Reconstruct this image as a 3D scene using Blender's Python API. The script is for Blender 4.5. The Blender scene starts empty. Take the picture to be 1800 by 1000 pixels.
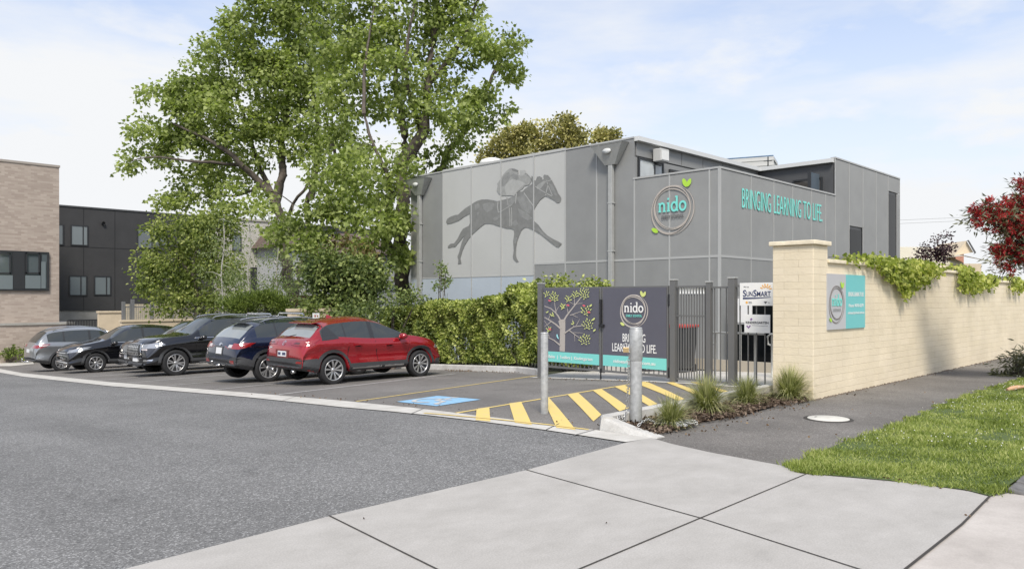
import bpy, bmesh, math, random
import numpy as np
from mathutils import Vector, Matrix
from mathutils.bvhtree import BVHTree
from mathutils.geometry import tessellate_polygon
rad = math.radians
S = bpy.context.scene
COL = S.collection
# ---------------------------------------------------------------- camera
# world axes: +X runs along the brick wall / parking bays, +Y runs along the gates and the row of cars
F, HC, CX, CY = 1347.0, 1.52, 900.0, 526.0
cam = bpy.data.cameras.new('camera'); camo = bpy.data.objects.new('camera', cam); COL.objects.link(camo)
camo.location = (0, 0, HC); camo.rotation_euler = (rad(90), 0, rad(44.53 - 90))
cam.sensor_width = 36; cam.lens = 36 * F / 1800; cam.shift_y = 26 / 1800
cam.clip_start = 0.1; cam.clip_end = 3000
S.camera = camo
# ---------------------------------------------------------------- sky and sun
SUN_EL, SUN_DIR = rad(50), Vector((-0.70, -0.71, 0)).normalized()     # towards the sun, in plan
W = bpy.data.worlds.new('World'); S.world = W; W.use_nodes = True
nt = W.node_tree; nt.nodes.clear()
def nd(t, **k):
    n = nt.nodes.new(t)
    for a, b in k.items(): setattr(n, a, b)
    return n
sky = nd('ShaderNodeTexSky', sky_type='NISHITA'); sky.sun_disc = False
sky.sun_elevation = SUN_EL; sky.sun_rotation = math.atan2(SUN_DIR.x, SUN_DIR.y); sky.air_density = 1.0; sky.dust_density = 1.0; sky.ozone_density = 2.5
skm = nd('ShaderNodeMix', data_type='RGBA', blend_type='MULTIPLY'); skm.inputs[0].default_value = 1
skm.inputs[7].default_value = (0.88, 0.95, 1.06, 1)
nt.links.new(sky.outputs[0], skm.inputs[6])
tc = nd('ShaderNodeTexCoord'); sep = nd('ShaderNodeSeparateXYZ'); nt.links.new(tc.outputs['Generated'], sep.inputs[0])
def cloudnoise(sc, det, w, zs=3.2):
    mp = nd('ShaderNodeMapping'); mp.inputs['Scale'].default_value = (1, 1, zs); mp.inputs['Location'].default_value = (w, w * .7, 0)
    nt.links.new(tc.outputs['Generated'], mp.inputs[0])
    n = nd('ShaderNodeTexNoise'); n.inputs['Scale'].default_value = sc; n.inputs['Detail'].default_value = det; n.inputs['Roughness'].default_value = .55
    nt.links.new(mp.outputs[0], n.inputs['Vector']); return n
n1 = cloudnoise(2.2, 8, 1.7, 4.0); n2 = cloudnoise(6.0, 10, 3.3, 2.6)
mr1 = nd('ShaderNodeMapRange'); mr1.inputs[1].default_value = .40; mr1.inputs[2].default_value = .60; nt.links.new(n1.outputs[0], mr1.inputs[0])
mr2 = nd('ShaderNodeMapRange'); mr2.inputs[1].default_value = .50; mr2.inputs[2].default_value = .70; mr2.inputs[4].default_value = .40; nt.links.new(n2.outputs[0], mr2.inputs[0])
# more haze low down, bluer overhead
hz = nd('ShaderNodeMapRange'); hz.inputs[1].default_value = .06; hz.inputs[2].default_value = .42; hz.inputs[3].default_value = .95; hz.inputs[4].default_value = .27
nt.links.new(sep.outputs['Z'], hz.inputs[0])
ma = nd('ShaderNodeMath', operation='MULTIPLY'); nt.links.new(mr1.outputs[0], ma.inputs[0]); ma.inputs[1].default_value = .42
mb_ = nd('ShaderNodeMath', operation='MAXIMUM'); nt.links.new(ma.outputs[0], mb_.inputs[0]); nt.links.new(mr2.outputs[0], mb_.inputs[1])
mc = nd('ShaderNodeMath', operation='ADD', use_clamp=True); nt.links.new(mb_.outputs[0], mc.inputs[0]); nt.links.new(hz.outputs[0], mc.inputs[1])
bg1 = nd('ShaderNodeBackground'); bg1.inputs[1].default_value = 0.13; nt.links.new(skm.outputs[2], bg1.inputs[0])
bg2 = nd('ShaderNodeBackground'); bg2.inputs[0].default_value = (.93, .945, .965, 1); bg2.inputs[1].default_value = 0.60
mx = nd('ShaderNodeMixShader'); out = nd('ShaderNodeOutputWorld')
nt.links.new(mc.outputs[0], mx.inputs[0]); nt.links.new(bg1.outputs[0], mx.inputs[1]); nt.links.new(bg2.outputs[0], mx.inputs[2]); nt.links.new(mx.outputs[0], out.inputs[0])
sl = bpy.data.lights.new('sun', 'SUN'); sl.energy = 2.3; sl.angle = rad(16); sl.color = (1, .93, .82)
so = bpy.data.objects.new('sun', sl); COL.objects.link(so)
sd = Vector((SUN_DIR.x * math.cos(SUN_EL), SUN_DIR.y * math.cos(SUN_EL), math.sin(SUN_EL)))
so.rotation_euler = sd.to_track_quat('Z', 'Y').to_euler(); so.location = (0, 0, 40)
S.view_settings.view_transform = 'Standard'; S.view_settings.look = 'None'
S.view_settings.exposure = 0.72; S.view_settings.gamma = 1
S.render.engine = 'CYCLES'
# ---------------------------------------------------------------- where things stand (pixel of the photograph -> place)
BP = [(5, 0), (6, .015), (7, .03), (8, .04), (9, .049), (44, 0.0)]
def g(l):                                            # the ground falls away along +Y
    z = 0
    for i, (b, s) in enumerate(BP):
        nb = BP[i + 1][0] if i + 1 < len(BP) else 1e9
        if l > b: z -= s * (min(l, nb) - b)
    return z
def P(u, v):
    lo, hi = .5, 500.
    for _ in range(50):
        m = (lo + hi) / 2; x = (u - CX) / F * m
        if HC + (CY - v) / F * m > g(-.7129 * x + .7013 * m): lo = m
        else: hi = m
    x = (u - CX) / F * lo
    return (x * .7013 + lo * .7129, -x * .7129 + lo * .7013)
def PD(u, Y): x = (u - CX) / F * Y; return (x * .7013 + Y * .7129, -x * .7129 + Y * .7013)
def dep(x, y): return .7129 * x + .7013 * y
def FL(u, l): k = (u - CX) / F; return l * (.7129 + k * .7013) / (.7013 - k * .7129)
def FR(u, r): k = (u - CX) / F; return r * (.7013 - k * .7129) / (.7129 + k * .7013)
def Z(v, Y): return HC + (CY - v) / F * Y
def onR(u, v, r0): l = FR(u, r0); return Vector((r0, l, Z(v, dep(r0, l))))        # on a plane x = r0
def onL(u, v, l0): r = FL(u, l0); return Vector((r, l0, Z(v, dep(r, l0))))        # on a plane y = l0
# ---------------------------------------------------------------- objects
def tag(o, label=None, cat=None, group=None, kind=None):
    if label: o['label'] = label
    if cat: o['category'] = cat
    if group: o['group'] = group
    if kind: o['kind'] = kind
    return o
def empty(name, loc=(0, 0, 0), rz=0, label=None, cat=None, group=None):
    o = bpy.data.objects.new(name, None); o.empty_display_size = .2; COL.objects.link(o)
    o.location = loc; o.rotation_euler = (0, 0, rz)
    return tag(o, label, cat, group)
def link(name, me, parent=None):
    o = bpy.data.objects.new(name, me); COL.objects.link(o)
    if parent: o.parent = parent
    return o
def copy_tree(o, parent=None):
    c = o.copy(); COL.objects.link(c); c.parent = parent
    for ch in list(o.children): copy_tree(ch, c)
    return c
class MB:
    def __init__(s): s.v = []; s.f = []; s.m = []; s.sm = []
    def add(s, vs, fs, m=0, smooth=False):
        n = len(s.v); s.v += [tuple(v) for v in vs]
        for f in fs: s.f.append([i + n for i in f]); s.m.append(m); s.sm.append(smooth)
    def box(s, x0, x1, y0, y1, z0, z1, m=0):
        if x0 > x1: x0, x1 = x1, x0
        if y0 > y1: y0, y1 = y1, y0
        if z0 > z1: z0, z1 = z1, z0
        s.add([(x0, y0, z0), (x1, y0, z0), (x1, y1, z0), (x0, y1, z0), (x0, y0, z1), (x1, y0, z1), (x1, y1, z1), (x0, y1, z1)],
              [(0, 3, 2, 1), (4, 5, 6, 7), (0, 1, 5, 4), (1, 2, 6, 5), (2, 3, 7, 6), (3, 0, 4, 7)], m)
    def tube(s, pts, r, n=8, m=0, r2=None, cap=True):
        pts = [Vector(p) for p in pts]; k = len(pts); rs = r if isinstance(r, (list, tuple)) else [r + ((r2 if r2 is not None else r) - r) * i / max(1, k - 1) for i in range(k)]
        base = len(s.v); up = Vector((0.13, 0.21, 1)).normalized()
        for i, p in enumerate(pts):
            t = (pts[min(i + 1, k - 1)] - pts[max(i - 1, 0)])
            if t.length < 1e-9: t = Vector((0, 0, 1))
            t.normalize(); a = t.cross(up)
            if a.length < .15: a = t.cross(Vector((1, .2, 0)))
            a.normalize(); b = t.cross(a)
            for j in range(n):
                q = 2 * math.pi * j / n; s.v.append(tuple(p + (a * math.cos(q) + b * math.sin(q)) * rs[i]))
        for i in range(k - 1):
            for j in range(n):
                s.f.append([base + i * n + j, base + i * n + (j + 1) % n, base + (i + 1) * n + (j + 1) % n, base + (i + 1) * n + j]); s.m.append(m); s.sm.append(n > 4)
        if cap:
            s.f.append([base + j for j in range(n)]); s.m.append(m); s.sm.append(False)
            s.f.append([base + (k - 1) * n + n - 1 - j for j in range(n)]); s.m.append(m); s.sm.append(False)
    def lathe(s, prof, org, axis='z', n=24, m=0, smooth=True):
        base = len(s.v)
        for (r, h) in prof:
            for j in range(n):
                q = 2 * math.pi * j / n; c, d = r * math.cos(q), r * math.sin(q)
                p = (c, d, h) if axis == 'z' else ((c, h, d) if axis == 'y' else (h, c, d))
                s.v.append((p[0] + org[0], p[1] + org[1], p[2] + org[2]))
        for i in range(len(prof) - 1):
            for j in range(n):
                s.f.append([base + i * n + j, base + i * n + (j + 1) % n, base + (i + 1) * n + (j + 1) % n, base + (i + 1) * n + j]); s.m.append(m); s.sm.append(smooth)
    def poly(s, pts, th, n=None, m=0):               # planar polygon (3d points, maybe concave) pushed back by th along -n
        pts = [Vector(p) for p in pts]; k = len(pts); tr = tessellate_polygon([pts])
        if n is None: n = (pts[1] - pts[0]).cross(pts[2] - pts[1]).normalized()
        base = len(s.v); s.v += [tuple(p) for p in pts]
        for t in tr:
            a, b, c = (pts[i] for i in t)
            t = list(t) if (b - a).cross(c - a).dot(n) > 0 else list(t)[::-1]
            s.f.append([base + i for i in t]); s.m.append(m); s.sm.append(False)
        if th:
            s.v += [tuple(p - n * th) for p in pts]
            for i in range(k):
                j = (i + 1) % k; s.f.append([base + i, base + j, base + k + j, base + k + i]); s.m.append(m); s.sm.append(False)
    def build(s, name, mats, parent=None, bevel=0):
        me = bpy.data.meshes.new(name); me.from_pydata(s.v, [], s.f)
        if not isinstance(mats, (list, tuple)): mats = [mats]
        for q in mats: me.materials.append(q)
        me.polygons.foreach_set('material_index', s.m); me.polygons.foreach_set('use_smooth', s.sm)
        me.validate(); me.update()
        o = link(name, me, parent)
        if bevel:
            b = o.modifiers.new('bevel', 'BEVEL'); b.width = bevel; b.segments = 2; b.limit_method = 'ANGLE'; b.angle_limit = rad(40)
        return o
class Frame:                                          # a vertical or level plane to draw on: right, up, out
    def __init__(s, o, ex, ey): s.o = Vector(o); s.ex = Vector(ex).normalized(); s.ey = Vector(ey).normalized(); s.n = s.ex.cross(s.ey)
    def p(s, x, y, d=0): return s.o + s.ex * x + s.ey * y + s.n * d
def poly2(mb, fr, pts, d, th=.004, m=0): mb.poly([fr.p(x, y, d) for x, y in pts], th, fr.n, m)
def stroke2(mb, fr, pts, w, d, th=.004, closed=False, m=0):
    P2 = [Vector((p[0], p[1])) for p in pts]; k = len(P2); ws = w if isinstance(w, (list, tuple)) else [w] * k
    L, R = [], []
    for i in range(k):
        a = P2[(i - 1) % k] if (closed or i > 0) else P2[i]; b = P2[(i + 1) % k] if (closed or i < k - 1) else P2[i]
        t = (b - a); t = t.normalized() if t.length > 1e-9 else Vector((1, 0)); nn = Vector((-t.y, t.x))
        L.append(P2[i] + nn * ws[i] / 2); R.append(P2[i] - nn * ws[i] / 2)
    vs = [fr.p(q.x, q.y, d) for q in L] + [fr.p(q.x, q.y, d) for q in R] + [fr.p(q.x, q.y, d - th) for q in L] + [fr.p(q.x, q.y, d - th) for q in R]
    fs = []
    for i in range(k if closed else k - 1):
        j = (i + 1) % k; fs += [(k + i, k + j, j, i), (i, j, 2 * k + j, 2 * k + i), (k + j, k + i, 3 * k + i, 3 * k + j)]
    if not closed: fs += [(0, 2 * k, 3 * k, k), (2 * k - 1, 4 * k - 1, 3 * k - 1, k - 1)]
    mb.add(vs, fs, m)
def leaf2(mb, fr, x, y, ang, ln, wd, d, m=0, th=.002):
    pts = []
    for i in range(12):
        q = 2 * math.pi * i / 12; a, b = math.cos(q) * ln / 2, math.sin(q) * wd / 2 * (1 - .25 * abs(math.cos(q)) ** 2)
        pts.append((x + a * math.cos(ang) - b * math.sin(ang), y + a * math.sin(ang) + b * math.cos(ang)))
    poly2(mb, fr, pts, d, th, m)
_tx = {}
def text2(mb, fr, s, x, y, w=None, h=.1, bold=0.0, d=.004, th=.004, m=0, align='l', slant=0):
    cu = bpy.data.curves.new('t', 'FONT'); cu.body = s; cu.size = 1; cu.offset = bold; cu.resolution_u = 3; cu.shear = slant
    o = bpy.data.objects.new('t', cu); COL.objects.link(o)
    dg = bpy.context.evaluated_depsgraph_get(); me = bpy.data.meshes.new_from_object(o.evaluated_get(dg))
    vs = [v.co.copy() for v in me.vertices]; fs = [list(p.vertices) for p in me.polygons]
    bpy.data.objects.remove(o); bpy.data.curves.remove(cu); bpy.data.meshes.remove(me)
    x0, x1 = min(v.x for v in vs), max(v.x for v in vs)
    y0 = 0.0; cap = 0.729
    sy = h / cap; sx = (w / (x1 - x0)) if w else sy
    ww = (x1 - x0) * sx; ox = x - {'l': 0, 'c': ww / 2, 'r': ww}[align]
    pts = [fr.p(ox + (v.x - x0) * sx, y + (v.y - y0) * sy, d) for v in vs]
    a = [f for f in fs]; ff = []
    for f in a:
        nn = (pts[f[1]] - pts[f[0]]).cross(pts[f[2]] - pts[f[0]])
        ff.append(f if nn.dot(fr.n) >= 0 else f[::-1])
    mb.add(pts, ff, m)
    if th:
        cnt = {}
        for f in ff:
            for i in range(len(f)):
                e = (f[i], f[(i + 1) % len(f)]); k = (min(e), max(e)); cnt.setdefault(k, []).append(e)
        be = [v[0] for v in cnt.values() if len(v) == 1]
        back = [p - fr.n * th for p in pts]; n = len(pts)
        mb.add(pts + back, [(b, a_, n + a_, n + b) for a_, b in be], m)
# ---------------------------------------------------------------- materials
def M(name, col, rough=.7, metal=0, var=.0, vs=3.0, bump=0, bs=60, col2=None, spec=.5, coat=0, det=4):
    m = bpy.data.materials.new(name); m.use_nodes = True; t = m.node_tree; b = t.nodes['Principled BSDF']
    b.inputs['Base Color'].default_value = (*col, 1); b.inputs['Roughness'].default_value = rough; b.inputs['Metallic'].default_value = metal
    b.inputs['Specular IOR Level'].default_value = spec; b.inputs['Coat Weight'].default_value = coat; b.inputs['Coat Roughness'].default_value = .04
    if var or bump:
        c = t.nodes.new('ShaderNodeTexCoord')
    if var:
        n = t.nodes.new('ShaderNodeTexNoise'); n.inputs['Scale'].default_value = vs; n.inputs['Detail'].default_value = det; n.inputs['Roughness'].default_value = .6
        t.links.new(c.outputs['Object'], n.inputs['Vector'])
        r = t.nodes.new('ShaderNodeMapRange'); r.inputs[1].default_value = .3; r.inputs[2].default_value = .7; t.links.new(n.outputs[0], r.inputs[0])
        x = t.nodes.new('ShaderNodeMix'); x.data_type = 'RGBA'
        a = col2 if col2 else tuple(min(1, q * (1 + var)) for q in col)
        x.inputs[6].default_value = (*[q * (1 - var) for q in col], 1) if not col2 else (*col, 1); x.inputs[7].default_value = (*a, 1)
        t.links.new(r.outputs[0], x.inputs[0]); t.links.new(x.outputs[2], b.inputs['Base Color'])
    if bump:
        n = t.nodes.new('ShaderNodeTexNoise'); n.inputs['Scale'].default_value = bs; n.inputs['Detail'].default_value = 4
        t.links.new(c.outputs['Object'], n.inputs['Vector'])
        u = t.nodes.new('ShaderNodeBump'); u.inputs['Strength'].default_value = bump; u.inputs['Distance'].default_value = .01
        t.links.new(n.outputs[0], u.inputs['Height']); t.links.new(u.outputs[0], b.inputs['Normal'])
    return m
def N(t, kind, **k):
    n = t.nodes.new(kind)
    for a, v in k.items():
        if a.startswith('i_'): n.inputs[a[2:].replace('_', ' ')].default_value = v
        else: setattr(n, a, v)
    return n
def ramp(t, src, stops):
    r = t.nodes.new('ShaderNodeValToRGB'); e = r.color_ramp.elements
    e[0].position, e[0].color = stops[0][0], (*stops[0][1], 1); e[1].position, e[1].color = stops[-1][0], (*stops[-1][1], 1)
    for p, c in stops[1:-1]: q = e.new(p); q.color = (*c, 1)
    t.links.new(src, r.inputs[0]); return r
def leaf_mat(name, dark, mid, light, scale=.9, trans=.35, rough=.5, spec=.3):
    m = bpy.data.materials.new(name); m.use_nodes = True; t = m.node_tree; t.nodes.clear()
    geo = N(t, 'ShaderNodeNewGeometry'); c = N(t, 'ShaderNodeTexCoord')
    n = N(t, 'ShaderNodeTexNoise'); n.inputs['Scale'].default_value = scale; n.inputs['Detail'].default_value = 3
    t.links.new(c.outputs['Object'], n.inputs['Vector'])
    a = N(t, 'ShaderNodeMath', operation='MULTIPLY_ADD'); t.links.new(geo.outputs['Random Per Island'], a.inputs[0]); a.inputs[1].default_value = .5; a.inputs[2].default_value = -.25
    b = N(t, 'ShaderNodeMath', operation='ADD'); t.links.new(a.outputs[0], b.inputs[0]); t.links.new(n.outputs[0], b.inputs[1])
    r = ramp(t, b.outputs[0], [(.25, dark), (.5, mid), (.78, light)])
    p = N(t, 'ShaderNodeBsdfPrincipled'); p.inputs['Roughness'].default_value = rough; p.inputs['Specular IOR Level'].default_value = spec
    tr = N(t, 'ShaderNodeBsdfTranslucent'); t.links.new(r.outputs[0], p.inputs['Base Color'])
    br = N(t, 'ShaderNodeMix', data_type='RGBA', blend_type='MULTIPLY'); br.inputs[0].default_value = 1; br.inputs[7].default_value = (1.35, 1.5, .7, 1)
    t.links.new(r.outputs[0], br.inputs[6]); t.links.new(br.outputs[2], tr.inputs[0])
    x = N(t, 'ShaderNodeMixShader'); x.inputs[0].default_value = trans; t.links.new(p.outputs[0], x.inputs[1]); t.links.new(tr.outputs[0], x.inputs[2])
    o = N(t, 'ShaderNodeOutputMaterial'); t.links.new(x.outputs[0], o.inputs[0]); return m
def asphalt(name, dark, mid, light, tint=.12, chip=110):
    m = bpy.data.materials.new(name); m.use_nodes = True; t = m.node_tree; b = t.nodes['Principled BSDF']; b.inputs['Roughness'].default_value = .85; b.inputs['Specular IOR Level'].default_value = .25
    c = N(t, 'ShaderNodeTexCoord')
    v = N(t, 'ShaderNodeTexVoronoi'); v.inputs['Scale'].default_value = chip; t.links.new(c.outputs['Object'], v.inputs['Vector'])
    sp = N(t, 'ShaderNodeSeparateColor'); t.links.new(v.outputs['Color'], sp.inputs[0])
    r = ramp(t, sp.outputs[0], [(.0, dark), (.45, mid), (.75, mid), (1, light)])
    n = N(t, 'ShaderNodeTexNoise'); n.inputs['Scale'].default_value = .8; n.inputs['Detail'].default_value = 8; n.inputs['Roughness'].default_value = .6; t.links.new(c.outputs['Object'], n.inputs['Vector'])
    q = N(t, 'ShaderNodeMapRange'); q.inputs[1].default_value = .3; q.inputs[2].default_value = .7; q.inputs[3].default_value = 1 - tint; q.inputs[4].default_value = 1 + tint; t.links.new(n.outputs[0], q.inputs[0])
    x = N(t, 'ShaderNodeMix', data_type='RGBA', blend_type='MULTIPLY'); x.inputs[0].default_value = 1; t.links.new(r.outputs[0], x.inputs[6]); t.links.new(q.outputs[0], x.inputs[7])
    n5 = N(t, 'ShaderNodeTexNoise'); n5.inputs['Scale'].default_value = 2.6; n5.inputs['Detail'].default_value = 6; n5.inputs['Roughness'].default_value = .7; t.links.new(c.outputs['Object'], n5.inputs['Vector'])
    q5 = N(t, 'ShaderNodeMapRange'); q5.inputs[1].default_value = .28; q5.inputs[2].default_value = .42; q5.inputs[3].default_value = .72; q5.inputs[4].default_value = 1; t.links.new(n5.outputs[0], q5.inputs[0])
    mp5 = N(t, 'ShaderNodeMapping'); mp5.inputs['Scale'].default_value = (.9, .13, 1); t.links.new(c.outputs['Object'], mp5.inputs[0]); n6 = N(t, 'ShaderNodeTexNoise'); n6.inputs['Scale'].default_value = 1.0; n6.inputs['Detail'].default_value = 5; t.links.new(mp5.outputs[0], n6.inputs['Vector'])
    q6 = N(t, 'ShaderNodeMapRange'); q6.inputs[1].default_value = .35; q6.inputs[2].default_value = .65; q6.inputs[3].default_value = .90; q6.inputs[4].default_value = 1.10; t.links.new(n6.outputs[0], q6.inputs[0])
    m5 = N(t, 'ShaderNodeMath', operation='MULTIPLY'); t.links.new(q5.outputs[0], m5.inputs[0]); t.links.new(q6.outputs[0], m5.inputs[1])
    x5 = N(t, 'ShaderNodeMix', data_type='RGBA', blend_type='MULTIPLY'); x5.inputs[0].default_value = 1; t.links.new(x.outputs[2], x5.inputs[6]); t.links.new(m5.outputs[0], x5.inputs[7])
    t.links.new(x5.outputs[2], b.inputs['Base Color'])
    u = N(t, 'ShaderNodeBump'); u.inputs['Strength'].default_value = .5; u.inputs['Distance'].default_value = .006; t.links.new(v.outputs['Distance'], u.inputs['Height']); t.links.new(u.outputs[0], b.inputs['Normal'])
    return m
def concrete(name, a, b2, sc=1.3, fine=.06, streak=1.0):
    m = bpy.data.materials.new(name); m.use_nodes = True; t = m.node_tree; b = t.nodes['Principled BSDF']; b.inputs['Roughness'].default_value = .8; b.inputs['Specular IOR Level'].default_value = .3
    c = N(t, 'ShaderNodeTexCoord'); mp = N(t, 'ShaderNodeMapping'); mp.inputs['Scale'].default_value = (1, streak, 1); mp.inputs['Rotation'].default_value = (0, 0, .5); t.links.new(c.outputs['Object'], mp.inputs[0])
    n = N(t, 'ShaderNodeTexNoise'); n.inputs['Scale'].default_value = sc; n.inputs['Detail'].default_value = 9; n.inputs['Roughness'].default_value = .7; n.inputs['Distortion'].default_value = .1; t.links.new(mp.outputs[0], n.inputs['Vector'])
    r = ramp(t, n.outputs[0], [(.25, tuple(q * .86 for q in a)), (.40, a), (.66, b2)])
    n2 = N(t, 'ShaderNodeTexNoise'); n2.inputs['Scale'].default_value = 90; n2.inputs['Detail'].default_value = 3; t.links.new(c.outputs['Object'], n2.inputs['Vector'])
    q = N(t, 'ShaderNodeMapRange'); q.inputs[1].default_value = .3; q.inputs[2].default_value = .7; q.inputs[3].default_value = 1 - fine; q.inputs[4].default_value = 1 + fine; t.links.new(n2.outputs[0], q.inputs[0])
    x = N(t, 'ShaderNodeMix', data_type='RGBA', blend_type='MULTIPLY'); x.inputs[0].default_value = 1; t.links.new(r.outputs[0], x.inputs[6]); t.links.new(q.outputs[0], x.inputs[7]); t.links.new(x.outputs[2], b.inputs['Base Color'])
    u = N(t, 'ShaderNodeBump'); u.inputs['Strength'].default_value = .25; u.inputs['Distance'].default_value = .004; t.links.new(n2.outputs[0], u.inputs['Height']); t.links.new(u.outputs[0], b.inputs['Normal'])
    return m
def brick(name, c1, c2, mortar, bw=.24, bh=.086, ms=.010, bump=.5, soft=.1, vary=.0, patch=0):
    m = bpy.data.materials.new(name); m.use_nodes = True; t = m.node_tree; b = t.nodes['Principled BSDF']; b.inputs['Roughness'].default_value = .75; b.inputs['Specular IOR Level'].default_value = .3
    c = N(t, 'ShaderNodeTexCoord'); s = N(t, 'ShaderNodeSeparateXYZ'); t.links.new(c.outputs['Object'], s.inputs[0])
    ad = N(t, 'ShaderNodeMath', operation='ADD'); t.links.new(s.outputs[0], ad.inputs[0]); t.links.new(s.outputs[1], ad.inputs[1])
    nw = N(t, 'ShaderNodeTexNoise'); nw.inputs['Scale'].default_value = 6; t.links.new(c.outputs['Object'], nw.inputs['Vector'])
    wz = N(t, 'ShaderNodeMath', operation='MULTIPLY_ADD'); wz.inputs[1].default_value = soft * .12; t.links.new(nw.outputs[0], wz.inputs[0]); t.links.new(s.outputs[2], wz.inputs[2])
    cb = N(t, 'ShaderNodeCombineXYZ'); t.links.new(ad.outputs[0], cb.inputs[0]); t.links.new(wz.outputs[0], cb.inputs[1])
    k = N(t, 'ShaderNodeTexBrick'); k.inputs['Scale'].default_value = 1; k.inputs['Brick Width'].default_value = bw; k.inputs['Row Height'].default_value = bh; k.inputs['Mortar Size'].default_value = ms / 2; k.inputs['Mortar Smooth'].default_value = .6
    k.inputs['Color1'].default_value = (*c1, 1); k.inputs['Color2'].default_value = (*c2, 1); k.inputs['Mortar'].default_value = (*mortar, 1); t.links.new(cb.outputs[0], k.inputs['Vector'])
    n = N(t, 'ShaderNodeTexNoise'); n.inputs['Scale'].default_value = 1.1; n.inputs['Detail'].default_value = 9; n.inputs['Roughness'].default_value = .62; t.links.new(c.outputs['Object'], n.inputs['Vector'])
    q = N(t, 'ShaderNodeMapRange'); q.inputs[1].default_value = .3; q.inputs[2].default_value = .7; q.inputs[3].default_value = 1 - vary; q.inputs[4].default_value = 1 + vary * .5; t.links.new(n.outputs[0], q.inputs[0])
    pn = N(t, 'ShaderNodeTexNoise'); pn.inputs['Scale'].default_value = 3.1; pn.inputs['Detail'].default_value = 4; t.links.new(c.outputs['Object'], pn.inputs['Vector'])
    pm_ = N(t, 'ShaderNodeMapRange'); pm_.inputs[1].default_value = .38; pm_.inputs[2].default_value = .62; pm_.inputs[3].default_value = 1 - patch; pm_.inputs[4].default_value = 1; t.links.new(pn.outputs[0], pm_.inputs[0])
    pf_ = N(t, 'ShaderNodeMath', operation='MULTIPLY'); t.links.new(k.outputs['Fac'], pf_.inputs[0]); t.links.new(pm_.outputs[0], pf_.inputs[1])
    kc = N(t, 'ShaderNodeTexBrick'); 
    for nm in ('Scale', 'Brick Width', 'Row Height'): kc.inputs[nm].default_value = k.inputs[nm].default_value
    kc.inputs['Mortar Size'].default_value = 0; kc.inputs['Color1'].default_value = (*c1, 1); kc.inputs['Color2'].default_value = (*c2, 1); t.links.new(cb.outputs[0], kc.inputs['Vector'])
    km = N(t, 'ShaderNodeMix', data_type='RGBA'); km.inputs[7].default_value = (*mortar, 1); t.links.new(kc.outputs['Color'], km.inputs[6]); t.links.new(pf_.outputs[0], km.inputs[0])
    x = N(t, 'ShaderNodeMix', data_type='RGBA', blend_type='MULTIPLY'); x.inputs[0].default_value = 1; t.links.new(km.outputs[2], x.inputs[6]); t.links.new(q.outputs[0], x.inputs[7]); t.links.new(x.outputs[2], b.inputs['Base Color'])
    iv = N(t, 'ShaderNodeMath', operation='MULTIPLY_ADD'); iv.inputs[1].default_value = -1.0; t.links.new(pf_.outputs[0], iv.inputs[0])
    n3 = N(t, 'ShaderNodeTexNoise'); n3.inputs['Scale'].default_value = 25; n3.inputs['Detail'].default_value = 5; t.links.new(c.outputs['Object'], n3.inputs['Vector']); t.links.new(n3.outputs[0], iv.inputs[2])
    u = N(t, 'ShaderNodeBump'); u.inputs['Strength'].default_value = bump; u.inputs['Distance'].default_value = .008; t.links.new(iv.outputs[0], u.inputs['Height']); t.links.new(u.outputs[0], b.inputs['Normal'])
    return m
# ---------------------------------------------------------------- many leaves in one mesh
rng = np.random.default_rng(7)
LEAF_PALM = np.array([(0, 0, 0), (.42, .12, .05), (.38, .5, .02), (.16, .62, -.06), (0, 1, -.12), (-.16, .62, -.06), (-.38, .5, .02), (-.42, .12, .05)])
LEAF_OVAL = np.array([(0, 0, 0), (.28, .3, .06), (.26, .65, .04), (0, 1, -.06), (-.26, .65, .04), (-.28, .3, .06)])
LEAF_SLIM = np.array([(0, 0, 0), (.12, .4, .03), (0, 1, -.05), (-.12, .4, .03)])
def leaves(name, cen, size, mat, parent=None, shape=LEAF_OVAL, droop=.3, dirs=None, jit=.35, mats2=None):
    cen = np.asarray(cen, float); n = len(cen); k = len(shape)
    sz = size * (1 + jit * rng.uniform(-1, 1, n))
    y = rng.normal(size=(n, 3)) if dirs is None else np.asarray(dirs) + rng.normal(size=(n, 3)) * .35
    y[:, 2] -= droop; y /= np.linalg.norm(y, axis=1)[:, None]
    a = rng.normal(size=(n, 3)); a[:, 2] += .0; x = np.cross(y, a); x /= np.linalg.norm(x, axis=1)[:, None] + 1e-9; z = np.cross(x, y)
    fl = np.where(z[:, 2] < 0, -1, 1)[:, None]; x *= fl; z *= fl
    V = cen[:, None, :] + sz[:, None, None] * (shape[None, :, 0:1] * x[:, None, :] + shape[None, :, 1:2] * y[:, None, :] + shape[None, :, 2:3] * z[:, None, :])
    return rawmesh(name, V.reshape(-1, 3), np.arange(n * k), k, mat, parent)
def rawmesh(name, V, idx, k, mat, parent=None, smooth=False):
    me = bpy.data.meshes.new(name); n = len(idx) // k
    me.vertices.add(len(V)); me.vertices.foreach_set('co', np.asarray(V, np.float32).ravel())
    me.loops.add(n * k); me.loops.foreach_set('vertex_index', np.asarray(idx, np.int32))
    me.polygons.add(n); me.polygons.foreach_set('loop_start', np.arange(0, n * k, k, dtype=np.int32)); me.polygons.foreach_set('loop_total', np.full(n, k, np.int32))
    if smooth: me.polygons.foreach_set('use_smooth', np.ones(n, bool))
    me.materials.append(mat); me.update(calc_edges=True); me.validate()
    return link(name, me, parent)
def ellipsoid_pts(c, r, n, shell=.55):
    d = rng.normal(size=(n, 3)); d /= np.linalg.norm(d, axis=1)[:, None]
    q = (shell + (1 - shell) * rng.uniform(0, 1, n)) ** .6 if shell < 1 else np.ones(n)
    return np.array(c) + d * np.array(r) * q[:, None]
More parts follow.
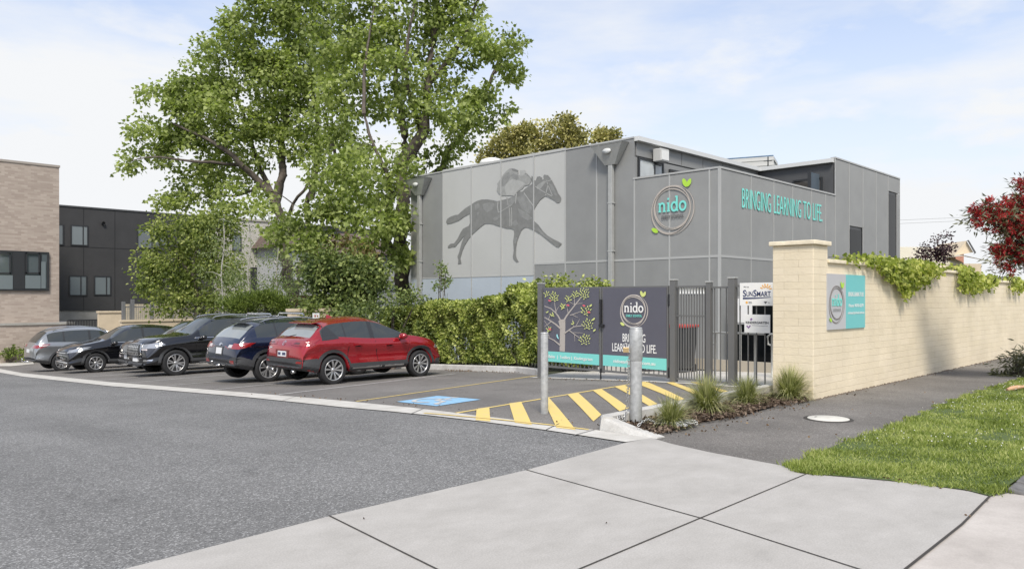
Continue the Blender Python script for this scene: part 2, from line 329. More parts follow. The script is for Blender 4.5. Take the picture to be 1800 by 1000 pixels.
def blob(name, c, r, mat, parent=None, seed=0, amp=.25):
    bm = bmesh.new(); bmesh.ops.create_icosphere(bm, subdivisions=3, radius=1); rr = random.Random(seed); ph = [rr.uniform(0, 6) for _ in range(6)]
    for v in bm.verts:
        d = v.co.copy(); k = 1 + amp * (math.sin(4 * d.x + ph[0]) * math.sin(5 * d.y + ph[1]) + .5 * math.sin(9 * d.z + ph[2] + 3 * d.x))
        v.co = Vector((c[0] + d.x * r[0] * k, c[1] + d.y * r[1] * k, c[2] + d.z * r[2] * k))
    me = bpy.data.meshes.new(name); bm.to_mesh(me); bm.free(); me.materials.append(mat); return link(name, me, parent)
def grow(name, paths, cen, rt, mat, parent, twig=.012, bend=.25, pipe=.42, rmax=None):
    """limbs along given paths [(points, r0, r1)], then twigs that reach every cluster centre; one mesh"""
    mb = MB(); nodes = []; par = []; rads = []
    for pts, r0, r1 in paths:
        pts = [Vector(p) for p in pts]; L = [0]
        for i in range(1, len(pts)): L.append(L[-1] + (pts[i] - pts[i - 1]).length)
        out = []; m = max(3, int(L[-1] / .45)); 
        for j in range(m + 1):
            s = L[-1] * j / m; i = max(k for k in range(len(L)) if L[k] <= s + 1e-9); i = min(i, len(pts) - 2); f = (s - L[i]) / (L[i + 1] - L[i])
            p0 = pts[max(i - 1, 0)]; p1 = pts[i]; p2 = pts[i + 1]; p3 = pts[min(i + 2, len(pts) - 1)]
            q = .5 * ((2 * p1) + (p2 - p0) * f + (2 * p0 - 5 * p1 + 4 * p2 - p3) * f * f + (3 * p1 - p0 - 3 * p2 + p3) * f ** 3)
            q += Vector(rng.normal(size=3) * r0 * .18); out.append(q)
        rs = [r0 + (r1 - r0) * j / m for j in range(m + 1)]
        mb.tube(out, rs, n=10 if r0 > .1 else 6)
        for q, r in zip(out, rs): nodes.append(tuple(q)); rads.append(r)
    A = np.array(nodes); R = list(rads); org = A.copy()
    cen = np.asarray(cen); d0 = np.array([np.min(np.linalg.norm(org - c, axis=1)) for c in cen]); order = np.argsort(d0)
    Nn = list(A)
    for ix in order:
        c = cen[ix]; An = np.array(Nn); dd = np.linalg.norm(An - c, axis=1) - np.minimum(np.array(R), .12) * 2.0
        i = int(np.argmin(dd)); a = An[i]; D = np.linalg.norm(c - a)
        if D < .05: continue
        m = max(2, int(D / .35)); r0 = min(R[i] * .8, .012 + .016 * D); r1 = twig * .5
        side = rng.normal(size=3) * D * bend * .3; pts = []
        for j in range(m + 1):
            f = j / m; pts.append(a + (c - a) * f + side * math.sin(math.pi * f) + np.array([0, 0, D * .12 * math.sin(math.pi * f)]) + (rng.normal(size=3) * .02 if 0 < j < m else 0))
        mb.tube(pts, r0, n=4, r2=r1, cap=False)
        for j in range(1, m + 1): Nn.append(pts[j]); R.append(r0 + (r1 - r0) * j / m)
    return mb.build(name, mat, parent)
# ---------------------------------------------------------------- level sheets that follow the ground
def sheet(name, pts, off, mat, parent=None, kind=None):
    bm = bmesh.new(); vs = [bm.verts.new((x, y, 0)) for x, y in pts]; f = bm.faces.new(vs)
    if f.normal.z < 0 or sum((pts[i][0] * pts[(i + 1) % len(pts)][1] - pts[(i + 1) % len(pts)][0] * pts[i][1]) for i in range(len(pts))) < 0: f.normal_flip()
    bmesh.ops.triangulate(bm, faces=bm.faces[:])
    for b, _ in BP:
        bmesh.ops.bisect_plane(bm, geom=bm.verts[:] + bm.edges[:] + bm.faces[:], plane_co=(0, b, 0), plane_no=(0, 1, 0))
    for v in bm.verts: v.co.z = g(v.co.y) + off
    me = bpy.data.meshes.new(name); bm.to_mesh(me); bm.free(); me.materials.append(mat); o = link(name, me, parent)
    if kind: tag(o, kind=kind)
    return o
def strip_pts(a, b, w, w2=None):
    a = Vector(a); b = Vector(b); t = (b - a).normalized(); n = Vector((-t.y, t.x)); w2 = w2 or w
    return [tuple(a + n * w / 2), tuple(a - n * w / 2), tuple(b - n * w2 / 2), tuple(b + n * w2 / 2)]
def kerb(name, pts, w, h, mat, parent=None, h2=None, seg=.5, batter=.02):
    """raised kerb of width w to the left of the line"""
    Q = []
    for i in range(len(pts) - 1):
        a, b = Vector(pts[i]), Vector(pts[i + 1]); m = max(1, int((b - a).length / seg)); Q += [a + (b - a) * j / m for j in range(m)]
    Q.append(Vector(pts[-1])); k = len(Q); mb = MB(); vs = []; sec = []
    for i, p in enumerate(Q):
        t = (Q[min(i + 1, k - 1)] - Q[max(i - 1, 0)]).normalized(); n = Vector((-t.y, t.x)); z = g(p.y); hh = h if h2 is None else h + (h2 - h) * i / (k - 1)
        for (d, zz_) in ((0, -.1), (0, 0), (batter, hh - .02), (batter + .02, hh), (w - .01, hh), (w, hh - .01), (w, -.1)):
            q = p + n * d; vs.append((q.x, q.y, z + zz_))
    fs = []
    for i in range(k - 1):
        for j in range(6): fs.append((i * 7 + j + 1, i * 7 + j, (i + 1) * 7 + j, (i + 1) * 7 + j + 1))
    fs += [tuple(range(7)), tuple((k - 1) * 7 + 6 - j for j in range(7))]
    mb.add(vs, fs); return mb.build(name, mat, parent)
# ---------------------------------------------------------------- materials of the setting
m_road = asphalt('road_asphalt', (.105, .104, .102), (.178, .176, .172), (.36, .358, .35), tint=.08, chip=95)
m_park = asphalt('bay_asphalt', (.135, .126, .118), (.178, .167, .156), (.26, .25, .235), tint=.14, chip=110)
m_path = asphalt('path_asphalt', (.12, .112, .102), (.17, .158, .145), (.28, .265, .245), tint=.2, chip=100)
m_apron = concrete('driveway_concrete', (.38, .362, .335), (.44, .42, .392), sc=1.8, streak=1.4, fine=.11)
m_gutter = concrete('gutter_concrete', (.42, .385, .35), (.52, .48, .44), sc=1.6, streak=1)
m_kerb = concrete('kerb_concrete', (.44, .425, .395), (.58, .57, .54), sc=3.0, fine=.1)
m_strip = concrete('edging_concrete', (.47, .45, .41), (.60, .58, .54), sc=2.5, fine=.08)
m_soil = M('soil', (.055, .062, .035), .95, var=.4, vs=5, bump=.6, bs=40)
m_mulch = M('bark_mulch', (.06, .042, .032), .95, var=.0, col2=(.17, .125, .095), vs=38, bump=1.0, bs=60, det=6) if False else M('bark_mulch', (.06, .042, .032), .95, var=.3, col2=(.17, .125, .095), vs=38, bump=1.0, bs=60, det=6)
m_turf = M('turf_base', (.055, .085, .022), .95, var=.3, col2=(.10, .135, .035), vs=3, bump=.5, bs=50)
m_yel = M('yellow_paint', (.78, .57, .16), .7, var=.12, col2=(.66, .52, .22), vs=9, bump=.2, bs=120)
m_white = M('white_line_paint', (.52, .51, .49), .7, var=.2, vs=14)
m_blue = M('blue_paint', (.22, .44, .66), .7, var=.2, col2=(.30, .50, .68), vs=12)
m_joint = M('joint', (.05, .045, .04), .95)
m_blk = M('bluestone', (.14, .135, .13), .85, var=.3, vs=9, bump=.4, bs=40)
# ---------------------------------------------------------------- ground sheets
ground = sheet('ground', [(-300, -300), (700, -300), (700, 900), (-300, 900)], -.012, m_soil, kind='structure')
s_out = [P(u, v) for u, v in ((1145, 771), (1100, 778), (850, 742), (600, 716), (440, 699), (284, 685.5), (195, 679), (40, 662), (0, 655), (-60, 646))]
s_in = [P(u, v) for u, v in ((1042, 756), (978, 748.5), (836, 731), (600, 704.7), (440, 691), (195, 672), (40, 656), (0, 648.5), (-60, 640))]
road = sheet('road', [(-60, -40), (9.4, -40), (6.98, 4.6)] + s_out[1:] + [(2, 60), (-60, 60)], 0, m_road, kind='structure')
KL = [(14.2, 48), (14.0, 20), (13.85, 16.4), (13.53, 13.2), (12.8, 11.7)]
park = sheet('car_park', s_in[::-1] + [(7.0, 5.5), (12.6, 5.9), (12.9, 7.9), (12.9, 11.7), (13.6, 13.2), (14.0, 16.4), (14.1, 20), (14.3, 46), (9.5, 46)], .004, m_park, kind='structure')
sheet('gate_apron', [(12.18, 6.0), (12.22, 8), (12.3, 11.55), (20, 13.5), (19.5, 10.3), (13, 5.6)], .012, m_strip, kind='structure')
sheet('concrete_edging', s_out + s_in[::-1], .010, m_strip, kind='structure')
apx = P(1045, 757)
# footpath and driveway crossing
footpath = sheet('footpath', [(6.98, 5.4), (11.4, 5.2), (12, 4.9), (90, 4.9), (90, 2), (40, 2), (11, 2), (6.8, 1.9), (6.0, 3.2)], .006, m_path, kind='structure')
ap = [P(u, v) for u, v in ((-500, 1190), (230, 1000), (585, 908), (925, 828), (1102, 779), (1145, 771), (1180, 781.5), (1250, 797), (1385, 822), (1420, 832), (1600, 848), (1700, 862), (1741, 874), (1692, 924), (1597, 1000), (1400, 1160))]
apron = sheet('driveway_crossing', ap, .012, m_apron, kind='structure')
gt = [P(u, v) for u, v in ((1741, 874), (1692, 924), (1597, 1000), (1400, 1160))]
gk = [P(u, v) for u, v in ((1741, 872), (1758, 872), (1775, 884), (1764, 903), (1640, 1000), (1450, 1160))]
g0, g1 = Vector(P(1720, 940)), Vector(P(1600, 1050))
gutter = sheet('gutter', [P(1741, 874), P(1758, 872), (7.2, 1.40), (60, 1.40), (60, -14), P(1900, 1250), P(1400, 1160), P(1597, 1000), P(1692, 924)], .008, m_gutter, kind='structure')
for a, b, w in (((925, 828), (1230, 913), .013), ((1230, 913), (1560, 1020), .013), ((1418, 835), (1230, 914), .012), ((1230, 914), (990, 1016), .013), ((578, 909), (780, 1010), .013)):
    sheet('expansion_joint', strip_pts(P(*a), P(*b), w), .016, m_joint, apron)
for a, b in (((1741, 874), (1692, 924)), ((1692, 924), (1597, 1000)), ((1597, 1000), (1400, 1160))):
    sheet('expansion_joint', strip_pts(P(*a), P(*b), .018), .017, m_joint, apron)
for a, b in (((983, 746), (960, 757)), ((745, 719), (722, 729)), ((520, 698), (497, 705)), ((1045, 757), (1008, 767))):
    sheet('expansion_joint', strip_pts(P(*a), P(*b), .012), .0165, m_joint, bpy.data.objects['concrete_edging'])
# painted marks
def line(name, a, b, w, m, off=.010, parent=park): return sheet(name, strip_pts(a, b, w), off, m, parent)
for l0, l1 in ((13.44, 14.55), (16.19, 17.1), (18.81, 19.9), (21.45, 22.4), (24.0, 24.9), (26.74, 27.6), (30.52, 31.3), (33.4, 34.1)):
    line('bay_line', (7.30, l0), (12.75, l1), .075, m_white)
line('yellow_bay_line', P(626, 706), P(948, 660), .06, m_yel)
line('yellow_bay_line', P(800, 727), P(1200, 660.5), .07, m_yel)
yq = [((838, 719.5), (860, 716.5), (862, 742), (836, 739.5)), ((895, 710), (916, 707), (935, 748), (905, 744)),
      ((953, 700.5), (964, 699), (1012, 757), (978, 753)), ((997, 694), (1016, 691), (1057, 730), (1043, 742)),
      ((1041.7, 687), (1057, 684.5), (1106, 718), (1089, 724)), ((1080, 680.5), (1097, 677.5), (1156, 711), (1141, 714.5)),
      ((1118, 675), (1136, 671.5), (1203, 702), (1193, 706)), ((1171, 673), (1184, 672.5), (1245, 696), (1235, 700)), ((1212, 672), (1226, 672), (1290, 692), (1280, 694))]
for q in yq: sheet('hatch_stripe', [P(*p) for p in q], .013, m_yel, park)
line('edging_yellow_line', P(745, 727.5), P(905, 742), .05, m_yel, .018, bpy.data.objects['concrete_edging'])
line('edging_yellow_line', P(905, 742), P(1035, 757), .05, m_yel, .018, bpy.data.objects['concrete_edging'])
# wheelchair symbol on its blue square
bq = [P(u, v) for u, v in ((697, 706.7), (767, 714.6), (845, 703), (769, 696.4))]
sheet('parking_symbol_panel', bq, .011, m_blue, park)
def bl(s, t):
    a, b, c, d = [Vector(p) for p in bq]; return tuple(a * (1 - s) * (1 - t) + b * s * (1 - t) + c * s * t + d * (1 - s) * t)
def wsym(pts, w, closed=False):
    k = len(pts)
    for i in range(k if closed else k - 1):
        a, b = bl(*pts[i]), bl(*pts[(i + 1) % k]); sheet('wheelchair_symbol_stroke', strip_pts(a, b, w), .0145 + .0004 * i, m_white, park)
sym = [(.40 + .27 * math.cos(q), .40 + .27 * math.sin(q)) for q in [rad(75 + 22 * i) for i in range(12)]]
wsym(sym, .075); wsym([(.46, .86), (.46, .50), (.70, .46), (.80, .16), (.90, .16)], .085); wsym([(.46, .66), (.66, .66)], .07)
sheet('wheelchair_symbol_stroke', strip_pts(bl(.46, .90), bl(.46, .99), .15), .0142, m_white, park)
# kerbs
ke = P(1150, 718)
def struct(o): return tag(o, kind='structure')
struct(kerb('hedge_kerb', KL[0:4] + [(12.95, 12.0)], .16, .15, m_kerb))
struct(kerb('hedge_kerb_nose', [(12.945, 11.99), (12.66, 11.55)], .16, .148, m_kerb, h2=.03))
kz = kerb('garden_kerb', [(12.2, 5.75), (9.5, 5.70), (8.0, 5.66), (7.18, 5.62), (7.04, 5.50)], .16, .16, m_kerb, seg=.2); struct(kz)
kn = kerb('garden_kerb_nose', [(7.035, 5.49), (7.02, 5.05), (7.0, 4.72)], .18, .155, m_kerb, h2=.02, seg=.2, batter=.035); struct(kn)
bed = sheet('mulch_bed', [(7.2, 5.6), (7.2, 4.85), (8.0, 4.95), (9.4, 4.85), (10.6, 4.95), (11.4, 5.0), (11.5, 5.6), (12.1, 5.65), (9, 5.6)], .035, m_mulch, kind='structure')
# mulch chips
n = 5200; r = rng.uniform(7.12, 12.0, n); l = rng.uniform(4.72, 5.62, n) + 0; k = (l > 4.80 + .05 * np.sin(r * 4)) & ~((r > 11.3) & (l < 5.6))
cc = np.stack([r[k], l[k], np.array([g(q) for q in l[k]]) + rng.uniform(.035, .06, k.sum())], 1)
m_chip = leaf_mat('bark_chip', (.035, .024, .018), (.10, .07, .05), (.26, .20, .15), scale=25, trans=0, rough=.9, spec=.1)
tag(leaves('bark_chips', cc, .05, m_chip, shape=LEAF_SLIM * np.array([2.2, 1, 1]), droop=0, dirs=np.tile([0.0, 0, 0], (len(cc), 1)) + rng.normal(size=(len(cc), 3)) * [1, 1, .25]), kind='stuff')
# grass verge
ga = [P(u, v) for u, v in ((1383, 821), (1440, 797), (1502, 772), (1578, 747), (1677, 704), (1753, 679))]
gd = (Vector(ga[-1]) - Vector(ga[-2])).normalized(); gfar = Vector(ga[-1]) + gd * 0; 
gb = [P(u, v) for u, v in ((1383, 824.5), (1420, 835), (1600, 851), (1700, 865), (1741, 875.5), (1760, 866), (1775, 855), (1800, 838))]
GR = ga + [(90, ga[-1][1] - .6), (90, 1.5)] + gb[::-1]
sheet('verge_soil', GR, .019, m_turf, kind='structure')
def inpoly(px, py, poly):
    c = np.zeros(len(px), bool); j = len(poly) - 1
    for i in range(len(poly)):
        xi, yi = poly[i]; xj, yj = poly[j]
        t = ((yi > py) != (yj > py)) & (px < (xj - xi) * (py - yi) / (yj - yi + 1e-12) + xi); c ^= t; j = i
    return c
def gmound(x, y): return .03 + .0 * x
nb = 330000; xs = 6.5 + (rng.uniform(0, 1, nb) ** 1.6) * 19; ys = rng.uniform(-3.5, 4.2, nb); k = inpoly(xs + .05 * np.sin(ys * 9 + xs * 5) + rng.normal(0, .02, nb), ys + .05 * np.sin(xs * 8.3) + rng.normal(0, .025, nb), GR) & ~((np.sin(xs * 1.9 + 2) * np.sin(ys * 3.3 + 1) > .80) & (rng.uniform(0, 1, nb) < .7)); xs, ys = xs[k], ys[k]
hn = .5 + .5 * np.sin(xs * 2.1 + 1.3 * np.sin(ys * 3.1)) * np.sin(ys * 2.7 + 1.1 * np.sin(xs * 1.7)) + .35 * np.sin(xs * 7.3 + ys * 5.1)
h = (.018 + .028 * np.clip(hn, 0, 1.3)) * rng.uniform(.6, 1.3, len(xs)); a = rng.uniform(0, 6.283, len(xs)); w = rng.uniform(.003, .006, len(xs)) * (1 + xs * .06)
lean = rng.normal(size=(len(xs), 2)) * h[:, None] * .55; b0 = np.stack([xs, ys, np.full(len(xs), .016)], 1); dx = np.stack([np.cos(a) * w, np.sin(a) * w, 0 * a], 1)
tp = b0 + np.stack([lean[:, 0], lean[:, 1], h], 1); V = np.stack([b0 - dx, b0 + dx, tp], 1).reshape(-1, 3)
m_grass = leaf_mat('grass_blade', (.13, .165, .035), (.27, .33, .075), (.48, .49, .20), scale=1.6, trans=.35)
tag(rawmesh('grass', V, np.arange(len(V)), 3, m_grass), kind='stuff')
# clover flowers
nf = 2200; fx = 7 + rng.uniform(0, 1, nf) ** 1.3 * 13; fy = rng.uniform(-3, 4, nf); k = inpoly(fx, fy, GR) & (np.sin(fx * 1.3 + 1) * np.sin(fy * 2.1 + fx * .5) > -.25) & (fx > 8); fx, fy = fx[k], fy[k]
ic = np.array([(0, 0, 1), (.9, 0, .2), (.28, .85, .2), (-.73, .53, .2), (-.73, -.53, .2), (.28, -.85, .2), (0, 0, -.7)]); fi = []
for i in range(5): fi += [0, 1 + i, 1 + (i + 1) % 5, 6, 1 + (i + 1) % 5, 1 + i]
rr = rng.uniform(.005, .010, len(fx)); V = np.stack([fx, fy, rng.uniform(.06, .10, len(fx))], 1)[:, None, :] + ic[None] * rr[:, None, None]
idx = (np.arange(len(fx))[:, None] * 7 + np.array(fi)[None]).ravel()
tag(rawmesh('clover_flowers', V.reshape(-1, 3), idx, 3, M('clover_white', (.75, .74, .68), .8), smooth=True), kind='stuff')
# bluestone kerb blocks by the gutter
k0 = Vector(P(1762, 880)); k1 = Vector(P(1830, 842)); kd = Vector((1, -.10)).normalized(); kn_ = Vector((-kd.y, kd.x))
# ---------------------------------------------------------------- grey clad childcare building
R0, L0, HT, HL = 18.06, 10.16, 6.22, 4.97
LE, RE = L0 + 12.97, R0 + 13.78
TR, TL = 7.52, 2.74                                      # terrace opening: along x, along y
m_pan = M('grey_panel', (.248, .252, .247), .55, var=.07, vs=1.2)
m_mesh = M('grey_panel_mesh', (.278, .282, .276), .6, var=.07, vs=.9, bump=.2, bs=300)
m_pale = M('pale_mural_panel', (.46, .463, .445), .55, var=.04, vs=.7)
m_trim = M('pale_joint', (.40, .405, .395), .5)
m_core = M('wall_core', (.12, .12, .12), .8)
m_base = M('pale_blue_sheet', (.42, .47, .52), .5, var=.05, vs=.8)
m_dark = M('dark_cladding', (.075, .077, .08), .6, var=.08, vs=2)
m_fdark = M('dark_frame', (.03, .032, .035), .4)
m_glass = M('dark_glass', (.004, .005, .006), .08, spec=.12)
m_glassp = M('curtain_reflection_glass', (.45, .48, .48), .08, spec=.8, var=.15, vs=2)  # pale curtain tone with a white reflection put into the base colour
m_cap = M('roof_flashing', (.62, .63, .62), .4)
m_steel = M('galvanised_pipe', (.40, .405, .39), .4, metal=.2, var=.1, vs=6)
bld = empty('childcare_building', (R0, L0, 0), 0, 'grey panel-clad two-storey childcare building with a galloping horse mural and an open corner terrace', 'building')
def part(mb, name, mat, par=bld, bevel=0):
    mb.v = [(x - R0, y - L0, z) for x, y, z in mb.v]; return mb.build(name, mat, par, bevel)
GZ = -.7
b = MB(); e = .05
b.box(R0 + e, RE - e, L0 + TL, LE - e, GZ, HT - .12); b.box(R0 + TR + .02, RE - e, L0 + e, L0 + TL, GZ, HT - .13)
b.box(R0 + e, R0 + TR + .02, L0 + e, L0 + TL, GZ, 3.3); part(b, 'wall', m_core)
def panL(a0, a1, z0, z1, mat, name='cladding_panel', th=.03, gap=.014):   # on the face x = R0; a = distance from the corner
    q = MB(); q.box(R0, R0 + th, L0 + a0 + gap, L0 + a1 - gap, z0 + gap, z1 - gap); return part(q, name, mat)
def panR(a0, a1, z0, z1, mat, name='cladding_panel', th=.03, gap=.014):
    q = MB(); q.box(R0 + a0 + gap, R0 + a1 - gap, L0, L0 + th, z0 + gap, z1 - gap); return part(q, name, mat)
ZM, ZB = 2.65, 2.30
JL = [0, .30, 1.53, 2.70, 4.06, 5.29, 6.61, 8.11, 9.58, 11.12, 12.60, 12.97]
for i in range(len(JL) - 1):
    a0, a1 = JL[i], JL[i + 1]; top = HL if a1 <= 2.71 else HT
    hz_ = 5.28 < a0 < 11.1
    zb = ZB if a0 > 6.6 else ZM
    panL(a0, a1, zb, top - (.0 if hz_ else .10 if top == HT else .03), m_pale if hz_ else (m_mesh if a1 <= 2.71 else m_pan), 'mural_panel' if hz_ else 'cladding_panel')
    panL(a0, a1, GZ, zb, m_base if a0 > 6.6 else m_pan)
JR = [0, 1.70, 3.07, 4.31, 5.65, 6.73, 7.52, 8.71, 9.96, 11.25, 12.50, 13.78]
for i in range(len(JR) - 1):
    a0, a1 = JR[i], JR[i + 1]; top = HL - .03 if a1 <= 7.6 else HT - .04
    z0 = ZM; w = {7: 4.03, 10: 5.60}.get(i)
    if w: z0 = w
    if w and i == 10:
        panR(a0, a1, z0, top, m_mesh); panR(13.45, a1, 2.0, z0, m_mesh)
    else: panR(a0, a1, z0, top, m_mesh)
    panR(a0, a1, GZ, 1.9 if w else ZM, m_pan)
# pale joints between panels, one trim run each side
t = MB()
for a in JL:
    z1 = HL if a < 2.71 else HT; w = .022
    t.box(R0 - .012, R0 + .012, L0 + a - w, L0 + a + w, GZ, z1 - .02)
t.box(R0 - .010, R0 + .010, L0, L0 + 6.61, ZM - .03, ZM + .03); t.box(R0 - .010, R0 + .010, L0 + 6.61, LE, ZB - .02, ZB + .02)
t.box(R0 - .016, R0 + .05, L0 - .016, L0 + .05, GZ, HL)
for a in JR[1:]:
    z1 = HL if a < 7.5 else HT
    t.box(R0 + a - .012, R0 + a + .012, L0 - .012, L0 + .012, GZ, z1 - .04)
t.box(R0, R0 + 8.7, L0 - .010, L0 + .010, ZM - .03, ZM + .03)
part(t, 'joint_trim', m_trim)
t = MB()                                               # cappings and the white roof edge of the terrace recess
t.box(R0 - .02, R0 + .12, L0 - .02, L0 + TL, HL - .03, HL + .02); t.box(R0 + .12, R0 + TR - .01, L0 - .02, L0 + .12, HL - .03, HL + .02)
t.box(R0 - .02, R0 + .2, L0 + TL - .03, LE + .01, HT - .1, HT - .055)
t.box(R0 + TR - .01, RE + .01, L0 - .02, L0 + .15, HT - .04, HT + .01); t.box(RE - .04, RE + .02, L0 + .15, LE, HT - .04, HT + .01)
part(t, 'capping', m_trim)
t = MB(); t.box(R0 + .02, R0 + TR + .1, L0 + TL - .18, L0 + TL + 1.0, HT - .18, HT - .05); t.box(R0 + TR - .18, R0 + TR + .4, L0 + .03, L0 + TL - .18, HT - .18, HT - .05)
part(t, 'roof_edge', m_cap)
t = MB(); t.box(R0 + .2, RE - .1, L0 + TL + 1.0, LE - .1, HT - .2, HT - .14); part(t, 'roof', m_cap)
# recessed terrace walls
t = MB()
for i in range(6):
    a0, a1 = i * 1.25 + .02, (i + 1) * 1.25 - .01; t.box(R0 + a0 + (.1 if i == 0 else 0), R0 + a1, L0 + TL - .03, L0 + TL + .01, 5.64 if i in (0, 1, 2) else 3.3, HT - .18)
t.box(R0 + .05, R0 + TR, L0 + TL - .012, L0 + TL + .01, 3.3, 5.6); part(t, 'terrace_wall_panel', m_pan)
t = MB(); t.box(R0 + TR - .03, R0 + TR + .02, L0 + .05, L0 + TL, 3.3, HT - .18); part(t, 'terrace_end_wall', m_dark)
t = MB(); t.box(R0 + TR + .05, R0 + TR + .2, L0 + .01, L0 + .05, 4.3, 6.2); part(t, 'wall_edge', m_dark)
def window(axis, p, a0, a1, z0, z1, par=bld, fr=.05, dep_=.08, mull=(), gm=m_glass, fm=m_fdark, off=(R0, L0), trans=(), name='window', outn=-1):
    """axis 'x': the wall plane is y = p and a runs along x; axis 'y': the wall plane is x = p"""
    f = MB(); q = MB()
    def bx(mb, a, b_, zz0, zz1, d0, d1):
        if axis == 'x': mb.box(a, b_, p + outn * d1, p + outn * d0, zz0, zz1)
        else: mb.box(p + outn * d1, p + outn * d0, a, b_, zz0, zz1)
    bx(f, a0, a1, z0, z0 + fr, -.02, dep_); bx(f, a0, a1, z1 - fr, z1, -.02, dep_)
    bx(f, a0, a0 + fr, z0 + fr, z1 - fr, -.02, dep_); bx(f, a1 - fr, a1, z0 + fr, z1 - fr, -.02, dep_)
    for m_ in mull: bx(f, m_ - fr / 2, m_ + fr / 2, z0 + fr, z1 - fr, -.015, dep_ - .01)
    for z_ in trans: bx(f, a0 + fr, a1 - fr, z_ - fr / 2, z_ + fr / 2, -.012, dep_ - .015)
    bx(q, a0 + fr, a1 - fr, z0 + fr, z1 - fr, -.01, .02)
    for mb in (f, q): mb.v = [(x - off[0], y - off[1], z - (off[2] if len(off) > 2 else 0)) for x, y, z in mb.v]
    fo = f.build(name, fm, par); q.build('pane', gm, fo); return fo
window('x', L0 + TL - .03, R0 + .18, R0 + 1.45, 3.4, 5.60, dep_=.05, gm=m_glassp, mull=(R0 + 1.0,))
window('x', L0 + TL - .03, R0 + 1.8, R0 + 3.3, 3.4, 5.45, dep_=.05, gm=M('brown_blind', (.16, .12, .10), .4))
window('y', R0 + TR - .03, FR(1447, R0 + TR), FR(1395, R0 + TR), 3.5, 5.60, dep_=.05, mull=(FR(1424, R0 + TR),), gm=M('terrace_glass', (.07, .065, .06), .06, spec=.9))
d = MB(); d.box(R0 + TR - .75, R0 + TR - .05, FR(1440, R0 + TR) - .03, FR(1440, R0 + TR) + .03, 3.5, 5.70); part(d, 'terrace_door', M('door_glass', (.10, .13, .16), .06, spec=.8)); d = MB(); d.box(R0 + TR - .80, R0 + TR - .751, FR(1440, R0 + TR) - .05, FR(1440, R0 + TR) + .05, 3.5, 5.75); part(d, 'terrace_door_stile', m_fdark)
window('x', L0 + .03, R0 + 8.73, R0 + 9.94, 1.9, 4.02, dep_=-.0, mull=(R0 + 9.3,), fr=.09)
window('x', L0 + .03, R0 + 12.52, R0 + 13.43, 1.9, 5.59, dep_=-.0, mull=(R0 + 13.1,), fr=.08)
# horse mural, printed on the pale panels
m_h1 = M('mural_dark_grey', (.20, .202, .194), .55, var=.12, vs=5); m_h2 = M('mural_mid_grey', (.24, .243, .235), .55, var=.15, vs=6); m_h3 = M('mural_light_grey', (.30, .303, .29), .55, var=.12, vs=6); m_h4 = M('mural_pale_grey', (.375, .378, .362), .55, var=.08, vs=6)
def mz(x, y, d=.0): q = onR(770 + x / 5, 280 + y / 5, R0 - .016 - d); return q
HORSE = [(70, 548), (80, 525), (110, 505), (150, 490), (175, 488), (205, 460), (240, 430), (285, 403), (310, 385), (345, 365), (380, 355), (430, 353), (480, 360), (520, 370), (600, 350), (640, 345), (670, 360), (690, 320), (700, 285), (740, 285), (770, 255), (800, 235), (830, 215), (820, 175), (822, 145), (835, 160), (845, 185), (858, 190), (870, 155), (895, 150), (915, 165), (905, 185), (930, 175), (925, 150), (935, 135), (950, 140), (965, 140), (985, 165), (1010, 205), (1035, 255), (1055, 300), (1080, 335), (1082, 355), (1070, 380), (1045, 385), (1025, 365), (990, 345), (960, 330), (940, 325), (900, 355), (870, 395), (850, 430), (840, 480), (840, 540), (880, 575), (920, 630), (960, 670), (1010, 700), (1060, 725), (1088, 742), (1060, 773), (1040, 770), (1000, 740), (950, 700), (900, 660), (850, 630), (800, 605), (768, 597), (735, 620), (715, 665), (695, 720), (685, 780), (683, 840), (690, 870), (708, 900), (690, 905), (665, 880), (657, 860), (665, 800), (660, 720), (670, 650), (665, 620), (640, 610), (600, 608), (560, 595), (520, 585), (490, 572), (450, 565), (410, 568), (380, 590), (340, 625), (305, 655), (270, 700), (240, 745), (215, 800), (195, 870), (205, 915), (175, 920), (178, 880), (170, 855), (185, 820), (205, 740), (225, 690), (235, 665), (200, 710), (170, 745), (150, 770), (120, 772), (90, 780), (85, 765), (110, 742), (140, 740), (170, 700), (200, 640), (220, 610), (270, 585), (280, 560), (277, 478), (230, 505), (180, 540), (120, 562), (80, 570)]
mural = MB(); nrm = Vector((-1, 0, 0))
def mp(pts, lay, m): mural.poly([mz(x, y, lay * .0015) for x, y in pts], .001, nrm, m)
mp(HORSE, 0, 0)
mp([(525, 235), (520, 215), (545, 180), (570, 140), (600, 105), (625, 85), (650, 80), (700, 95), (705, 120), (700, 140), (740, 140), (770, 130), (800, 150), (820, 190), (800, 225), (760, 235), (740, 260), (700, 285), (690, 300), (670, 330), (650, 320), (600, 320), (560, 320), (530, 300), (515, 275), (520, 250)], 1, 2)
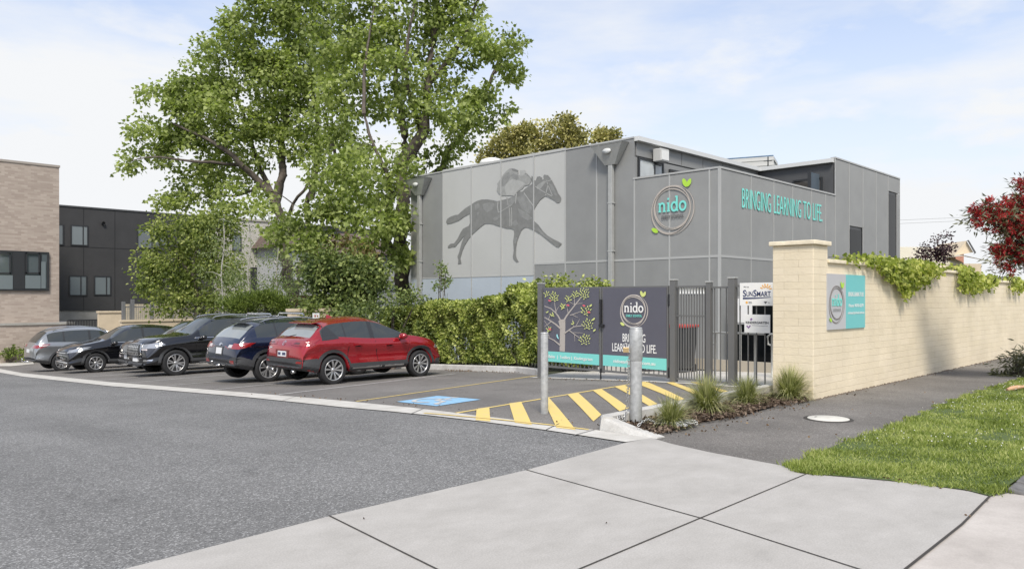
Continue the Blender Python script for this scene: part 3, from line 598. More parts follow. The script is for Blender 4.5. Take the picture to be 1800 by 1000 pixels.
for pts, m in (([(645, 82), (672, 84), (704, 100), (700, 114), (668, 108), (650, 98)], 0), ([(560, 175), (590, 130), (625, 110), (640, 150), (610, 200), (580, 235), (555, 240)], 1), ([(640, 140), (665, 125), (700, 140), (712, 170), (690, 185), (650, 165)], 1),
               ([(600, 215), (650, 175), (720, 190), (770, 215), (735, 240), (700, 275), (665, 320), (600, 318), (585, 260)], 3), ([(720, 100), (760, 95), (775, 120), (740, 150), (720, 150)], 3), ([(730, 150), (800, 155), (810, 200), (760, 205)], 2),
               ([(390, 395), (450, 380), (500, 390), (480, 440), (430, 470), (400, 440)], 1), ([(320, 400), (360, 385), (370, 420), (330, 450)], 1), ([(340, 470), (365, 460), (350, 500)], 1), ([(480, 520), (540, 490), (560, 500), (500, 545)], 1),
               ([(690, 340), (760, 300), (800, 350), (830, 440), (800, 480), (740, 440)], 1), ([(700, 430), (780, 470), (830, 520), (790, 540), (720, 500)], 1), ([(640, 560), (690, 530), (705, 570), (670, 590)], 1),
               ([(870, 230), (930, 190), (950, 200), (900, 260), (870, 262)], 2), ([(975, 215), (1005, 225), (1030, 280), (1050, 330), (1020, 310), (990, 260)], 1), ([(880, 600), (930, 655), (1010, 715), (1000, 725), (930, 680), (870, 625)], 1),
               ([(672, 680), (695, 690), (684, 740), (668, 740)], 1), ([(620, 345), (650, 330), (690, 330), (670, 380), (630, 420), (600, 400)], 1)):
    mp(pts, 2, m)
class PF:                                              # a drawing plane in mural pixels
    n = nrm
    @staticmethod
    def p(x, y, d=0): return mz(x, y, d)
for pts, w, m in (([(855, 240), (900, 270), (950, 300), (1000, 325)], 7, 3), ([(950, 185), (965, 225), (945, 320)], 7, 3), ([(965, 225), (1005, 320)], 6, 3), ([(945, 200), (998, 182)], 6, 3), ([(755, 295), (800, 360), (845, 420)], 8, 3), ([(775, 125), (835, 190)], 6, 1),
                  ([(527, 375), (522, 420), (530, 468), (560, 455)], 8, 3), ([(625, 425), (632, 500), (632, 590)], 6, 3), ([(645, 425), (648, 500), (646, 585)], 6, 3), ([(560, 455), (600, 430), (650, 400)], 8, 2), ([(605, 335), (615, 400)], 9, 2), ([(690, 300), (680, 390)], 8, 3)):
    stroke2(mural, PF, [(x, y) for x, y in pts], w, .005, .001, m=m)
# thin panel joints run over the print
part(mural, 'horse_and_rider_print', [m_h1, m_h2, m_h3, m_h4])
j = MB()
for a in (6.61, 8.11, 9.58): j.box(R0 - .024, R0 - .012, L0 + a - .022, L0 + a + .022, ZB, HT - .1)
part(j, 'mural_joint', m_trim)
# rainheads and downpipes
def rainhead(u0, u1, v0, v1, ub, wb):
    la, lb = FR(u1, R0), FR(u0, R0); lm = (la + lb) / 2; z0 = Z(v0, dep(R0, lm)); z1 = Z(v1, dep(R0, lm)); dpt = .34
    h = MB(); vs = []
    for z_, hw, dd in ((z1, wb / 2, .16), (z0 - .06, (lb - la) / 2 - .05, dpt), (z0, (lb - la) / 2, dpt + .03)):
        for sx, sy in ((-dd, -1), (-dd, 1), (-.014, 1), (-.014, -1)): vs.append((R0 + sx, lm + sy * hw, z_))
    h.add(vs, [(0, 1, 5, 4), (1, 2, 6, 5), (3, 0, 4, 7), (4, 5, 9, 8), (5, 6, 10, 9), (7, 4, 8, 11), (8, 9, 10, 11), (0, 3, 2, 1)])
    rh = part(h, 'rainhead', m_steel)
    o = MB(); o.lathe([(.001, -.012), (.10, -.012), (.10, .0)], (0, 0, 0), 'x', 16)
    o.v = [(R0 - .14 - dpt * .48 + x * 1.0 - R0, lm + .0 + y * 1.5 - L0, (z0 + z1) / 2 + .08 + z * .8) for x, y, z in o.v]; oo = o.build('overflow_hole', m_cap, rh)
    d_ = MB(); d_.box(R0 - .15, R0 - .03, lm - .075, lm + .075, GZ, z1 + .02)
    for zz_ in (1.2, 2.9, 4.3): d_.box(R0 - .156, R0 - .014, lm - .10, lm + .10, zz_, zz_ + .04)
    part(d_, 'downpipe', m_steel, bevel=.012)
rainhead(1049.5, 1106.5, 255, 291, 0, .36); rainhead(722.5, 760, 316, 344, 0, .36)
# things on the building
def circ_ring(mb, fr, cx, cy, r, w, seed, d, m):
    rr = random.Random(seed); a, b_, p1, p2 = rr.uniform(-.06, .06), rr.uniform(.02, .05), rr.uniform(0, 6), rr.uniform(0, 6); dx, dy = rr.uniform(-.05, .05) * r, rr.uniform(-.05, .05) * r
    pts = [(cx + dx + r * (1 + a * math.cos(2 * q + p1) + b_ * math.sin(q + p2)) * math.cos(q), cy + dy + r * 1.02 * (1 + a * math.cos(2 * q + p1) + b_ * math.sin(q + p2)) * math.sin(q)) for q in [2 * math.pi * i / 56 for i in range(56)]]
    ws = [w * (.75 + .35 * math.sin(q * 3 + p1)) for q in [2 * math.pi * i / 56 for i in range(56)]]
    stroke2(mb, fr, pts, ws, d, d, True, m)
def nido(mb, fr, cx, cy, h, w, d, m):                 # slab serif lower case word; h = x height, w = total width
    bw = .17 * h * 1.0; s = .16 * h
    xs = [0]; U = h                                   # widths: n 1.12 i .55 d 1.15 o 1.05 in x heights
    tot = (1.22 + .62 + 1.22 + 1.05) * h; kx = w / tot; x = cx - w / 2
    def st(pts, ww, lay=0, closed=False): stroke2(mb, fr, [(x + px * h * kx, cy + py * h) for px, py in pts], ww, d + lay * .0008, .004 if lay else .004, closed, m)
    V = .225 * h; Hh = .15 * h
    st([(.22, 0), (.22, 1)], V); st([(.03, .94), (.24, .94)], Hh, 1); st([(.03, .06), (.44, .06)], Hh, 1); st([(.22, .72), (.38, .90), (.60, .96), (.80, .88), (.88, .68), (.88, .0)], V, 2); st([(.68, .06), (1.10, .06)], Hh, 1)
    x += 1.22 * h * kx; st([(.28, 0), (.28, 1)], V); st([(.06, .94), (.3, .94)], Hh, 1); st([(.06, .06), (.52, .06)], Hh, 1)
    stroke2(mb, fr, [(x + .26 * h * kx - .11 * h, cy + 1.38 * h), (x + .26 * h * kx + .11 * h, cy + 1.38 * h)], .22 * h, d, .004, False, m)
    x += .62 * h * kx; st([(.50 + .38 * math.cos(q), .5 + .46 * math.sin(q)) for q in [6.2832 * i / 20 for i in range(20)]], V, 2, True); st([(.88, 0), (.88, 1.62)], V); st([(.66, 1.56), (.9, 1.56)], Hh, 1); st([(.88, .06), (1.10, .06)], Hh, 1)
    x += 1.22 * h * kx; st([(.50 + .42 * math.cos(q), .5 + .46 * math.sin(q)) for q in [6.2832 * i / 20 for i in range(20)]], V, 2, True)
def logo(mb, fr, cx, cy, R, d, ring, word, sub, leaf, rw=.06, ww=1.28, sw=1.0):
    for i, (k, s) in enumerate(((1.01, 3), (.95, 8), (.885, 12), (.83, 21))): circ_ring(mb, fr, cx, cy, R * k, R * rw, s, d + .001 * i, ring)
    nido(mb, fr, cx, cy - .13 * R, R * .385, R * ww * 1.07, d + .006, word)
    text2(mb, fr, 'EARLY SCHOOL', cx + .02 * R, cy - .42 * R, R * sw * 1.08, R * .15, .01, d + .006, .004, sub, 'c')
    leaf2(mb, fr, cx + .60 * R, cy + 1.0 * R, rad(115), .40 * R, .20 * R, d + .007, leaf); leaf2(mb, fr, cx + .80 * R, cy + .98 * R, rad(62), .36 * R, .19 * R, d + .009, leaf)
    leaf2(mb, fr, cx - .86 * R, cy - .88 * R, rad(-28), .36 * R, .19 * R, d + .007, leaf)
m_ring = M('taupe_ring', (.46, .415, .37), .5); m_teal = M('teal', (.20, .70, .62), .45); m_leafg = M('lime_leaf', (.42, .68, .06), .45); m_cream = M('sign_white', (.80, .80, .78), .45); m_slate = M('banner_slate', (.10, .10, .125), .45, var=.06, vs=1.5); m_ringp = M('pale_ring', (.52, .475, .43), .5)
m_gsub = M('sign_grey_text', (.33, .34, .34), .5)
c = onR(1181.6, 366, R0 - .03)
f = Frame((R0 - .02, c.y, c.z), (0, -1, 0), (0, 0, 1)); lg = MB(); logo(lg, f, 0, 0, .655, .006, 0, 1, 2, 3, rw=.046)
tag(lg.build('round_logo_sign', [m_ring, m_teal, M('sign_charcoal', (.10, .10, .10), .5), m_leafg]), 'round nido logo of taupe rings and teal word on the grey wall below the terrace', 'sign')
a_, b2_ = onL(1303.5, 365, L0), onL(1444.5, 392, L0)
f = Frame((a_.x, L0 - .018, 4.0), (1, 0, 0), (0, 0, 1)); lg = MB()
ww_ = [('BRINGING', 0, 1.95), ('LEARNING', 2.12, 1.72), ('TO', 4.0, .42), ('LIFE.', 4.55, .70)]
xx = [FL(u, L0) - a_.x for u in (1303.5, 1354, 1359.5, 1407, 1411, 1424, 1428, 1444.5)]
for (s_, _, _), x0_, x1_ in zip(ww_, xx[0::2], xx[1::2]): text2(lg, f, s_, x0_, 0, x1_ - x0_, .58, -.010, .006, .012)
tag(lg.build('slogan_lettering', m_teal), 'teal raised lettering BRINGING LEARNING TO LIFE high on the grey right-hand wall', 'lettering')
# floodlight, roof dome, aerial, flashing
fl = onL(1150, 275, L0 + TL); q = empty('floodlight', (fl.x, L0 + TL - .04, fl.z), 0, 'boxy pale floodlight fixed above the terrace window', 'floodlight')
t = MB(); t.box(-.22, .22, -.34, -.06, -.20, .17); t.build('housing', M('lamp_housing', (.5, .5, .48), .5), q, .02)
t = MB(); t.box(-.18, .18, -.352, -.338, -.16, .11); t.build('lens', M('lamp_lens', (.75, .75, .72), .2), q)
t = MB(); t.box(-.05, .05, -.07, .02, -.12, .05); t.box(-.02, .3, -.05, -.02, -.26, -.22); t.build('bracket', m_fdark, q)
rv = onR(865, 283, R0 + 1.2); q = empty('roof_vent', (R0 + 1.2, FR(865, R0 + 1.2), HT - .14), 0, 'low white domed vent on the flat roof above the mural', 'roof vent')
t = MB(); t.lathe([(.36, 0), (.36, .28), (.46, .30), (.46, .36), (.40, .46), (.2, .53), (.001, .55)], (0, 0, 0), 'z', 24); t.build('dome', M('vent_white', (.74, .74, .72), .5), q)
t = MB(); t.lathe([(.40, 0), (.42, .05), (.34, .05)], (0, 0, 0), 'z', 24); t.build('flange', m_steel, q)
fp = onL(1182, 257, L0 + TL + .3); t = MB(); t.box(-.32, .28, -.10, .10, 0, .03); t.tube([(-.34, 0, .02), (-.30, 0, .12), (-.15, 0, .04), (.1, .0, .06), (.30, .02, .10)], .035, 6)
o = t.build('roof_flashing_scrap', M('rusty_metal', (.10, .055, .045), .7)); o.location = (fp.x, L0 + TL + .3, HT - .05); tag(o, 'small dark bent metal scrap lying on the white roof edge', 'metal scrap')
ax, ay = PD(1350, 40); t = MB(); t.tube([(0, 0, -3), (0, 0, .35)], .03, 6)
aer = empty('tv_aerial', (ax, ay, Z(292, 40)), .4, 'spiky dark television aerial sticking up behind the roof beside the far tower', 'aerial'); t.build('mast', m_fdark, aer)
t = MB(); t.tube([(-.35, 0, .2), (.35, 0, .35)], .02, 5)
for i in range(7): t.tube([(-.33 + i * .11, -.2, .2 + i * .023), (-.33 + i * .11, .2, .2 + i * .023)], .014, 4); t.tube([(-.33 + i * .11, 0, .05 + i * .02), (-.33 + i * .11, 0, .42 + i * .02)], .012, 4)
t.build('elements', m_fdark, aer)
tx, ty = PD(1322, 170); tw = empty('distant_tower', (tx, ty, 0), rad(20), 'far glassy blue apartment tower just showing over the roof', 'building')
m_tg = M('tower_glass', (.10, .17, .26), .15, spec=.6, var=.4, vs=.4); m_ts = M('tower_slab', (.55, .55, .53), .6)
t = MB(); t.box(-5.2, 3.8, -5, 5, 0, Z(278, 170) - .6); t.build('glazing', m_tg, tw)
t = MB()
for i in range(1, 12): t.box(-5.4, 4.0, -5.2, 5.2, Z(278, 170) - 1.1 * i - .6, Z(278, 170) - 1.1 * i - .42)
for i in range(6): t.box(-5.3 + i * 1.8, -5.15 + i * 1.8, -5.1, 5.1, 10, Z(278, 170) - .9)
t.build('floor_slab', m_ts, tw)
# ---------------------------------------------------------------- cream painted brick wall
m_cb = brick('cream_painted_brick', (.76, .66, .485), (.79, .69, .52), (.64, .54, .385), bw=.46, bh=.112, ms=.009, bump=.55, soft=.16, vary=.12, patch=.55)
m_cope = M('cream_coping', (.78, .69, .52), .7, var=.12, vs=5, bump=.3, bs=30)
WR, WL = 11.37, 4.84
wall = empty('brick_wall', (WR, WL, 0), 0, 'long cream painted brick boundary wall with a tall end pillar beside the footpath', 'wall')
def wpart(mb, name, m, bevel=0): mb.v = [(x - WR, y - WL, z) for x, y, z in mb.v]; return mb.build(name, m, wall, bevel)
zc = Z(421.5, dep(WR, WL)); zw = Z(455.5, dep(WR + .55, WL))
PW = FR(1358, WR) - WL; PD_ = FL(1451.5, WL) - WR; print('pillar', PW, PD_)
b = MB(); b.box(WR, WR + .53, WL, WL + PW, -.2, zc - .068); wpart(b, 'pillar', m_cb, .012)
b = MB(); b.box(WR - .045, WR + .575, WL - .045, WL + PW + .045, zc - .067, zc); wpart(b, 'pillar_cap', m_cope, .012)
r1 = FL(1643, WL); r2 = FL(1700, WL)
b = MB(); b.box(WR + .531, r2, WL + .012, WL + .24, -.2, zw - .06); wpart(b, 'wall_face', m_cb)
b = MB(); b.box(r2, 60, WL + .012, WL + .24, -.2, zw - .20); wpart(b, 'wall_face', m_cb)
b = MB(); b.box(WR + .532, r2 + .02, WL - .03, WL + .29, zw - .058, zw); wpart(b, 'coping', m_cope, .01)
b = MB(); b.box(r2 + .021, 60, WL - .03, WL + .29, zw - .198, zw - .14); wpart(b, 'coping', m_cope, .01)
b = MB(); b.box(r1 - .3, r2 + .3, WL + .30, WL + .9, -.2, zw + .06); wpart(b, 'rear_pier', m_cb)
b = MB(); b.box(r1 - .36, r2 + .36, WL + .25, WL + .96, zw + .062, zw + .13); wpart(b, 'coping', m_cope, .01)
# crumbling edge at the foot
nn = 420; cx = WR + rng.uniform(0, 1, nn) ** 1.4 * 14; t = MB()
for x in cx:
    s = rng.uniform(.008, .022); y = WL - rng.uniform(-.01, .03); t.lathe([(.001, -.0), (s, .0), (s * .8, s * .6), (.001, s)], (x, y, .006), 'z', 5, smooth=False)
t.v = [(x, y, z) for x, y, z in t.v]; tag(t.build('gravel', M('path_gravel', (.16, .13, .10), .9)), kind='stuff')
# wall sign
a, b_ = onL(1452.6, 480.7, WL), onL(1519.4, 576, WL); sx0, sx1 = a.x, b_.x; z1 = Z(480.7, dep(sx0, WL)); z0 = Z(580, dep(sx0, WL)); sm = (sx0 + sx1) / 2
sg = empty('wall_sign', (sx0, WL - .012, z0), 0, 'half grey half teal nido sign fixed flat to the cream brick wall', 'sign')
w_, h_ = sx1 - sx0, z1 - z0; half = FL(1485.5, WL) - sx0
t = MB(); t.box(0, half, 0, .02, 0, h_); t.build('grey_half', M('sign_pale_grey', (.48, .48, .49), .4), sg)
t = MB(); t.box(half, w_, 0, .02, 0, h_); t.build('teal_half', M('sign_teal', (.14, .52, .52), .35), sg)
f = Frame((0, 0, 0), (1, 0, 0), (0, 0, 1)); lg = MB()
class SF:                                              # same frame, moved so that x grows to the right on this face
    n = Vector((0, -1, 0))
    @staticmethod
    def p(x, y, d=0): return Vector((x, -d, y))
logo(lg, SF, half * .5, h_ * .47, h_ * .335, .003, 0, 1, 2, 3, rw=.05, ww=1.25); lg.build('logo', [M('ring_grey', (.22, .20, .19), .5), m_teal, m_gsub, m_leafg], sg)
lg = MB(); tw_ = w_ - half
text2(lg, SF, 'BRINGING LEARNING TO LIFE.', half + tw_ * .52, h_ * .60, tw_ * .80, h_ * .085, 0, .004, .002, 0, 'c')
lg.build('slogan', m_cream, sg); lg = MB(); text2(lg, SF, 'Phone 9070 6279', half + tw_ * .52, h_ * .40, tw_ * .76, h_ * .060, .01, .004, .002, 0, 'c')
lg.build('phone_line', m_cream, sg); lg = MB(); text2(lg, SF, 'nidoearlyschool.com.au', half + tw_ * .52, h_ * .27, tw_ * .84, h_ * .05, .005, .004, .002, 0, 'c')
lg.build('web_line', m_cream, sg)
# ---------------------------------------------------------------- gates and fence on the line x = GR0
GR0 = 12.38
m_gate = M('gate_grey', (.14, .141, .14), .45, metal=.1, var=.05, vs=4); m_blk2 = M('black_hardware', (.015, .015, .017), .4)
def lat(u): return FR(u, GR0)
def post(u0, u1, vtop, label, zb=None):
    a, b = lat(u1), lat(u0); m = (a + b) / 2; hw = (b - a) / 2 * .72; z1 = Z(vtop, dep(GR0, m)); o = empty('fence_post', (GR0, m, g(m)), 0, label, 'fence post', 'square steel posts along the gates')
    t = MB(); t.box(-hw, hw, -hw, hw, -.05, z1 - g(m) - .03); t.build('post_shaft', m_gate, o, .006)
    t = MB(); t.box(-hw - .008, hw + .008, -hw - .008, hw + .008, z1 - g(m) - .03, z1 - g(m)); t.build('post_cap', m_steel, o, .005)
    return m, hw, z1
pA = post(946.5, 956.5, 497, 'square grey steel post at the hedge end of the double gates'); pB = post(1178, 1190.5, 490.5, 'square grey steel post between the double gates and the narrow bar gate')
pC = post(1241, 1252.5, 494, 'slimmer grey latch post on the right of the narrow bar gate'); pD = post(1280, 1296, 487, 'wide grey steel post left of the white SunSmart sign')
zt, zb_ = 1.775, .03
def dbl_gate(l1, l0, label, bu, art):
    """leaf between l0 < l1 (l1 is the left edge as seen)"""
    o = empty('double_gate_leaf', (GR0, l0, 0), 0, label, 'gate', 'pair of banner-covered swing gates'); w = l1 - l0
    t = MB(); e = .045
    t.box(-.02, .02, 0, e, zb_, zt); t.box(-.02, .02, w - e, w, zb_, zt); t.box(-.02, .02, e, w - e, zt - .04, zt); t.box(-.02, .02, e, w - e, zb_ + .02, zb_ + .06); t.build('gate_frame', m_gate, o)
    t = MB(); n = int(w / .105)
    for i in range(1, n): t.box(-.008, .008, w * i / n - .008, w * i / n + .008, zb_ + .06, zt - .04)
    t.build('gate_bars', m_gate, o)
    t = MB(); y1, y0 = lat(bu[0]) - l0, lat(bu[1]) - l0; t.box(-.030, -.024, y0, y1, .40, zt - .03); ban = t.build('banner', m_slate, o)
    t = MB(); t.box(-.031, -.024, y0, y1, .18, .40); t.build('teal_strip', M('banner_teal', (.20, .62, .57), .45), ban)
    art(ban, l0, y0, y1); return o
class GF:                                              # banner drawing plane: x, y are pixels of a 5x enlargement with origin (930, 480)
    def __init__(s, l0): s.l0 = l0; s.n = Vector((-1, 0, 0))
    def p(s, x, y, d=0): q = onR(930 + x / 5, 480 + y / 5, GR0 - .031 - d); return Vector((q.x - GR0, q.y - s.l0, q.z))
m_trunk = M('banner_taupe', (.42, .385, .35), .5); m_lf = M('banner_leaf', (.62, .68, .22), .5); m_rd = M('banner_pink', (.75, .12, .16), .5)
def art_tree(par, l0, y0, y1):
    f = GF(l0); t = MB()
    t.poly([f.p(x, y, .003) for x, y in ((268, 684), (272, 480), (258, 420), (290, 405), (318, 410), (318, 480), (314, 690))], .002, f.n)
    for i, (pts, w) in enumerate([([(285, 430), (255, 375), (230, 345), (190, 310), (136, 290)], 13), ([(238, 345), (228, 290), (222, 235)], 7), ([(236, 335), (262, 295)], 5), ([(300, 425), (330, 375), (360, 335), (400, 285), (460, 210)], 15), ([(398, 290), (400, 205)], 7), ([(402, 270), (470, 265)], 6),
                   ([(345, 360), (335, 300), (320, 270)], 6), ([(355, 250), (398, 280)], 5), ([(360, 370), (420, 350), (470, 330)], 7), ([(375, 362), (430, 392)], 6), ([(280, 490), (235, 450), (190, 420), (136, 388)], 15), ([(195, 425), (165, 450), (136, 470)], 7), ([(172, 405), (182, 375), (192, 350)], 6),
                   ([(310, 530), (350, 500), (395, 470), (490, 460)], 12), ([(415, 460), (445, 405)], 6), ([(392, 472), (378, 400)], 5), ([(350, 500), (410, 545), (470, 590)], 9), ([(400, 538), (403, 600)], 5), ([(390, 522), (470, 525)], 5), ([(275, 635), (220, 590), (170, 565)], 13), ([(178, 560), (155, 505)], 6), ([(136, 420), (170, 470)], 5)]):
        stroke2(t, f, pts, [w * (1 - .45 * j / (len(pts) - 1)) for j in range(len(pts))], .004 + .0003 * i, .002)
    t.build('printed_tree', m_trunk, par); t = MB(); rr = random.Random(4); lay = 0
    for cx, cy, R, n in ((152, 180, 26, 7), (215, 208, 44, 17), (340, 225, 30, 9), (295, 292, 24, 8), (402, 190, 34, 11), (485, 178, 50, 21), (498, 330, 46, 14), (515, 450, 52, 19), (490, 585, 52, 19), (205, 365, 20, 5), (172, 490, 24, 7), (385, 440, 14, 3), (560, 405, 10, 1), (568, 502, 10, 1), (536, 285, 8, 1), (160, 340, 8, 2)):
        for i in range(n):
            a = 2.4 * i; q = R * math.sqrt((i + .4) / n); x, y = cx + q * math.cos(a), cy + q * math.sin(a); an = math.atan2(y - cy - R * .6, x - cx); ln = rr.uniform(15, 21) * (1.6 if n == 1 else 1); lay += 1
            pts = [(x + math.cos(k) * ln / 2 * math.cos(an) - math.sin(k) * ln * .22 * math.sin(an), y + math.cos(k) * ln / 2 * math.sin(an) + math.sin(k) * ln * .22 * math.cos(an)) for k in [6.2832 * j / 8 for j in range(8)]]
            t.poly([f.p(px, py, .012 + .00012 * lay) for px, py in pts], .001, f.n)
    t.build('printed_leaves', m_lf, par); t = MB()
    for x, y in ((180, 242), (342, 282), (482, 285), (525, 343), (182, 492)):
        t.poly([f.p(x + 13 * math.cos(k), y + 7 * math.sin(k) + 3 * math.cos(k), .036) for k in [6.2832 * j / 10 for j in range(10)]], .001, f.n)
    t.build('printed_red_leaves', m_rd, par)
    t = MB(); t.poly([f.p(x, y, .02) for x, y in ((240, 540), (248, 535), (256, 560), (262, 580), (252, 575), (242, 560))], .001, f.n); t.build('printed_bird', M('banner_bird', (.35, .72, .75), .5), par)
    Fm = Frame((-.0335, y1, 0), (0, -1, 0), (0, 0, 1)); W_ = y1 - y0; t = MB(); 
    for s_, x0, x1 in (('Babies', .10, .22), ('|', .265, .272), ('Toddlers', .31, .50), ('|', .525, .532), ('Kindergarten', .57, .89)): text2(t, Fm, s_, W_ * x0, .262, W_ * (x1 - x0), .066, .012, .004, .002)
    t.build('strip_lettering', m_cream, par)
def art_logo(par, l0, y0, y1):
    f = GF(l0); c = f.p(922, 325); W_ = y1 - y0; Fm = Frame((-.033, y1, 0), (0, -1, 0), (0, 0, 1)); cx = y1 - c.y; t = MB()
    logo(t, Fm, cx, c.z, .315, .003, 0, 1, 2, 3, rw=.05, ww=1.36, sw=1.1); t.build('printed_logo', [m_ringp, m_cream, m_teal, m_lf], par)
    t = MB(); q = f.p(920, 605); text2(t, Fm, 'BRINGING', cx, q.z, (f.p(822, 0).y - f.p(1022, 0).y), .165, .01, .004, .002, 0, 'c'); q = f.p(928, 690); text2(t, Fm, 'LEARNING TO LIFE.', cx, q.z - .01, (f.p(733, 0).y - f.p(1122, 0).y), .165, .01, .004, .002, 0, 'c'); t.build('slogan', m_cream, par)
    t = MB(); text2(t, Fm, 'nidoearlyschool.com.au', cx, .258, W_ * .66, .070, .014, .004, .002, 0, 'c'); t.build('strip_lettering', m_cream, par)
gm = lat(1058.5)
dbl_gate(pA[0] - pA[1] - .03, gm + .012, 'left gate leaf with a banner of a printed tree and yellow leaves', (957, 1054.5), art_tree)
go = dbl_gate(gm - .012, pB[0] + pB[1] + .05, 'right gate leaf with a dark banner of the ringed nido logo and slogan', (1061.5, 1173), art_logo)
t = MB(); y_ = gm - go.location.y
t.box(-.075, -.032, y_ - .03, y_ + .02, 1.02, 1.52); t.build('latch', m_blk2, go, .008); t = MB(); t.box(-.085, -.03, y_ - .09, y_ + .03, .96, 1.015); t.build('latch_handle', m_blk2, go, .008); t = MB(); t.box(-.06, -.033, y_ - .008, y_ + .008, -.12, .12); t.build('drop_bolt', m_blk2, go)
t = MB(); t.box(-.045, .03, -.05, .0, 1.40, 1.62); t.box(-.045, .03, -.05, .0, .05, .24); t.build('hinge', m_blk2, go, .012)
def bars(o, y0, y1, z0, z1, n, rz=(None,), th=.009, name='bars'):
    t = MB()
    for i in range(n): y = y0 + (y1 - y0) * (i + .5) / n; t.box(-th, th, y - th, y + th, z0 + .03, z1 - .03)
    t.build(name, m_gate, o); t = MB(); t.box(-.018, .018, y0, y1, z1 - .035, z1); t.build('top_rail', m_gate, o); t = MB(); t.box(-.018, .018, y0, y1, z0, z0 + .035); t.build('bottom_rail', m_gate, o); t = MB()
    for z in rz:
        if z: t.box(-.012, .012, y0, y1, z, z + .03)
    if t.v: t.build('middle_rail', m_gate, o)
pg = empty('bar_gate', (GR0, pC[0], 0), 0, 'narrow grey gate of upright bars beside the nido banner gate', 'gate')
bars(pg, pC[1] + .01, pB[0] - pB[1] - .02 - pC[0], .02, 1.77, 11, (1.20,))
t = MB(); yy0, yy1 = pC[1] + .01, pB[0] - pB[1] - .02 - pC[0]
for i in range(9): t.tube([(-.02, yy0 + (yy1 - yy0) * (i + .7) / 10, 1.73), (-.02, yy0 + (yy1 - yy0) * (i + .7) / 10, 1.62)], .012, 6)
t.build('bar_tips', m_cap, pg)
fp_ = empty('bar_fence', (GR0, pD[0], 0), 0, 'grey upright bar fence panel between latch post and wide post', 'fence'); bars(fp_, pD[1], pC[0] - pC[1] - pD[0], .02, 1.75, 3)
yR = 4.95; fp2 = empty('bar_fence', (GR0, yR, 0), 0, 'grey upright bar fence panel carrying the two white signs beside the brick pillar', 'fence'); bars(fp2, 0, pD[0] - pD[1] - yR, .02, 1.77, 11)
# signs on that panel
def board(u0, u1, v0, v1, label, name, rnd=.01):
    l1, l0_ = lat(u0), lat(u1); m = (l0_ + l1) / 2; z1 = Z(v0, dep(GR0, l1)); z0 = Z(v1, dep(GR0, l1)); o = empty(name, (GR0 - .04, m, z0), 0, label, 'sign')
    t = MB(); t.box(-.006, .0, -(l1 - l0_) / 2, (l1 - l0_) / 2, 0, z1 - z0); t.build('board', m_cream, o, .003); return o, l1 - l0_, z1 - z0, Frame((-.007, (l1 - l0_) / 2, 0), (0, -1, 0), (0, 0, 1))
m_navy = M('sign_navy', (.02, .035, .12), .5); m_or = M('sign_orange', (.85, .42, .05), .5); m_gr = M('sign_dark_text', (.05, .05, .06), .5); m_pur = M('sign_purple', (.22, .08, .30), .5)
o, w, h, f = board(1302.5, 1362, 497.5, 537, 'white SunSmart sign with navy lettering and orange sun rays on the bar fence', 'sunsmart_sign')
t = MB(); text2(t, f, 'We are', w * .12, h * .80, w * .16, h * .055, 0, .003, .002, 2); text2(t, f, 'S', w * .10, h * .40, w * .10, h * .30, .016, .003, .002); text2(t, f, 'UN', w * .21, h * .41, w * .18, h * .22, .016, .003, .002); text2(t, f, 'S', w * .41, h * .40, w * .10, h * .30, .016, .003, .002); text2(t, f, 'MART', w * .52, h * .41, w * .40, h * .22, .016, .003, .002)
stroke2(t, f, [(w * .10, h * .32), (w * .5, h * .33), (w * .92, h * .37)], [.03, .02, .008], .003, .002)
for i, a in enumerate((100, 70, 40, 10, 130, 160)): c_, s_ = math.cos(rad(a)), math.sin(rad(a)); stroke2(t, f, [(w * .78 + c_ * w * .10, h * .70 + s_ * w * .09), (w * .78 + c_ * w * .17, h * .70 + s_ * w * .16)], .018, .003, .002, m=1)
stroke2(t, f, [(w * .78 + w * .07 * math.cos(q), h * .70 + w * .07 * math.sin(q)) for q in [rad(20 + i * 16) for i in range(9)]], .012, .003, .002, m=1)
stroke2(t, f, [(w * .19, h * .12), (w * .24, h * .16)], .035, .003, .002, m=1); text2(t, f, 'Cancer', w * .27, h * .15, w * .10, h * .035, 0, .003, .002, 2); text2(t, f, 'Council', w * .27, h * .10, w * .10, h * .035, 0, .003, .002, 2)
poly2(t, f, [(w * .72, h * .18), (w * .82, h * .18), (w * .77, h * .09)], .004, .002, 2); text2(t, f, 'Vic', w * .84, h * .12, w * .05, h * .04, 0, .003, .002, 2); t.build('print', [m_navy, m_or, m_gr], o)
o, w, h, f = board(1310.6, 1356, 552.5, 584, 'white kindergarten sign with a purple tick below the SunSmart sign', 'kindergarten_sign')
t = MB(); text2(t, f, 'KINDERGARTEN', w * .06, h * .50, w * .88, h * .13, .02, .003, .002); stroke2(t, f, [(w * .30, h * .41), (w * .92, h * .38)], .004, .003, .002)
stroke2(t, f, [(w * .10, h * .38), (w * .17, h * .26), (w * .24, h * .40)], .022, .003, .002, m=1); stroke2(t, f, [(w * .25, h * .70), (w * .30, h * .78)], .03, .003, .002, m=1); t.build('print', [m_gr, m_pur], o)
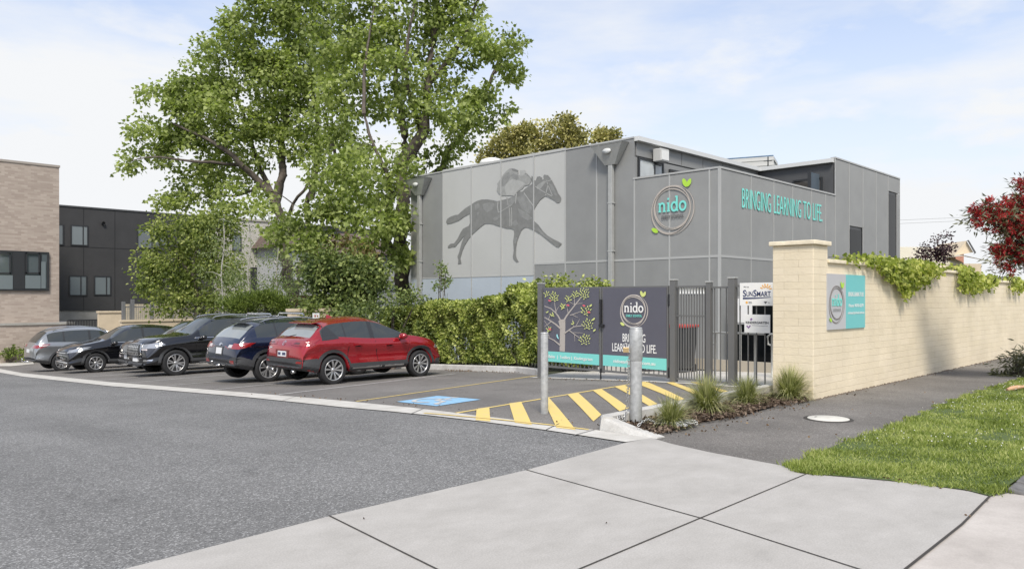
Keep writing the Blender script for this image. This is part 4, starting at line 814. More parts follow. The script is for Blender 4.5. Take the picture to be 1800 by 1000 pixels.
# notice board and handrails behind the fence
nb_ = onR(1300, 523, 16.0); o = empty('notice_board', (16.0, nb_.y, Z(566, dep(16, nb_.y))), 0, 'white framed notice half hidden behind the SunSmart sign', 'notice board')
t = MB(); t.box(-.02, .02, -.3, .22, .0, .55); t.build('sheet', m_cream, o); t = MB(); t.box(-.03, .03, -.32, .24, -.05, 0); t.box(-.03, .03, -.32, .24, .55, .58); t.box(-.02, .02, -.04, .0, -1.5, -.05); t.build('frame', m_steel, o)
def rail(u0, u1, r, label, vt):
    l1, l0_ = FR(u0, r), FR(u1, r); z = Z(vt, dep(r, l1)); t = MB(); gz = g((l0_ + l1) / 2) - .1
    t.tube([(r, l1 - .05, z - .22), (r, l1 + .02, z - .20), (r, l1 + .03, z - .05), (r, l1 - .03, z), (r, l0_, z)], .021, 8); t.tube([(r, l1 - .06, gz), (r, l1 - .06, z - .0)], .021, 8); t.tube([(r, l0_ + .2, gz), (r, l0_ + .2, z)], .021, 8)
    tag(t.build('handrail', m_steel), label, 'handrail', 'steel handrails behind the fence')
rail(1252, 1345, 13.3, 'curved steel handrail seen through the bar fence left of the wide post', 584); rail(1352, 1400, 14.2, 'steel handrail end just showing beside the brick pillar', 587)
# dark recess and doorway beyond
o = empty('side_door', (R0 - .02, FR(1330, R0), 0), 0, 'dark glazed side door low on the grey wall behind the fence signs', 'door'); t = MB(); t.box(-.02, .0, -.6, .6, -.35, 1.5); t.build('door_leaf', m_glass, o); t = MB(); t.box(-.04, .0, .6, .68, -.35, 1.58); t.box(-.04, .0, -.68, -.6, -.35, 1.58); t.box(-.04, .0, -.6, .6, 1.5, 1.58); t.build('door_frame', m_trim, o)
o = empty('ramp_edge', (15.2, 9.6, g(9)), 0, 'low beige retaining board behind the bar fence', 'retaining board'); t = MB(); t.box(0, .06, -4.2, 0, -.1, .28); t.build('board', M('beige_board', (.42, .38, .31), .7), o); t = MB(); t.box(-.01, .0, -4.2, 0, -.1, .04); t.build('skirting', m_blk2, o)
# bins behind the gates
for i, (r_, l_, lab) in enumerate(((14.6, 9.2, 'dark wheelie bin with red lid behind the narrow bar gate'), (14.8, 10.2, 'dark wheelie bin behind the logo gate leaf'))):
    o = empty('wheelie_bin', (r_, l_, g(l_)), .1, lab, 'bin', 'wheelie bins behind the gates'); t = MB(); t.add([(-.24, -.24, .12), (.24, -.24, .12), (.24, .24, .12), (-.24, .24, .12), (-.3, -.29, 1.0), (.34, -.29, 1.0), (.34, .29, 1.0), (-.3, .29, 1.0)], [(0, 3, 2, 1), (4, 5, 6, 7), (0, 1, 5, 4), (1, 2, 6, 5), (2, 3, 7, 6), (3, 0, 4, 7)]); t.build('bin_body', M('bin_dark', (.03, .032, .035), .5), o, .02)
    t = MB(); t.box(-.34, .36, -.31, .31, 1.0, 1.06); t.build('lid', M('bin_red', (.5, .06, .05), .5) if i == 0 else m_blk2, o, .015)
    for s in (-1, 1): t = MB(); t.lathe([(.001, -.03), (.10, -.03), (.10, .03), (.001, .03)], (.25, s * .22, .10), 'y', 16); t.build('wheel', m_blk2, o)
# ---------------------------------------------------------------- bollards, chain, padlock
m_galv = M('galvanised_steel', (.40, .405, .40), .45, metal=.25, var=.22, vs=14, bump=.15, bs=40)
def bollard(u, vb, vt, rr_, lean, label):
    x, y = P(u, vb); z = Z(vt, dep(x, y)); o = empty('bollard', (x, y, g(y)), 0, label, 'bollard', 'galvanised steel bollards at the bay entrance'); h = z - g(y)
    t = MB(); t.lathe([(rr_, -.1), (rr_, h - .02), (rr_ - .004, h - .01)], (0, 0, 0), 'z', 28); t.build('tube', m_galv, o)
    t = MB(); t.lathe([(rr_ + .003, h - .02), (rr_ + .003, h - .006), (rr_ - .006, h), (.001, h + .004)], (0, 0, 0), 'z', 28); t.build('cap', m_galv, o)
    o.rotation_euler = (lean[0], lean[1], 0); return o, h, x, y
bollard(957, 727, 584, .050, (0, 0), 'slim galvanised bollard standing on the hatched bay by the blue symbol'); 
bo, bh, bx_, by_ = bollard(1118, 748, 575, .072, (rad(.8), rad(-1.2)), 'thicker leaning galvanised bollard with a chain in the mulch bed')
t = MB(); t.lathe([(.073, bh - .40), (.079, bh - .38), (.079, bh - .03), (.073, bh - .02)], (0, 0, 0), 'z', 28); t.build('sleeve', m_galv, bo)
m_chain = M('chain_steel', (.5, .5, .49), .35, metal=.7); m_brass = M('brass', (.55, .40, .20), .35, metal=.6)
def chain(pts, name, label, pitch=.036):
    pts = [Vector(p) for p in pts]; L = [0]
    for i in range(1, len(pts)): L.append(L[-1] + (pts[i] - pts[i - 1]).length)
    n = int(L[-1] / pitch); mb = MB()
    for j in range(n):
        s = (j + .5) * pitch; i = max(k for k in range(len(L)) if L[k] <= s); i = min(i, len(pts) - 2); f_ = (s - L[i]) / (L[i + 1] - L[i]); c = pts[i].lerp(pts[i + 1], f_); tt = (pts[i + 1] - pts[i]).normalized()
        up = Vector((0, 0, 1)) if abs(tt.z) < .8 else Vector((1, 0, 0)); s1 = tt.cross(up).normalized(); s2 = tt.cross(s1)
        sd_ = s1 * .7 + s2 * .7 if j % 2 else s1 * .7 - s2 * .7
        ring = [c + tt * (.026 * math.cos(q)) + sd_ * (.0135 * math.sin(q)) for q in [6.2832 * k / 10 for k in range(10)]]
        mb.tube(ring + [ring[0]], .0048, 5, cap=False)
    return tag(mb.build(name, m_chain), label, 'chain')
def bp(dr, dl, z): return (bx_ + dr, by_ + dl, z)
rr = random.Random(3); hang = [bp(-.09, .035, bh - .30), bp(-.095, .04, bh - .6), bp(-.10, .045, .45), bp(-.12, .05, .20), bp(-.20, .04, .10), bp(-.31, .03, .15), bp(-.36, -.02, .03), bp(-.38, -.10, .025), bp(-.30, -.20, .03), bp(-.20, -.24, .10), bp(-.08, -.24, .12), bp(-.02, -.30, .06)]
pl = [(bx_ + .02 + .36 * rr.random() , by_ - .22 - .42 * rr.random(), .055 + .03 * rr.random()) for _ in range(26)]
pl.sort(key=lambda p: round(p[0] * 4)); chain(hang + pl, 'chain', 'steel chain hanging from the thick bollard and heaped on the mulch')
o = empty('padlock', bp(-.135, .05, bh - .24), .6, 'brass padlock hanging on the chained bollard', 'padlock')
t = MB(); t.box(-.013, .013, -.035, .035, -.06, 0); t.build('lock_body', m_brass, o, .004); t = MB(); t.tube([(0, -.022, 0), (0, -.022, .03), (0, -.012, .048), (0, .012, .048), (0, .022, .03), (0, .022, 0)], .0055, 6); t.build('shackle', m_chain, o)
# round cover in the footpath
x, y = P(1456, 737); o = empty('access_cover', (x, y, .006), 0, 'pale round access cover set in the asphalt footpath', 'access cover'); t = MB(); t.lathe([(.001, .012), (.245, .012), (.25, .008)], (0, 0, 0), 'z', 36); t.build('lid', M('cover_pale', (.62, .60, .54), .6, var=.1, vs=10), o); t = MB(); t.lathe([(.255, .007), (.29, .007), (.30, .0)], (0, 0, 0), 'z', 36); t.box(-.03, .03, .15, .17, .0125, .0135); t.build('rim', m_joint, o)
# bluestone kerb blocks
for i in range(12):
    c = Vector((6.98, 1.36)) + Vector((1, .01)).normalized() * (.30 * i); o = empty('kerb_block', (c.x, c.y, 0), rad(.5 + rr.uniform(-1.5, 1.5)), 'dark bluestone kerb block beside the grass verge', 'kerb block', 'bluestone kerb blocks along the verge')
    t = MB(); t.box(.006, .292, -.22, .08, -.1, .05 + rr.uniform(-.006, .006)); t.v = [(x, y, z - (.05 if y < 0 and z > 0 else 0)) for x, y, z in t.v]; t.build('stone', m_blk, o, .015)
# ---------------------------------------------------------------- parked cars
m_rearg = M('rear_glass_sky_tint', (.24, .26, .26), .06, spec=1.0)  # pale base colour paints the sky's reflection into the rear windows
def paint(name, col, metal=.35, rough=.28): return M(name, col, rough, metal=metal, spec=.5, coat=1.0)
m_cglass = M('car_glass', (.035, .04, .038), .03, spec=.9); m_cglass_g = M('car_glass_grey', (.05, .058, .055), .04, spec=1.0); m_plastic = M('black_plastic', (.045, .046, .048), .55, var=.1, vs=20); m_under = M('underbody', (.008, .008, .008), .9)  # car_glass base lifted a little to imitate greenish reflections
m_tyre = M('tyre', (.018, .018, .019), .8, bump=.2, bs=80); m_chrome = M('chrome', (.62, .62, .62), .15, metal=.9); m_rim = M('alloy', (.52, .52, .52), .28, metal=.7); m_rimd = M('alloy_dark', (.03, .03, .033), .35, metal=.4)
m_tail = M('tail_red', (.26, .010, .010), .12, spec=.8, coat=1); m_tailc = M('tail_clear', (.55, .50, .50), .1, spec=.8); m_head = M('head_clear', (.30, .31, .32), .08, spec=.9, metal=.4, coat=1); m_plate = M('plate', (.68, .69, .70), .4); m_seam = M('seam', (.004, .004, .004), .8); m_ink = M('plate_ink', (.05, .06, .12), .6)
def interp(pts, x):
    if x <= pts[0][0]: return pts[0][1]
    for i in range(len(pts) - 1):
        if x <= pts[i + 1][0]:
            x0, y0 = pts[i]; x1, y1 = pts[i + 1]; t = (x - x0) / (x1 - x0)
            s0 = (y1 - pts[i - 1][1]) / (x1 - pts[i - 1][0]) if i > 0 else (y1 - y0) / (x1 - x0)
            s1 = (pts[i + 2][1] - y0) / (pts[i + 2][0] - x0) if i + 2 < len(pts) else (y1 - y0) / (x1 - x0)
            d = (y1 - y0) / (x1 - x0)
            s0, s1 = [0 if s * d <= 0 else math.copysign(min(abs(s), 2.2 * abs(d)), s) for s in (s0, s1)]
            h = x1 - x0; return (2 * t ** 3 - 3 * t ** 2 + 1) * y0 + (t ** 3 - 2 * t ** 2 + t) * h * s0 + (-2 * t ** 3 + 3 * t ** 2) * y1 + (t ** 3 - t ** 2) * h * s1
    return pts[-1][1]
def wheel_proto(par, loc, side, rt, wt, style, name='wheel'):
    """side = -1: outer face towards -y"""
    rr_ = rt * style['rim']; o_ = side * wt / 2
    h = MB(); h.lathe([(.001, o_ * .35), (rr_, o_ * .35), (rr_, o_ * .9)], (0, 0, 0), 'y', 32); w = h.build(name, m_rimd, par); w.location = loc
    t = MB(); s = side
    t.lathe([(rr_ - .005, -s * wt / 2 * .9), (rt * .93, -s * wt / 2), (rt, -s * wt * .38), (rt, s * wt * .38), (rt * .97, s * wt * .46), (rt * .9, s * wt / 2), (rr_ + .02, s * wt * .49), (rr_ - .004, s * wt * .44)], (0, 0, 0), 'y', 40); t.build('tyre', m_tyre, w)
    r = MB(); r.lathe([(rr_ - .022, o_ * .72), (rr_ - .018, o_ * .92), (rr_, o_ * .96), (rr_ + .002, o_ * .85)], (0, 0, 0), 'y', 40)
    n = style['n']; y0, y1 = o_ * .80, o_ * .55
    for i in range(n):
        a0 = 2 * math.pi * i / n + .2
        for (da, wa, wb) in style['sp']:
            a = a0 + da[0]; b = a0 + da[1]; p = [(.045, a, wa, o_ * .62), (rr_ * .55, (a + b) / 2, (wa + wb) / 2, o_ * .80), (rr_ - .015, b, wb, o_ * .88)]
            vs = []
            for q, an, w_, yy in p:
                cx, cz = q * math.cos(an), q * math.sin(an); nx, nz = -math.sin(an), math.cos(an)
                for (k, dy) in ((-1, 0), (1, 0), (1, -1), (-1, -1)): vs.append((cx + nx * w_ / 2 * k, yy + (s * -.02 if dy else 0), cz + nz * w_ / 2 * k))
            fs = []
            for j in range(2):
                for k in range(4): fs.append((j * 4 + k, j * 4 + (k + 1) % 4, j * 4 + 4 + (k + 1) % 4, j * 4 + 4 + k))
            r.add(vs, fs)
    r.lathe([(.001, o_ * .70), (.045, o_ * .68), (.055, o_ * .5)], (0, 0, 0), 'y', 16)
    r.build('rim', m_rim, w); return w
def car(sp):
    L, Wd, H, wb, ro, rt = [sp[k] for k in ('L', 'W', 'H', 'wb', 'ro', 'rt')]; ax = [ro, ro + wb]; ra = rt + .055; sill = sp.get('sill', .26)
    root = empty(sp['name'], sp['loc'], sp['rz'], sp['label'], 'car', 'cars parked in the bays')
    pm = sp['paint']; top = [(x * L, z * H) for x, z in sp['top']]; belt = [(x * L, z * H) for x, z in sp['belt']]
    gx = sp['gx']; ws = sp['ws']; rw = sp['rw']
    xs = set(); x = 0
    for a, b, st in ((0, .16, .012), (.16, .55, .03), (.55, L - .6, .045), (L - .6, L - .16, .03), (L - .16, L + 1e-6, .012)):
        q = a
        while q < b: xs.add(round(q, 4)); q += st
    for c in ax:
        for i in range(25): xs.add(round(c + ra * math.cos(math.pi * i / 24), 4))
    keys = [v * L for v in gx] + [v * L for v in ws] + [v * L for v in rw] + [L]
    xs = sorted(v for v in xs if 0 <= v <= L); out = []
    for v in xs:
        if any(abs(v - k) < .012 for k in keys): continue
        if out and v - out[-1] < .005: continue
        out.append(v)
    xs = sorted(out + keys); xs = [xs[i] for i in range(len(xs)) if i == 0 or xs[i] - xs[i - 1] > .002]
    prof = [(0, .90), (.05, .955), (.16, .975), (.32, .955), (.5, .932), (.66, .950), (.77, 1.0), (.88, .985), (1, .935)]
    ns = len(prof); NG = 5; NT = 6
    V = []; secs = []
    for x in xs:
        w = Wd / 2
        dr = max(0, 1 - x / .55); df = max(0, 1 - (L - x) / .75)
        w *= (1 - sp.get('tr', .075) * dr ** 2.6 - sp.get('tf', .11) * df ** 2.6)
        zt = interp(top, x); z0 = sill + .10 * dr ** 2 * 1.0 + .0 * df
        z0 += sp.get('rb', .06) * dr + .02 * df
        arch = 0
        for c in ax:
            if abs(x - c) < ra: arch = max(arch, rt + math.sqrt(max(0, ra * ra - (x - c) ** 2)) * 1.0)
        zbt = min(interp(belt, x), zt - .045); zlow = max(z0, arch)
        zlow = min(zlow, zbt - .06); 
        sec = [(0, max(zlow, z0)), (w * .80, zlow)]
        for i in range(ns):
            f_ = i / (ns - 1); z = zlow + (zbt - zlow) * f_; rel = (z - z0) / max(.01, zbt - z0); y = w * interp(prof, rel); sec.append((y, z))
        gh = zt - zbt; k = min(1, max(0, (gh - .06) / .42)); k = k * k * (3 - 2 * k) if k < 1 else 1
        wr = w * (.905 - sp.get('tumble', .20) * k); zr = zt - (.035 + .075 * k) * (1 if gh > .06 else .6)
        ye = sec[-1][0]
        sec.append((ye - .012, zbt + min(.012, gh * .2)))                       # window base
        for i in range(1, NG): f_ = i / (NG - 1); sec.append((ye - .012 + (wr - ye + .012) * (f_ ** 1.12), zbt + min(.012, gh * .2) + (zr - zbt - min(.012, gh * .2)) * f_))
        for i in range(1, NT + 1):
            f_ = i / NT; q = 1 - f_; yy = wr * q; zz_ = zr + (zt - zr) * (1 - q ** 2.6); sec.append((yy, zz_))
        secs.append(sec)
    nsx = len(secs[0]); idxW0 = 2 + ns; idxE = 2 + ns + NG - 1; 
    full = []
    for x, sec in zip(xs, secs):
        er = max(0, 1 - x / .7); ef = max(0, 1 - (L - x) / .9); row = []
        wv = max(s[0] for s in sec)
        pts = [(y, z) for y, z in sec] + [(-y, z) for y, z in sec[-2:0:-1]]
        for y, z in pts:
            q = abs(y) / (Wd / 2); row.append((x + sp.get('bulr', .07) * er * q ** 3.5 - sp.get('bulf', .13) * ef * q ** 2.5, y, z))
        full.append(row)
    R_ = len(full[0]); verts = [p for row in full for p in row]; faces = []; kind = []
    def mir(j): return R_ - 1 - j if j >= nsx - 1 else j
    half = nsx - 1                                                               # segments per half
    for i in range(len(xs) - 1):
        xm = (xs[i] + xs[i + 1]) / 2 / L
        for j in range(R_):
            j2 = (j + 1) % R_; seg = j if j < half else (R_ - 1 - j); k = 'body'
            if seg < 1: k = 'under'
            elif idxW0 <= seg < idxE:
                gh = secs[i][idxE][1] - secs[i][idxW0][1]
                if gx[0] < xm < gx[-1] and gh > .03:
                    for q in range(0, len(gx) - 1, 2):
                        if gx[q] < xm < gx[q + 1]: k = 'side%d' % q + ('a' if j < half else 'b')
                    if k == 'body': k = 'pillar%d' % sum(xm > v for v in gx) + ('a' if j < half else 'b')
            elif seg >= idxE + 1:
                if ws[0] < xm < ws[1]: k = 'windscreen'
                elif rw[0] < xm < rw[1]: k = 'rear_window'
            faces.append((i * R_ + j, i * R_ + j2, (i + 1) * R_ + j2, (i + 1) * R_ + j)); kind.append(k)
    faces.append(tuple(range(R_ - 1, -1, -1))); kind.append('body'); faces.append(tuple((len(xs) - 1) * R_ + j for j in range(R_))); kind.append('body')
    faces = [f[::-1] for f in faces]
    bvh = BVHTree.FromPolygons([Vector(v) for v in verts], faces)
    groups = {}
    for f_, k in zip(faces, kind): groups.setdefault(k, []).append(f_)
    def sub(k, name, mat, par=root, solid=True):
        if k not in groups: return None
        used = {}; vs = []; fs = []
        for f_ in groups[k]:
            q = []
            for v in f_:
                if v not in used: used[v] = len(vs); vs.append(verts[v])
                q.append(used[v])
            fs.append(q)
        mb = MB(); mb.add(vs, fs, 0, True); o = mb.build(name, mat, par); return o
    body = sub('body', 'body', pm); sub('under', 'underbody', m_under); sub('windscreen', 'windscreen', m_cglass_g); sub('rear_window', 'rear_window', sp.get('rwm', m_cglass_g))
    for k in sorted(groups):
        if k.startswith('side'): sub(k, 'side_window', m_cglass)
        if k.startswith('pillar'): sub(k, 'window_pillar', m_fdark)
    def proj(polys, theta, name, mat, off=.006, par=None, res=.07, th=.01, fit=False):
        bm = bmesh.new(); n = Vector((math.cos(theta), math.sin(theta), 0)); s = Vector((-math.sin(theta), math.cos(theta), 0)); c0 = Vector((L / 2, 0, 0))
        for poly in polys:
            tr = tessellate_polygon([[Vector((a, b, 0)) for a, b in poly]]); vs = [bm.verts.new((a, b, 0)) for a, b in poly]
            for t in tr:
                try: bm.faces.new([vs[i] for i in t])
                except ValueError: pass
        for _ in range(5):
            es = [e for e in bm.edges if e.calc_length() > res]
            if not es: break
            bmesh.ops.subdivide_edges(bm, edges=es, cuts=1); bmesh.ops.triangulate(bm, faces=bm.faces[:])
        pos = {}; bad = []
        for v in bm.verts:
            org = c0 + s * v.co.x + Vector((0, 0, v.co.y)) + n * 5; h = bvh.ray_cast(org, -n)
            if h[0] is None: bad.append(v); continue
            nn = h[1] if h[1].dot(n) > 0 else -h[1]; pos[v] = h[0] + n * off * .5 + nn * off * .5
        gk = (name.startswith('grille'), theta)
        if fit and len(pos) > 6 and gk[0] and gk in sp.setdefault('_fit', {}):
            cf, ex, sg = sp['_fit'][gk]
            for v, q in pos.items(): q.x = float(np.dot([1, q.y, q.y ** 2, q.z, q.z ** 2], cf)) + sg * (max(0, ex) + off)
        elif fit and len(pos) > 6:
            ks = list(pos); A_ = np.array([[1, pos[v].y, pos[v].y ** 2, pos[v].z, pos[v].z ** 2] for v in ks]); b_ = np.array([pos[v].x for v in ks]); cf = np.linalg.lstsq(A_, b_, rcond=None)[0]; fx_ = A_ @ cf; sg = 1 if n.x > 0 else -1; ex = np.max((b_ - fx_) * sg) * .6
            sp.setdefault('_fit', {})[gk] = (cf, ex, sg)
            for v, q in zip(ks, fx_): pos[v].x = q + sg * max(0, ex)
        for v in bad: bm.verts.remove(v)
        for v in list(bm.verts): v.co = pos[v]
        if not bm.faces: bm.free(); return None
        bmesh.ops.recalc_face_normals(bm, faces=bm.faces[:])
        if sum((f_.normal.dot(n)) for f_ in bm.faces) < 0: bmesh.ops.reverse_faces(bm, faces=bm.faces[:])
        be = [e for e in bm.edges if e.is_boundary]; r_ = bmesh.ops.extrude_edge_only(bm, edges=be)
        for v in [q for q in r_['geom'] if isinstance(q, bmesh.types.BMVert)]: v.co -= n * (off + th)
        for f_ in bm.faces: f_.smooth = False
        me = bpy.data.meshes.new(name); bm.to_mesh(me); bm.free(); me.materials.append(mat); return link(name, me, par or root)
    sp['_proj'] = proj
    X = lambda a: a - L / 2                                                      # side decals take x measured from the tail
    def side(poly, name, mat, off=.006, both=True, **k):
        o = []
        for th_, sg in ((-math.pi / 2, 1), (math.pi / 2, -1)):
            o.append(proj([[(sg * X(a), b) for a, b in poly]], th_, name, mat, off, **k))
            if not both: break
        return o
    def end(poly, front, name, mat, off=.006, mirror=True, **k):                 # y in metres from the centre line
        th_ = 0 if front else math.pi; o = [proj([poly], th_, name, mat, off, fit=not name.startswith(('tail_', 'rear_b', 'headlight', 'fog', 'bumper', 'rear_re')), **k)]
        if mirror: o.append(proj([[(-a, b) for a, b in poly]], th_, name, mat, off, fit=not name.startswith(('tail_', 'rear_b', 'headlight', 'fog', 'bumper', 'rear_re')), **k))
        return o
    sp['side'] = side; sp['end'] = end; sp['root'] = root; sp['X'] = X
    for c in ax:                                                                # wheel arch lips and wheels
        if sp.get('clad', True):
            n = 22; outer = [(c + (ra + .075) * math.cos(math.pi * (i / n) * 1.10 - .157), rt + (ra + .075) * math.sin(math.pi * (i / n) * 1.10 - .157)) for i in range(n + 1)]; inner = [(c + (ra - .002) * math.cos(math.pi * (i / n) * 1.10 - .157), rt + (ra - .002) * math.sin(math.pi * (i / n) * 1.10 - .157)) for i in range(n + 1)]
            for i0, i1 in ((0, n),):
                poly = outer[i0:i1 + 1] + inner[i0:i1 + 1][::-1]; poly = [(a, max(b, sill + .02)) for a, b in poly]
                side(poly, 'wheel_arch_trim', sp.get('cladm', m_plastic), .014, res=.05)
        for s in (-1, 1): wheel_proto(root, (c, s * (Wd / 2 - .12), rt), s, rt, .22, sp['rimstyle'])
    if sp.get('clad', True):
        a0, a1 = ax[0] + ra + .06, ax[1] - ra - .06; side([(a0, sill + .01), (a1, sill + .01), (a1, sill + .18), (a0, sill + .18)], 'side_skirt', sp.get('cladm', m_plastic), .012)
    for a in sp['doors']:                                                        # door seams
        side([(a[0] - .005, a[1]), (a[0] + .005, a[1]), (a[2] + .005, a[3]), (a[2] - .005, a[3])], 'door_seam', m_seam, .0015, res=.1)
    for a, z in sp['handles']: side([(a + .02, z - .04), (a + .16, z - .04), (a + .18, z + .0), (a + .0, z + .0)], 'handle_recess_shade', m_seam, .002); side([(a, z - .018), (a + .19, z - .008), (a + .19, z + .018), (a, z + .014)], 'door_handle', sp.get('handm', pm), .035)  # flat dark decal paints the shade of the hollow behind each handle
    mx_, mz_ = sp['mirror']                                                      # door mirrors
    for s in (-1, 1):
        t = MB(); hw = Wd / 2; pr = [(.001, -.10), (.055, -.09), (.085, -.03), (.09, .04), (.07, .09), (.001, .11)]
        t.lathe([(a * .85, b) for a, b in pr], (0, 0, 0), 'y', 16); t.v = [(mx_ + x * .9 + (.03 if x > 0 else 0), s * (hw + .075) + y * 1.05, mz_ + .05 + z * 1.0) for x, y, z in t.v]; mo = t.build('door_mirror', sp.get('mirm', pm), root)
        t = MB(); t.box(mx_ - .03, mx_ + .03, s * (hw - .10), s * (hw + .05), mz_ - .03, mz_ + .01); t.build('mirror_arm', m_plastic, mo, .008)
    for (x0, x1) in ([sp['rails']] if sp.get('rails') else []):
        for s in (-1, 1):
            t = MB(); pts = []
            for i in range(13):
                x = x0 + (x1 - x0) * i / 12; zt = interp(top, x); yy = s * Wd / 2 * .66; lift = .045 * math.sin(math.pi * i / 12) ** .35 if 0 < i < 12 else -.01; pts.append((x, yy, zt - .035 + lift + .0))
            t.tube(pts, .018, 8); t.build('roof_rail', sp.get('railm', m_chrome), root)
    return root
def plate(sp, front, z, w=.37, h=.13, y=0, off=.02):
    sp['end']([(y - w / 2, z), (y + w / 2, z), (y + w / 2, z + h), (y - w / 2, z + h)], front, 'number_plate', m_plate, off, mirror=False, res=.4)
DS = {'rim': .70, 'n': 5, 'sp': [((-.16, -.20), .05, .055), ((.16, .20), .05, .055)]}
DS10 = {'rim': .72, 'n': 5, 'sp': [((-.22, -.30), .022, .046), ((.22, .30), .022, .046)]}
DS8 = {'rim': .66, 'n': 8, 'sp': [((-.1, -.12), .022, .030), ((.1, .12), .022, .030)]}
DS5 = {'rim': .70, 'n': 5, 'sp': [((-.05, -.34), .03, .05), ((.05, .34), .03, .05), ((-.3, .0), .02, .02)]}
DS6 = {'rim': .68, 'n': 6, 'sp': [((-.15, -.19), .036, .042), ((.15, .19), .036, .042)]}
def place(r, l): return (r, l, g(l))
def tilt(o, slope): pass
# --- red crossover, tail towards the road
L = 4.02; m_red = paint('soul_red_paint', (.36, .012, .020), .45, .16)
sp = dict(name='red_crossover', label='red crossover with black wheel arch cladding parked nose to the hedge', L=L, W=1.74, H=1.50, wb=2.44, ro=.80, rt=.325, paint=m_red, loc=(8.55, 15.58, g(14.9)), rz=0, sill=.27, rb=.03,
          top=[(0, .34), (.003, .52), (.012, .60), (.035, .67), (.075, .72), (.115, .82), (.155, .905), (.195, .95), (.30, .985), (.40, 1.0), (.48, .985), (.56, .93), (.64, .82), (.71, .715), (.78, .69), (.86, .655), (.93, .61), (.965, .56), (.987, .49), (1, .36)],
          belt=[(0, .46), (.03, .60), (.10, .69), (.22, .695), (.45, .655), (.72, .64), (.9, .56), (1, .34)], gx=(.12, .275, .285, .445, .475, .69), ws=(.50, .705), rw=(.070, .148), doors=[(1.16, .36, 1.20, .99), (2.02, .32, 1.90, 1.0), (2.86, .45, 2.90, .94)], handles=[(1.32, .86), (2.20, .84)], mirror=(2.62, .97), rimstyle=DS10, rwm=m_rearg)
car(sp); s, e_ = sp['side'], sp['end']
s([(.50, .985), (.62, .99), (.95, 1.02), (.72, 1.28), (.56, 1.33)], 'rear_quarter_panel', m_fdark, .004)
e_([(-.87, .44), (.87, .44), (.87, .58), (.5, .60), (-.5, .60), (-.87, .58)], False, 'rear_bumper_cladding', m_plastic, .012, mirror=False); e_([(-.70, .30), (.70, .30), (.82, .44), (-.82, .44)], False, 'rear_bumper_cladding', m_plastic, .010, mirror=False)
s([(.0, .34), (.40, .30), (.47, .52), (.40, .60), (.0, .58)], 'rear_bumper_cladding', m_plastic, .012)
s([(3.68, .28), (4.05, .30), (4.09, .46), (3.75, .42)], 'front_bumper_cladding', m_plastic, .010)
e_([(-.80, .44), (-.33, .42), (-.30, .47), (-.36, .50), (-.62, .51), (-.80, .505)], False, 'reflector_recess', m_fdark, .016, mirror=True) if False else None
e_([(.58, .50), (.76, .50), (.76, .545), (.60, .545)], False, 'rear_reflector', m_tail, .018)
e_([(.30, .895), (.84, .87), (.86, .95), (.70, .985), (.40, .965)], False, 'tail_light', m_tail, .012); e_([(.40, .915), (.62, .905), (.60, .95), (.46, .95)], False, 'tail_light_ring', M('tail_dark', (.10, .03, .03), .1, spec=.8), .016)
s([(.02, .87), (.20, .885), (.46, 1.02), (.20, 1.0), (.04, .96)], 'tail_light', m_tail, .010)
e_([(-.86, .605), (.86, .605), (.86, .62), (-.86, .62)], False, 'bumper_seam', m_seam, .002, mirror=False)
e_([(-.26, .60), (.26, .60), (.30, .78), (-.30, .78)], False, 'plate_recess', paint('shaded_red', (.20, .01, .014)), .004, mirror=False); plate(sp, False, .63, .36, .12, 0, .014)  # shade of the plate recess put into a darker copy of the red
e_([(-.16, .66), (-.05, .66), (-.05, .72), (-.16, .72)], False, 'plate_ink', m_ink, .016, mirror=False, res=.3); e_([(.02, .66), (.16, .66), (.16, .72), (.02, .72)], False, 'plate_ink', m_ink, .016, mirror=False, res=.3)
e_([(.055 * math.cos(q), .925 + .048 * math.sin(q)) for q in [6.283 * i / 20 for i in range(20)]], False, 'badge', m_chrome, .012, mirror=False); e_([(.041 * math.cos(q), .925 + .034 * math.sin(q)) for q in [6.283 * i / 16 for i in range(16)]], False, 'badge_field', m_red, .015, mirror=False)
e_([(-.042, .945), (-.02, .935), (0, .905), (.02, .935), (.042, .945), (.02, .948), (0, .922), (-.02, .948)], False, 'badge_wing', m_chrome, .018, mirror=False)
e_([(-.62, .80), (-.46, .80), (-.46, .825), (-.62, .825)], False, 'tail_badge', m_chrome, .012, mirror=False)
s([(1.28, .33), (2.02, .33), (2.02, .36), (1.28, .36)], 'chrome_strip', m_chrome, .024); s([(2.04, .33), (2.72, .33), (2.72, .36), (2.04, .36)], 'chrome_strip', m_chrome, .024)
s([(3.72, .70), (4.02, .66), (4.04, .74), (3.80, .78)], 'headlight', m_head, .006)
t = MB(); t.add([(.66, -.54, 1.375), (.66, .54, 1.375), (.44, .50, 1.345), (.44, -.50, 1.345), (.66, -.54, 1.405), (.66, .54, 1.405), (.44, .50, 1.362), (.44, -.50, 1.362)], [(0, 3, 2, 1), (4, 5, 6, 7), (0, 1, 5, 4), (1, 2, 6, 5), (2, 3, 7, 6), (3, 0, 4, 7)]); t.build('spoiler', m_red, sp['root'], .01)
t = MB(); t.add([(1.12, -.012, 1.47), (1.12, .012, 1.47), (1.30, .02, 1.47), (1.30, -.02, 1.47), (1.12, 0, 1.535), (1.17, 0, 1.53)], [(0, 1, 2, 3), (0, 4, 1), (1, 4, 5, 2), (0, 3, 5, 4), (2, 5, 3)]); t.build('fin_antenna', m_red, sp['root'])
t = MB(); t.tube([(.33, -.05, 1.10), (.20, .30, 1.03)], .010, 5); t.build('rear_wiper', m_fdark, sp['root'])
for y in (-.45, .45): t = MB(); t.lathe([(.03, 0), (.038, .0), (.038, .10), (.03, .10)], (-.02, y, .31), 'x', 14); t.build('exhaust_tip', m_chrome, sp['root'])
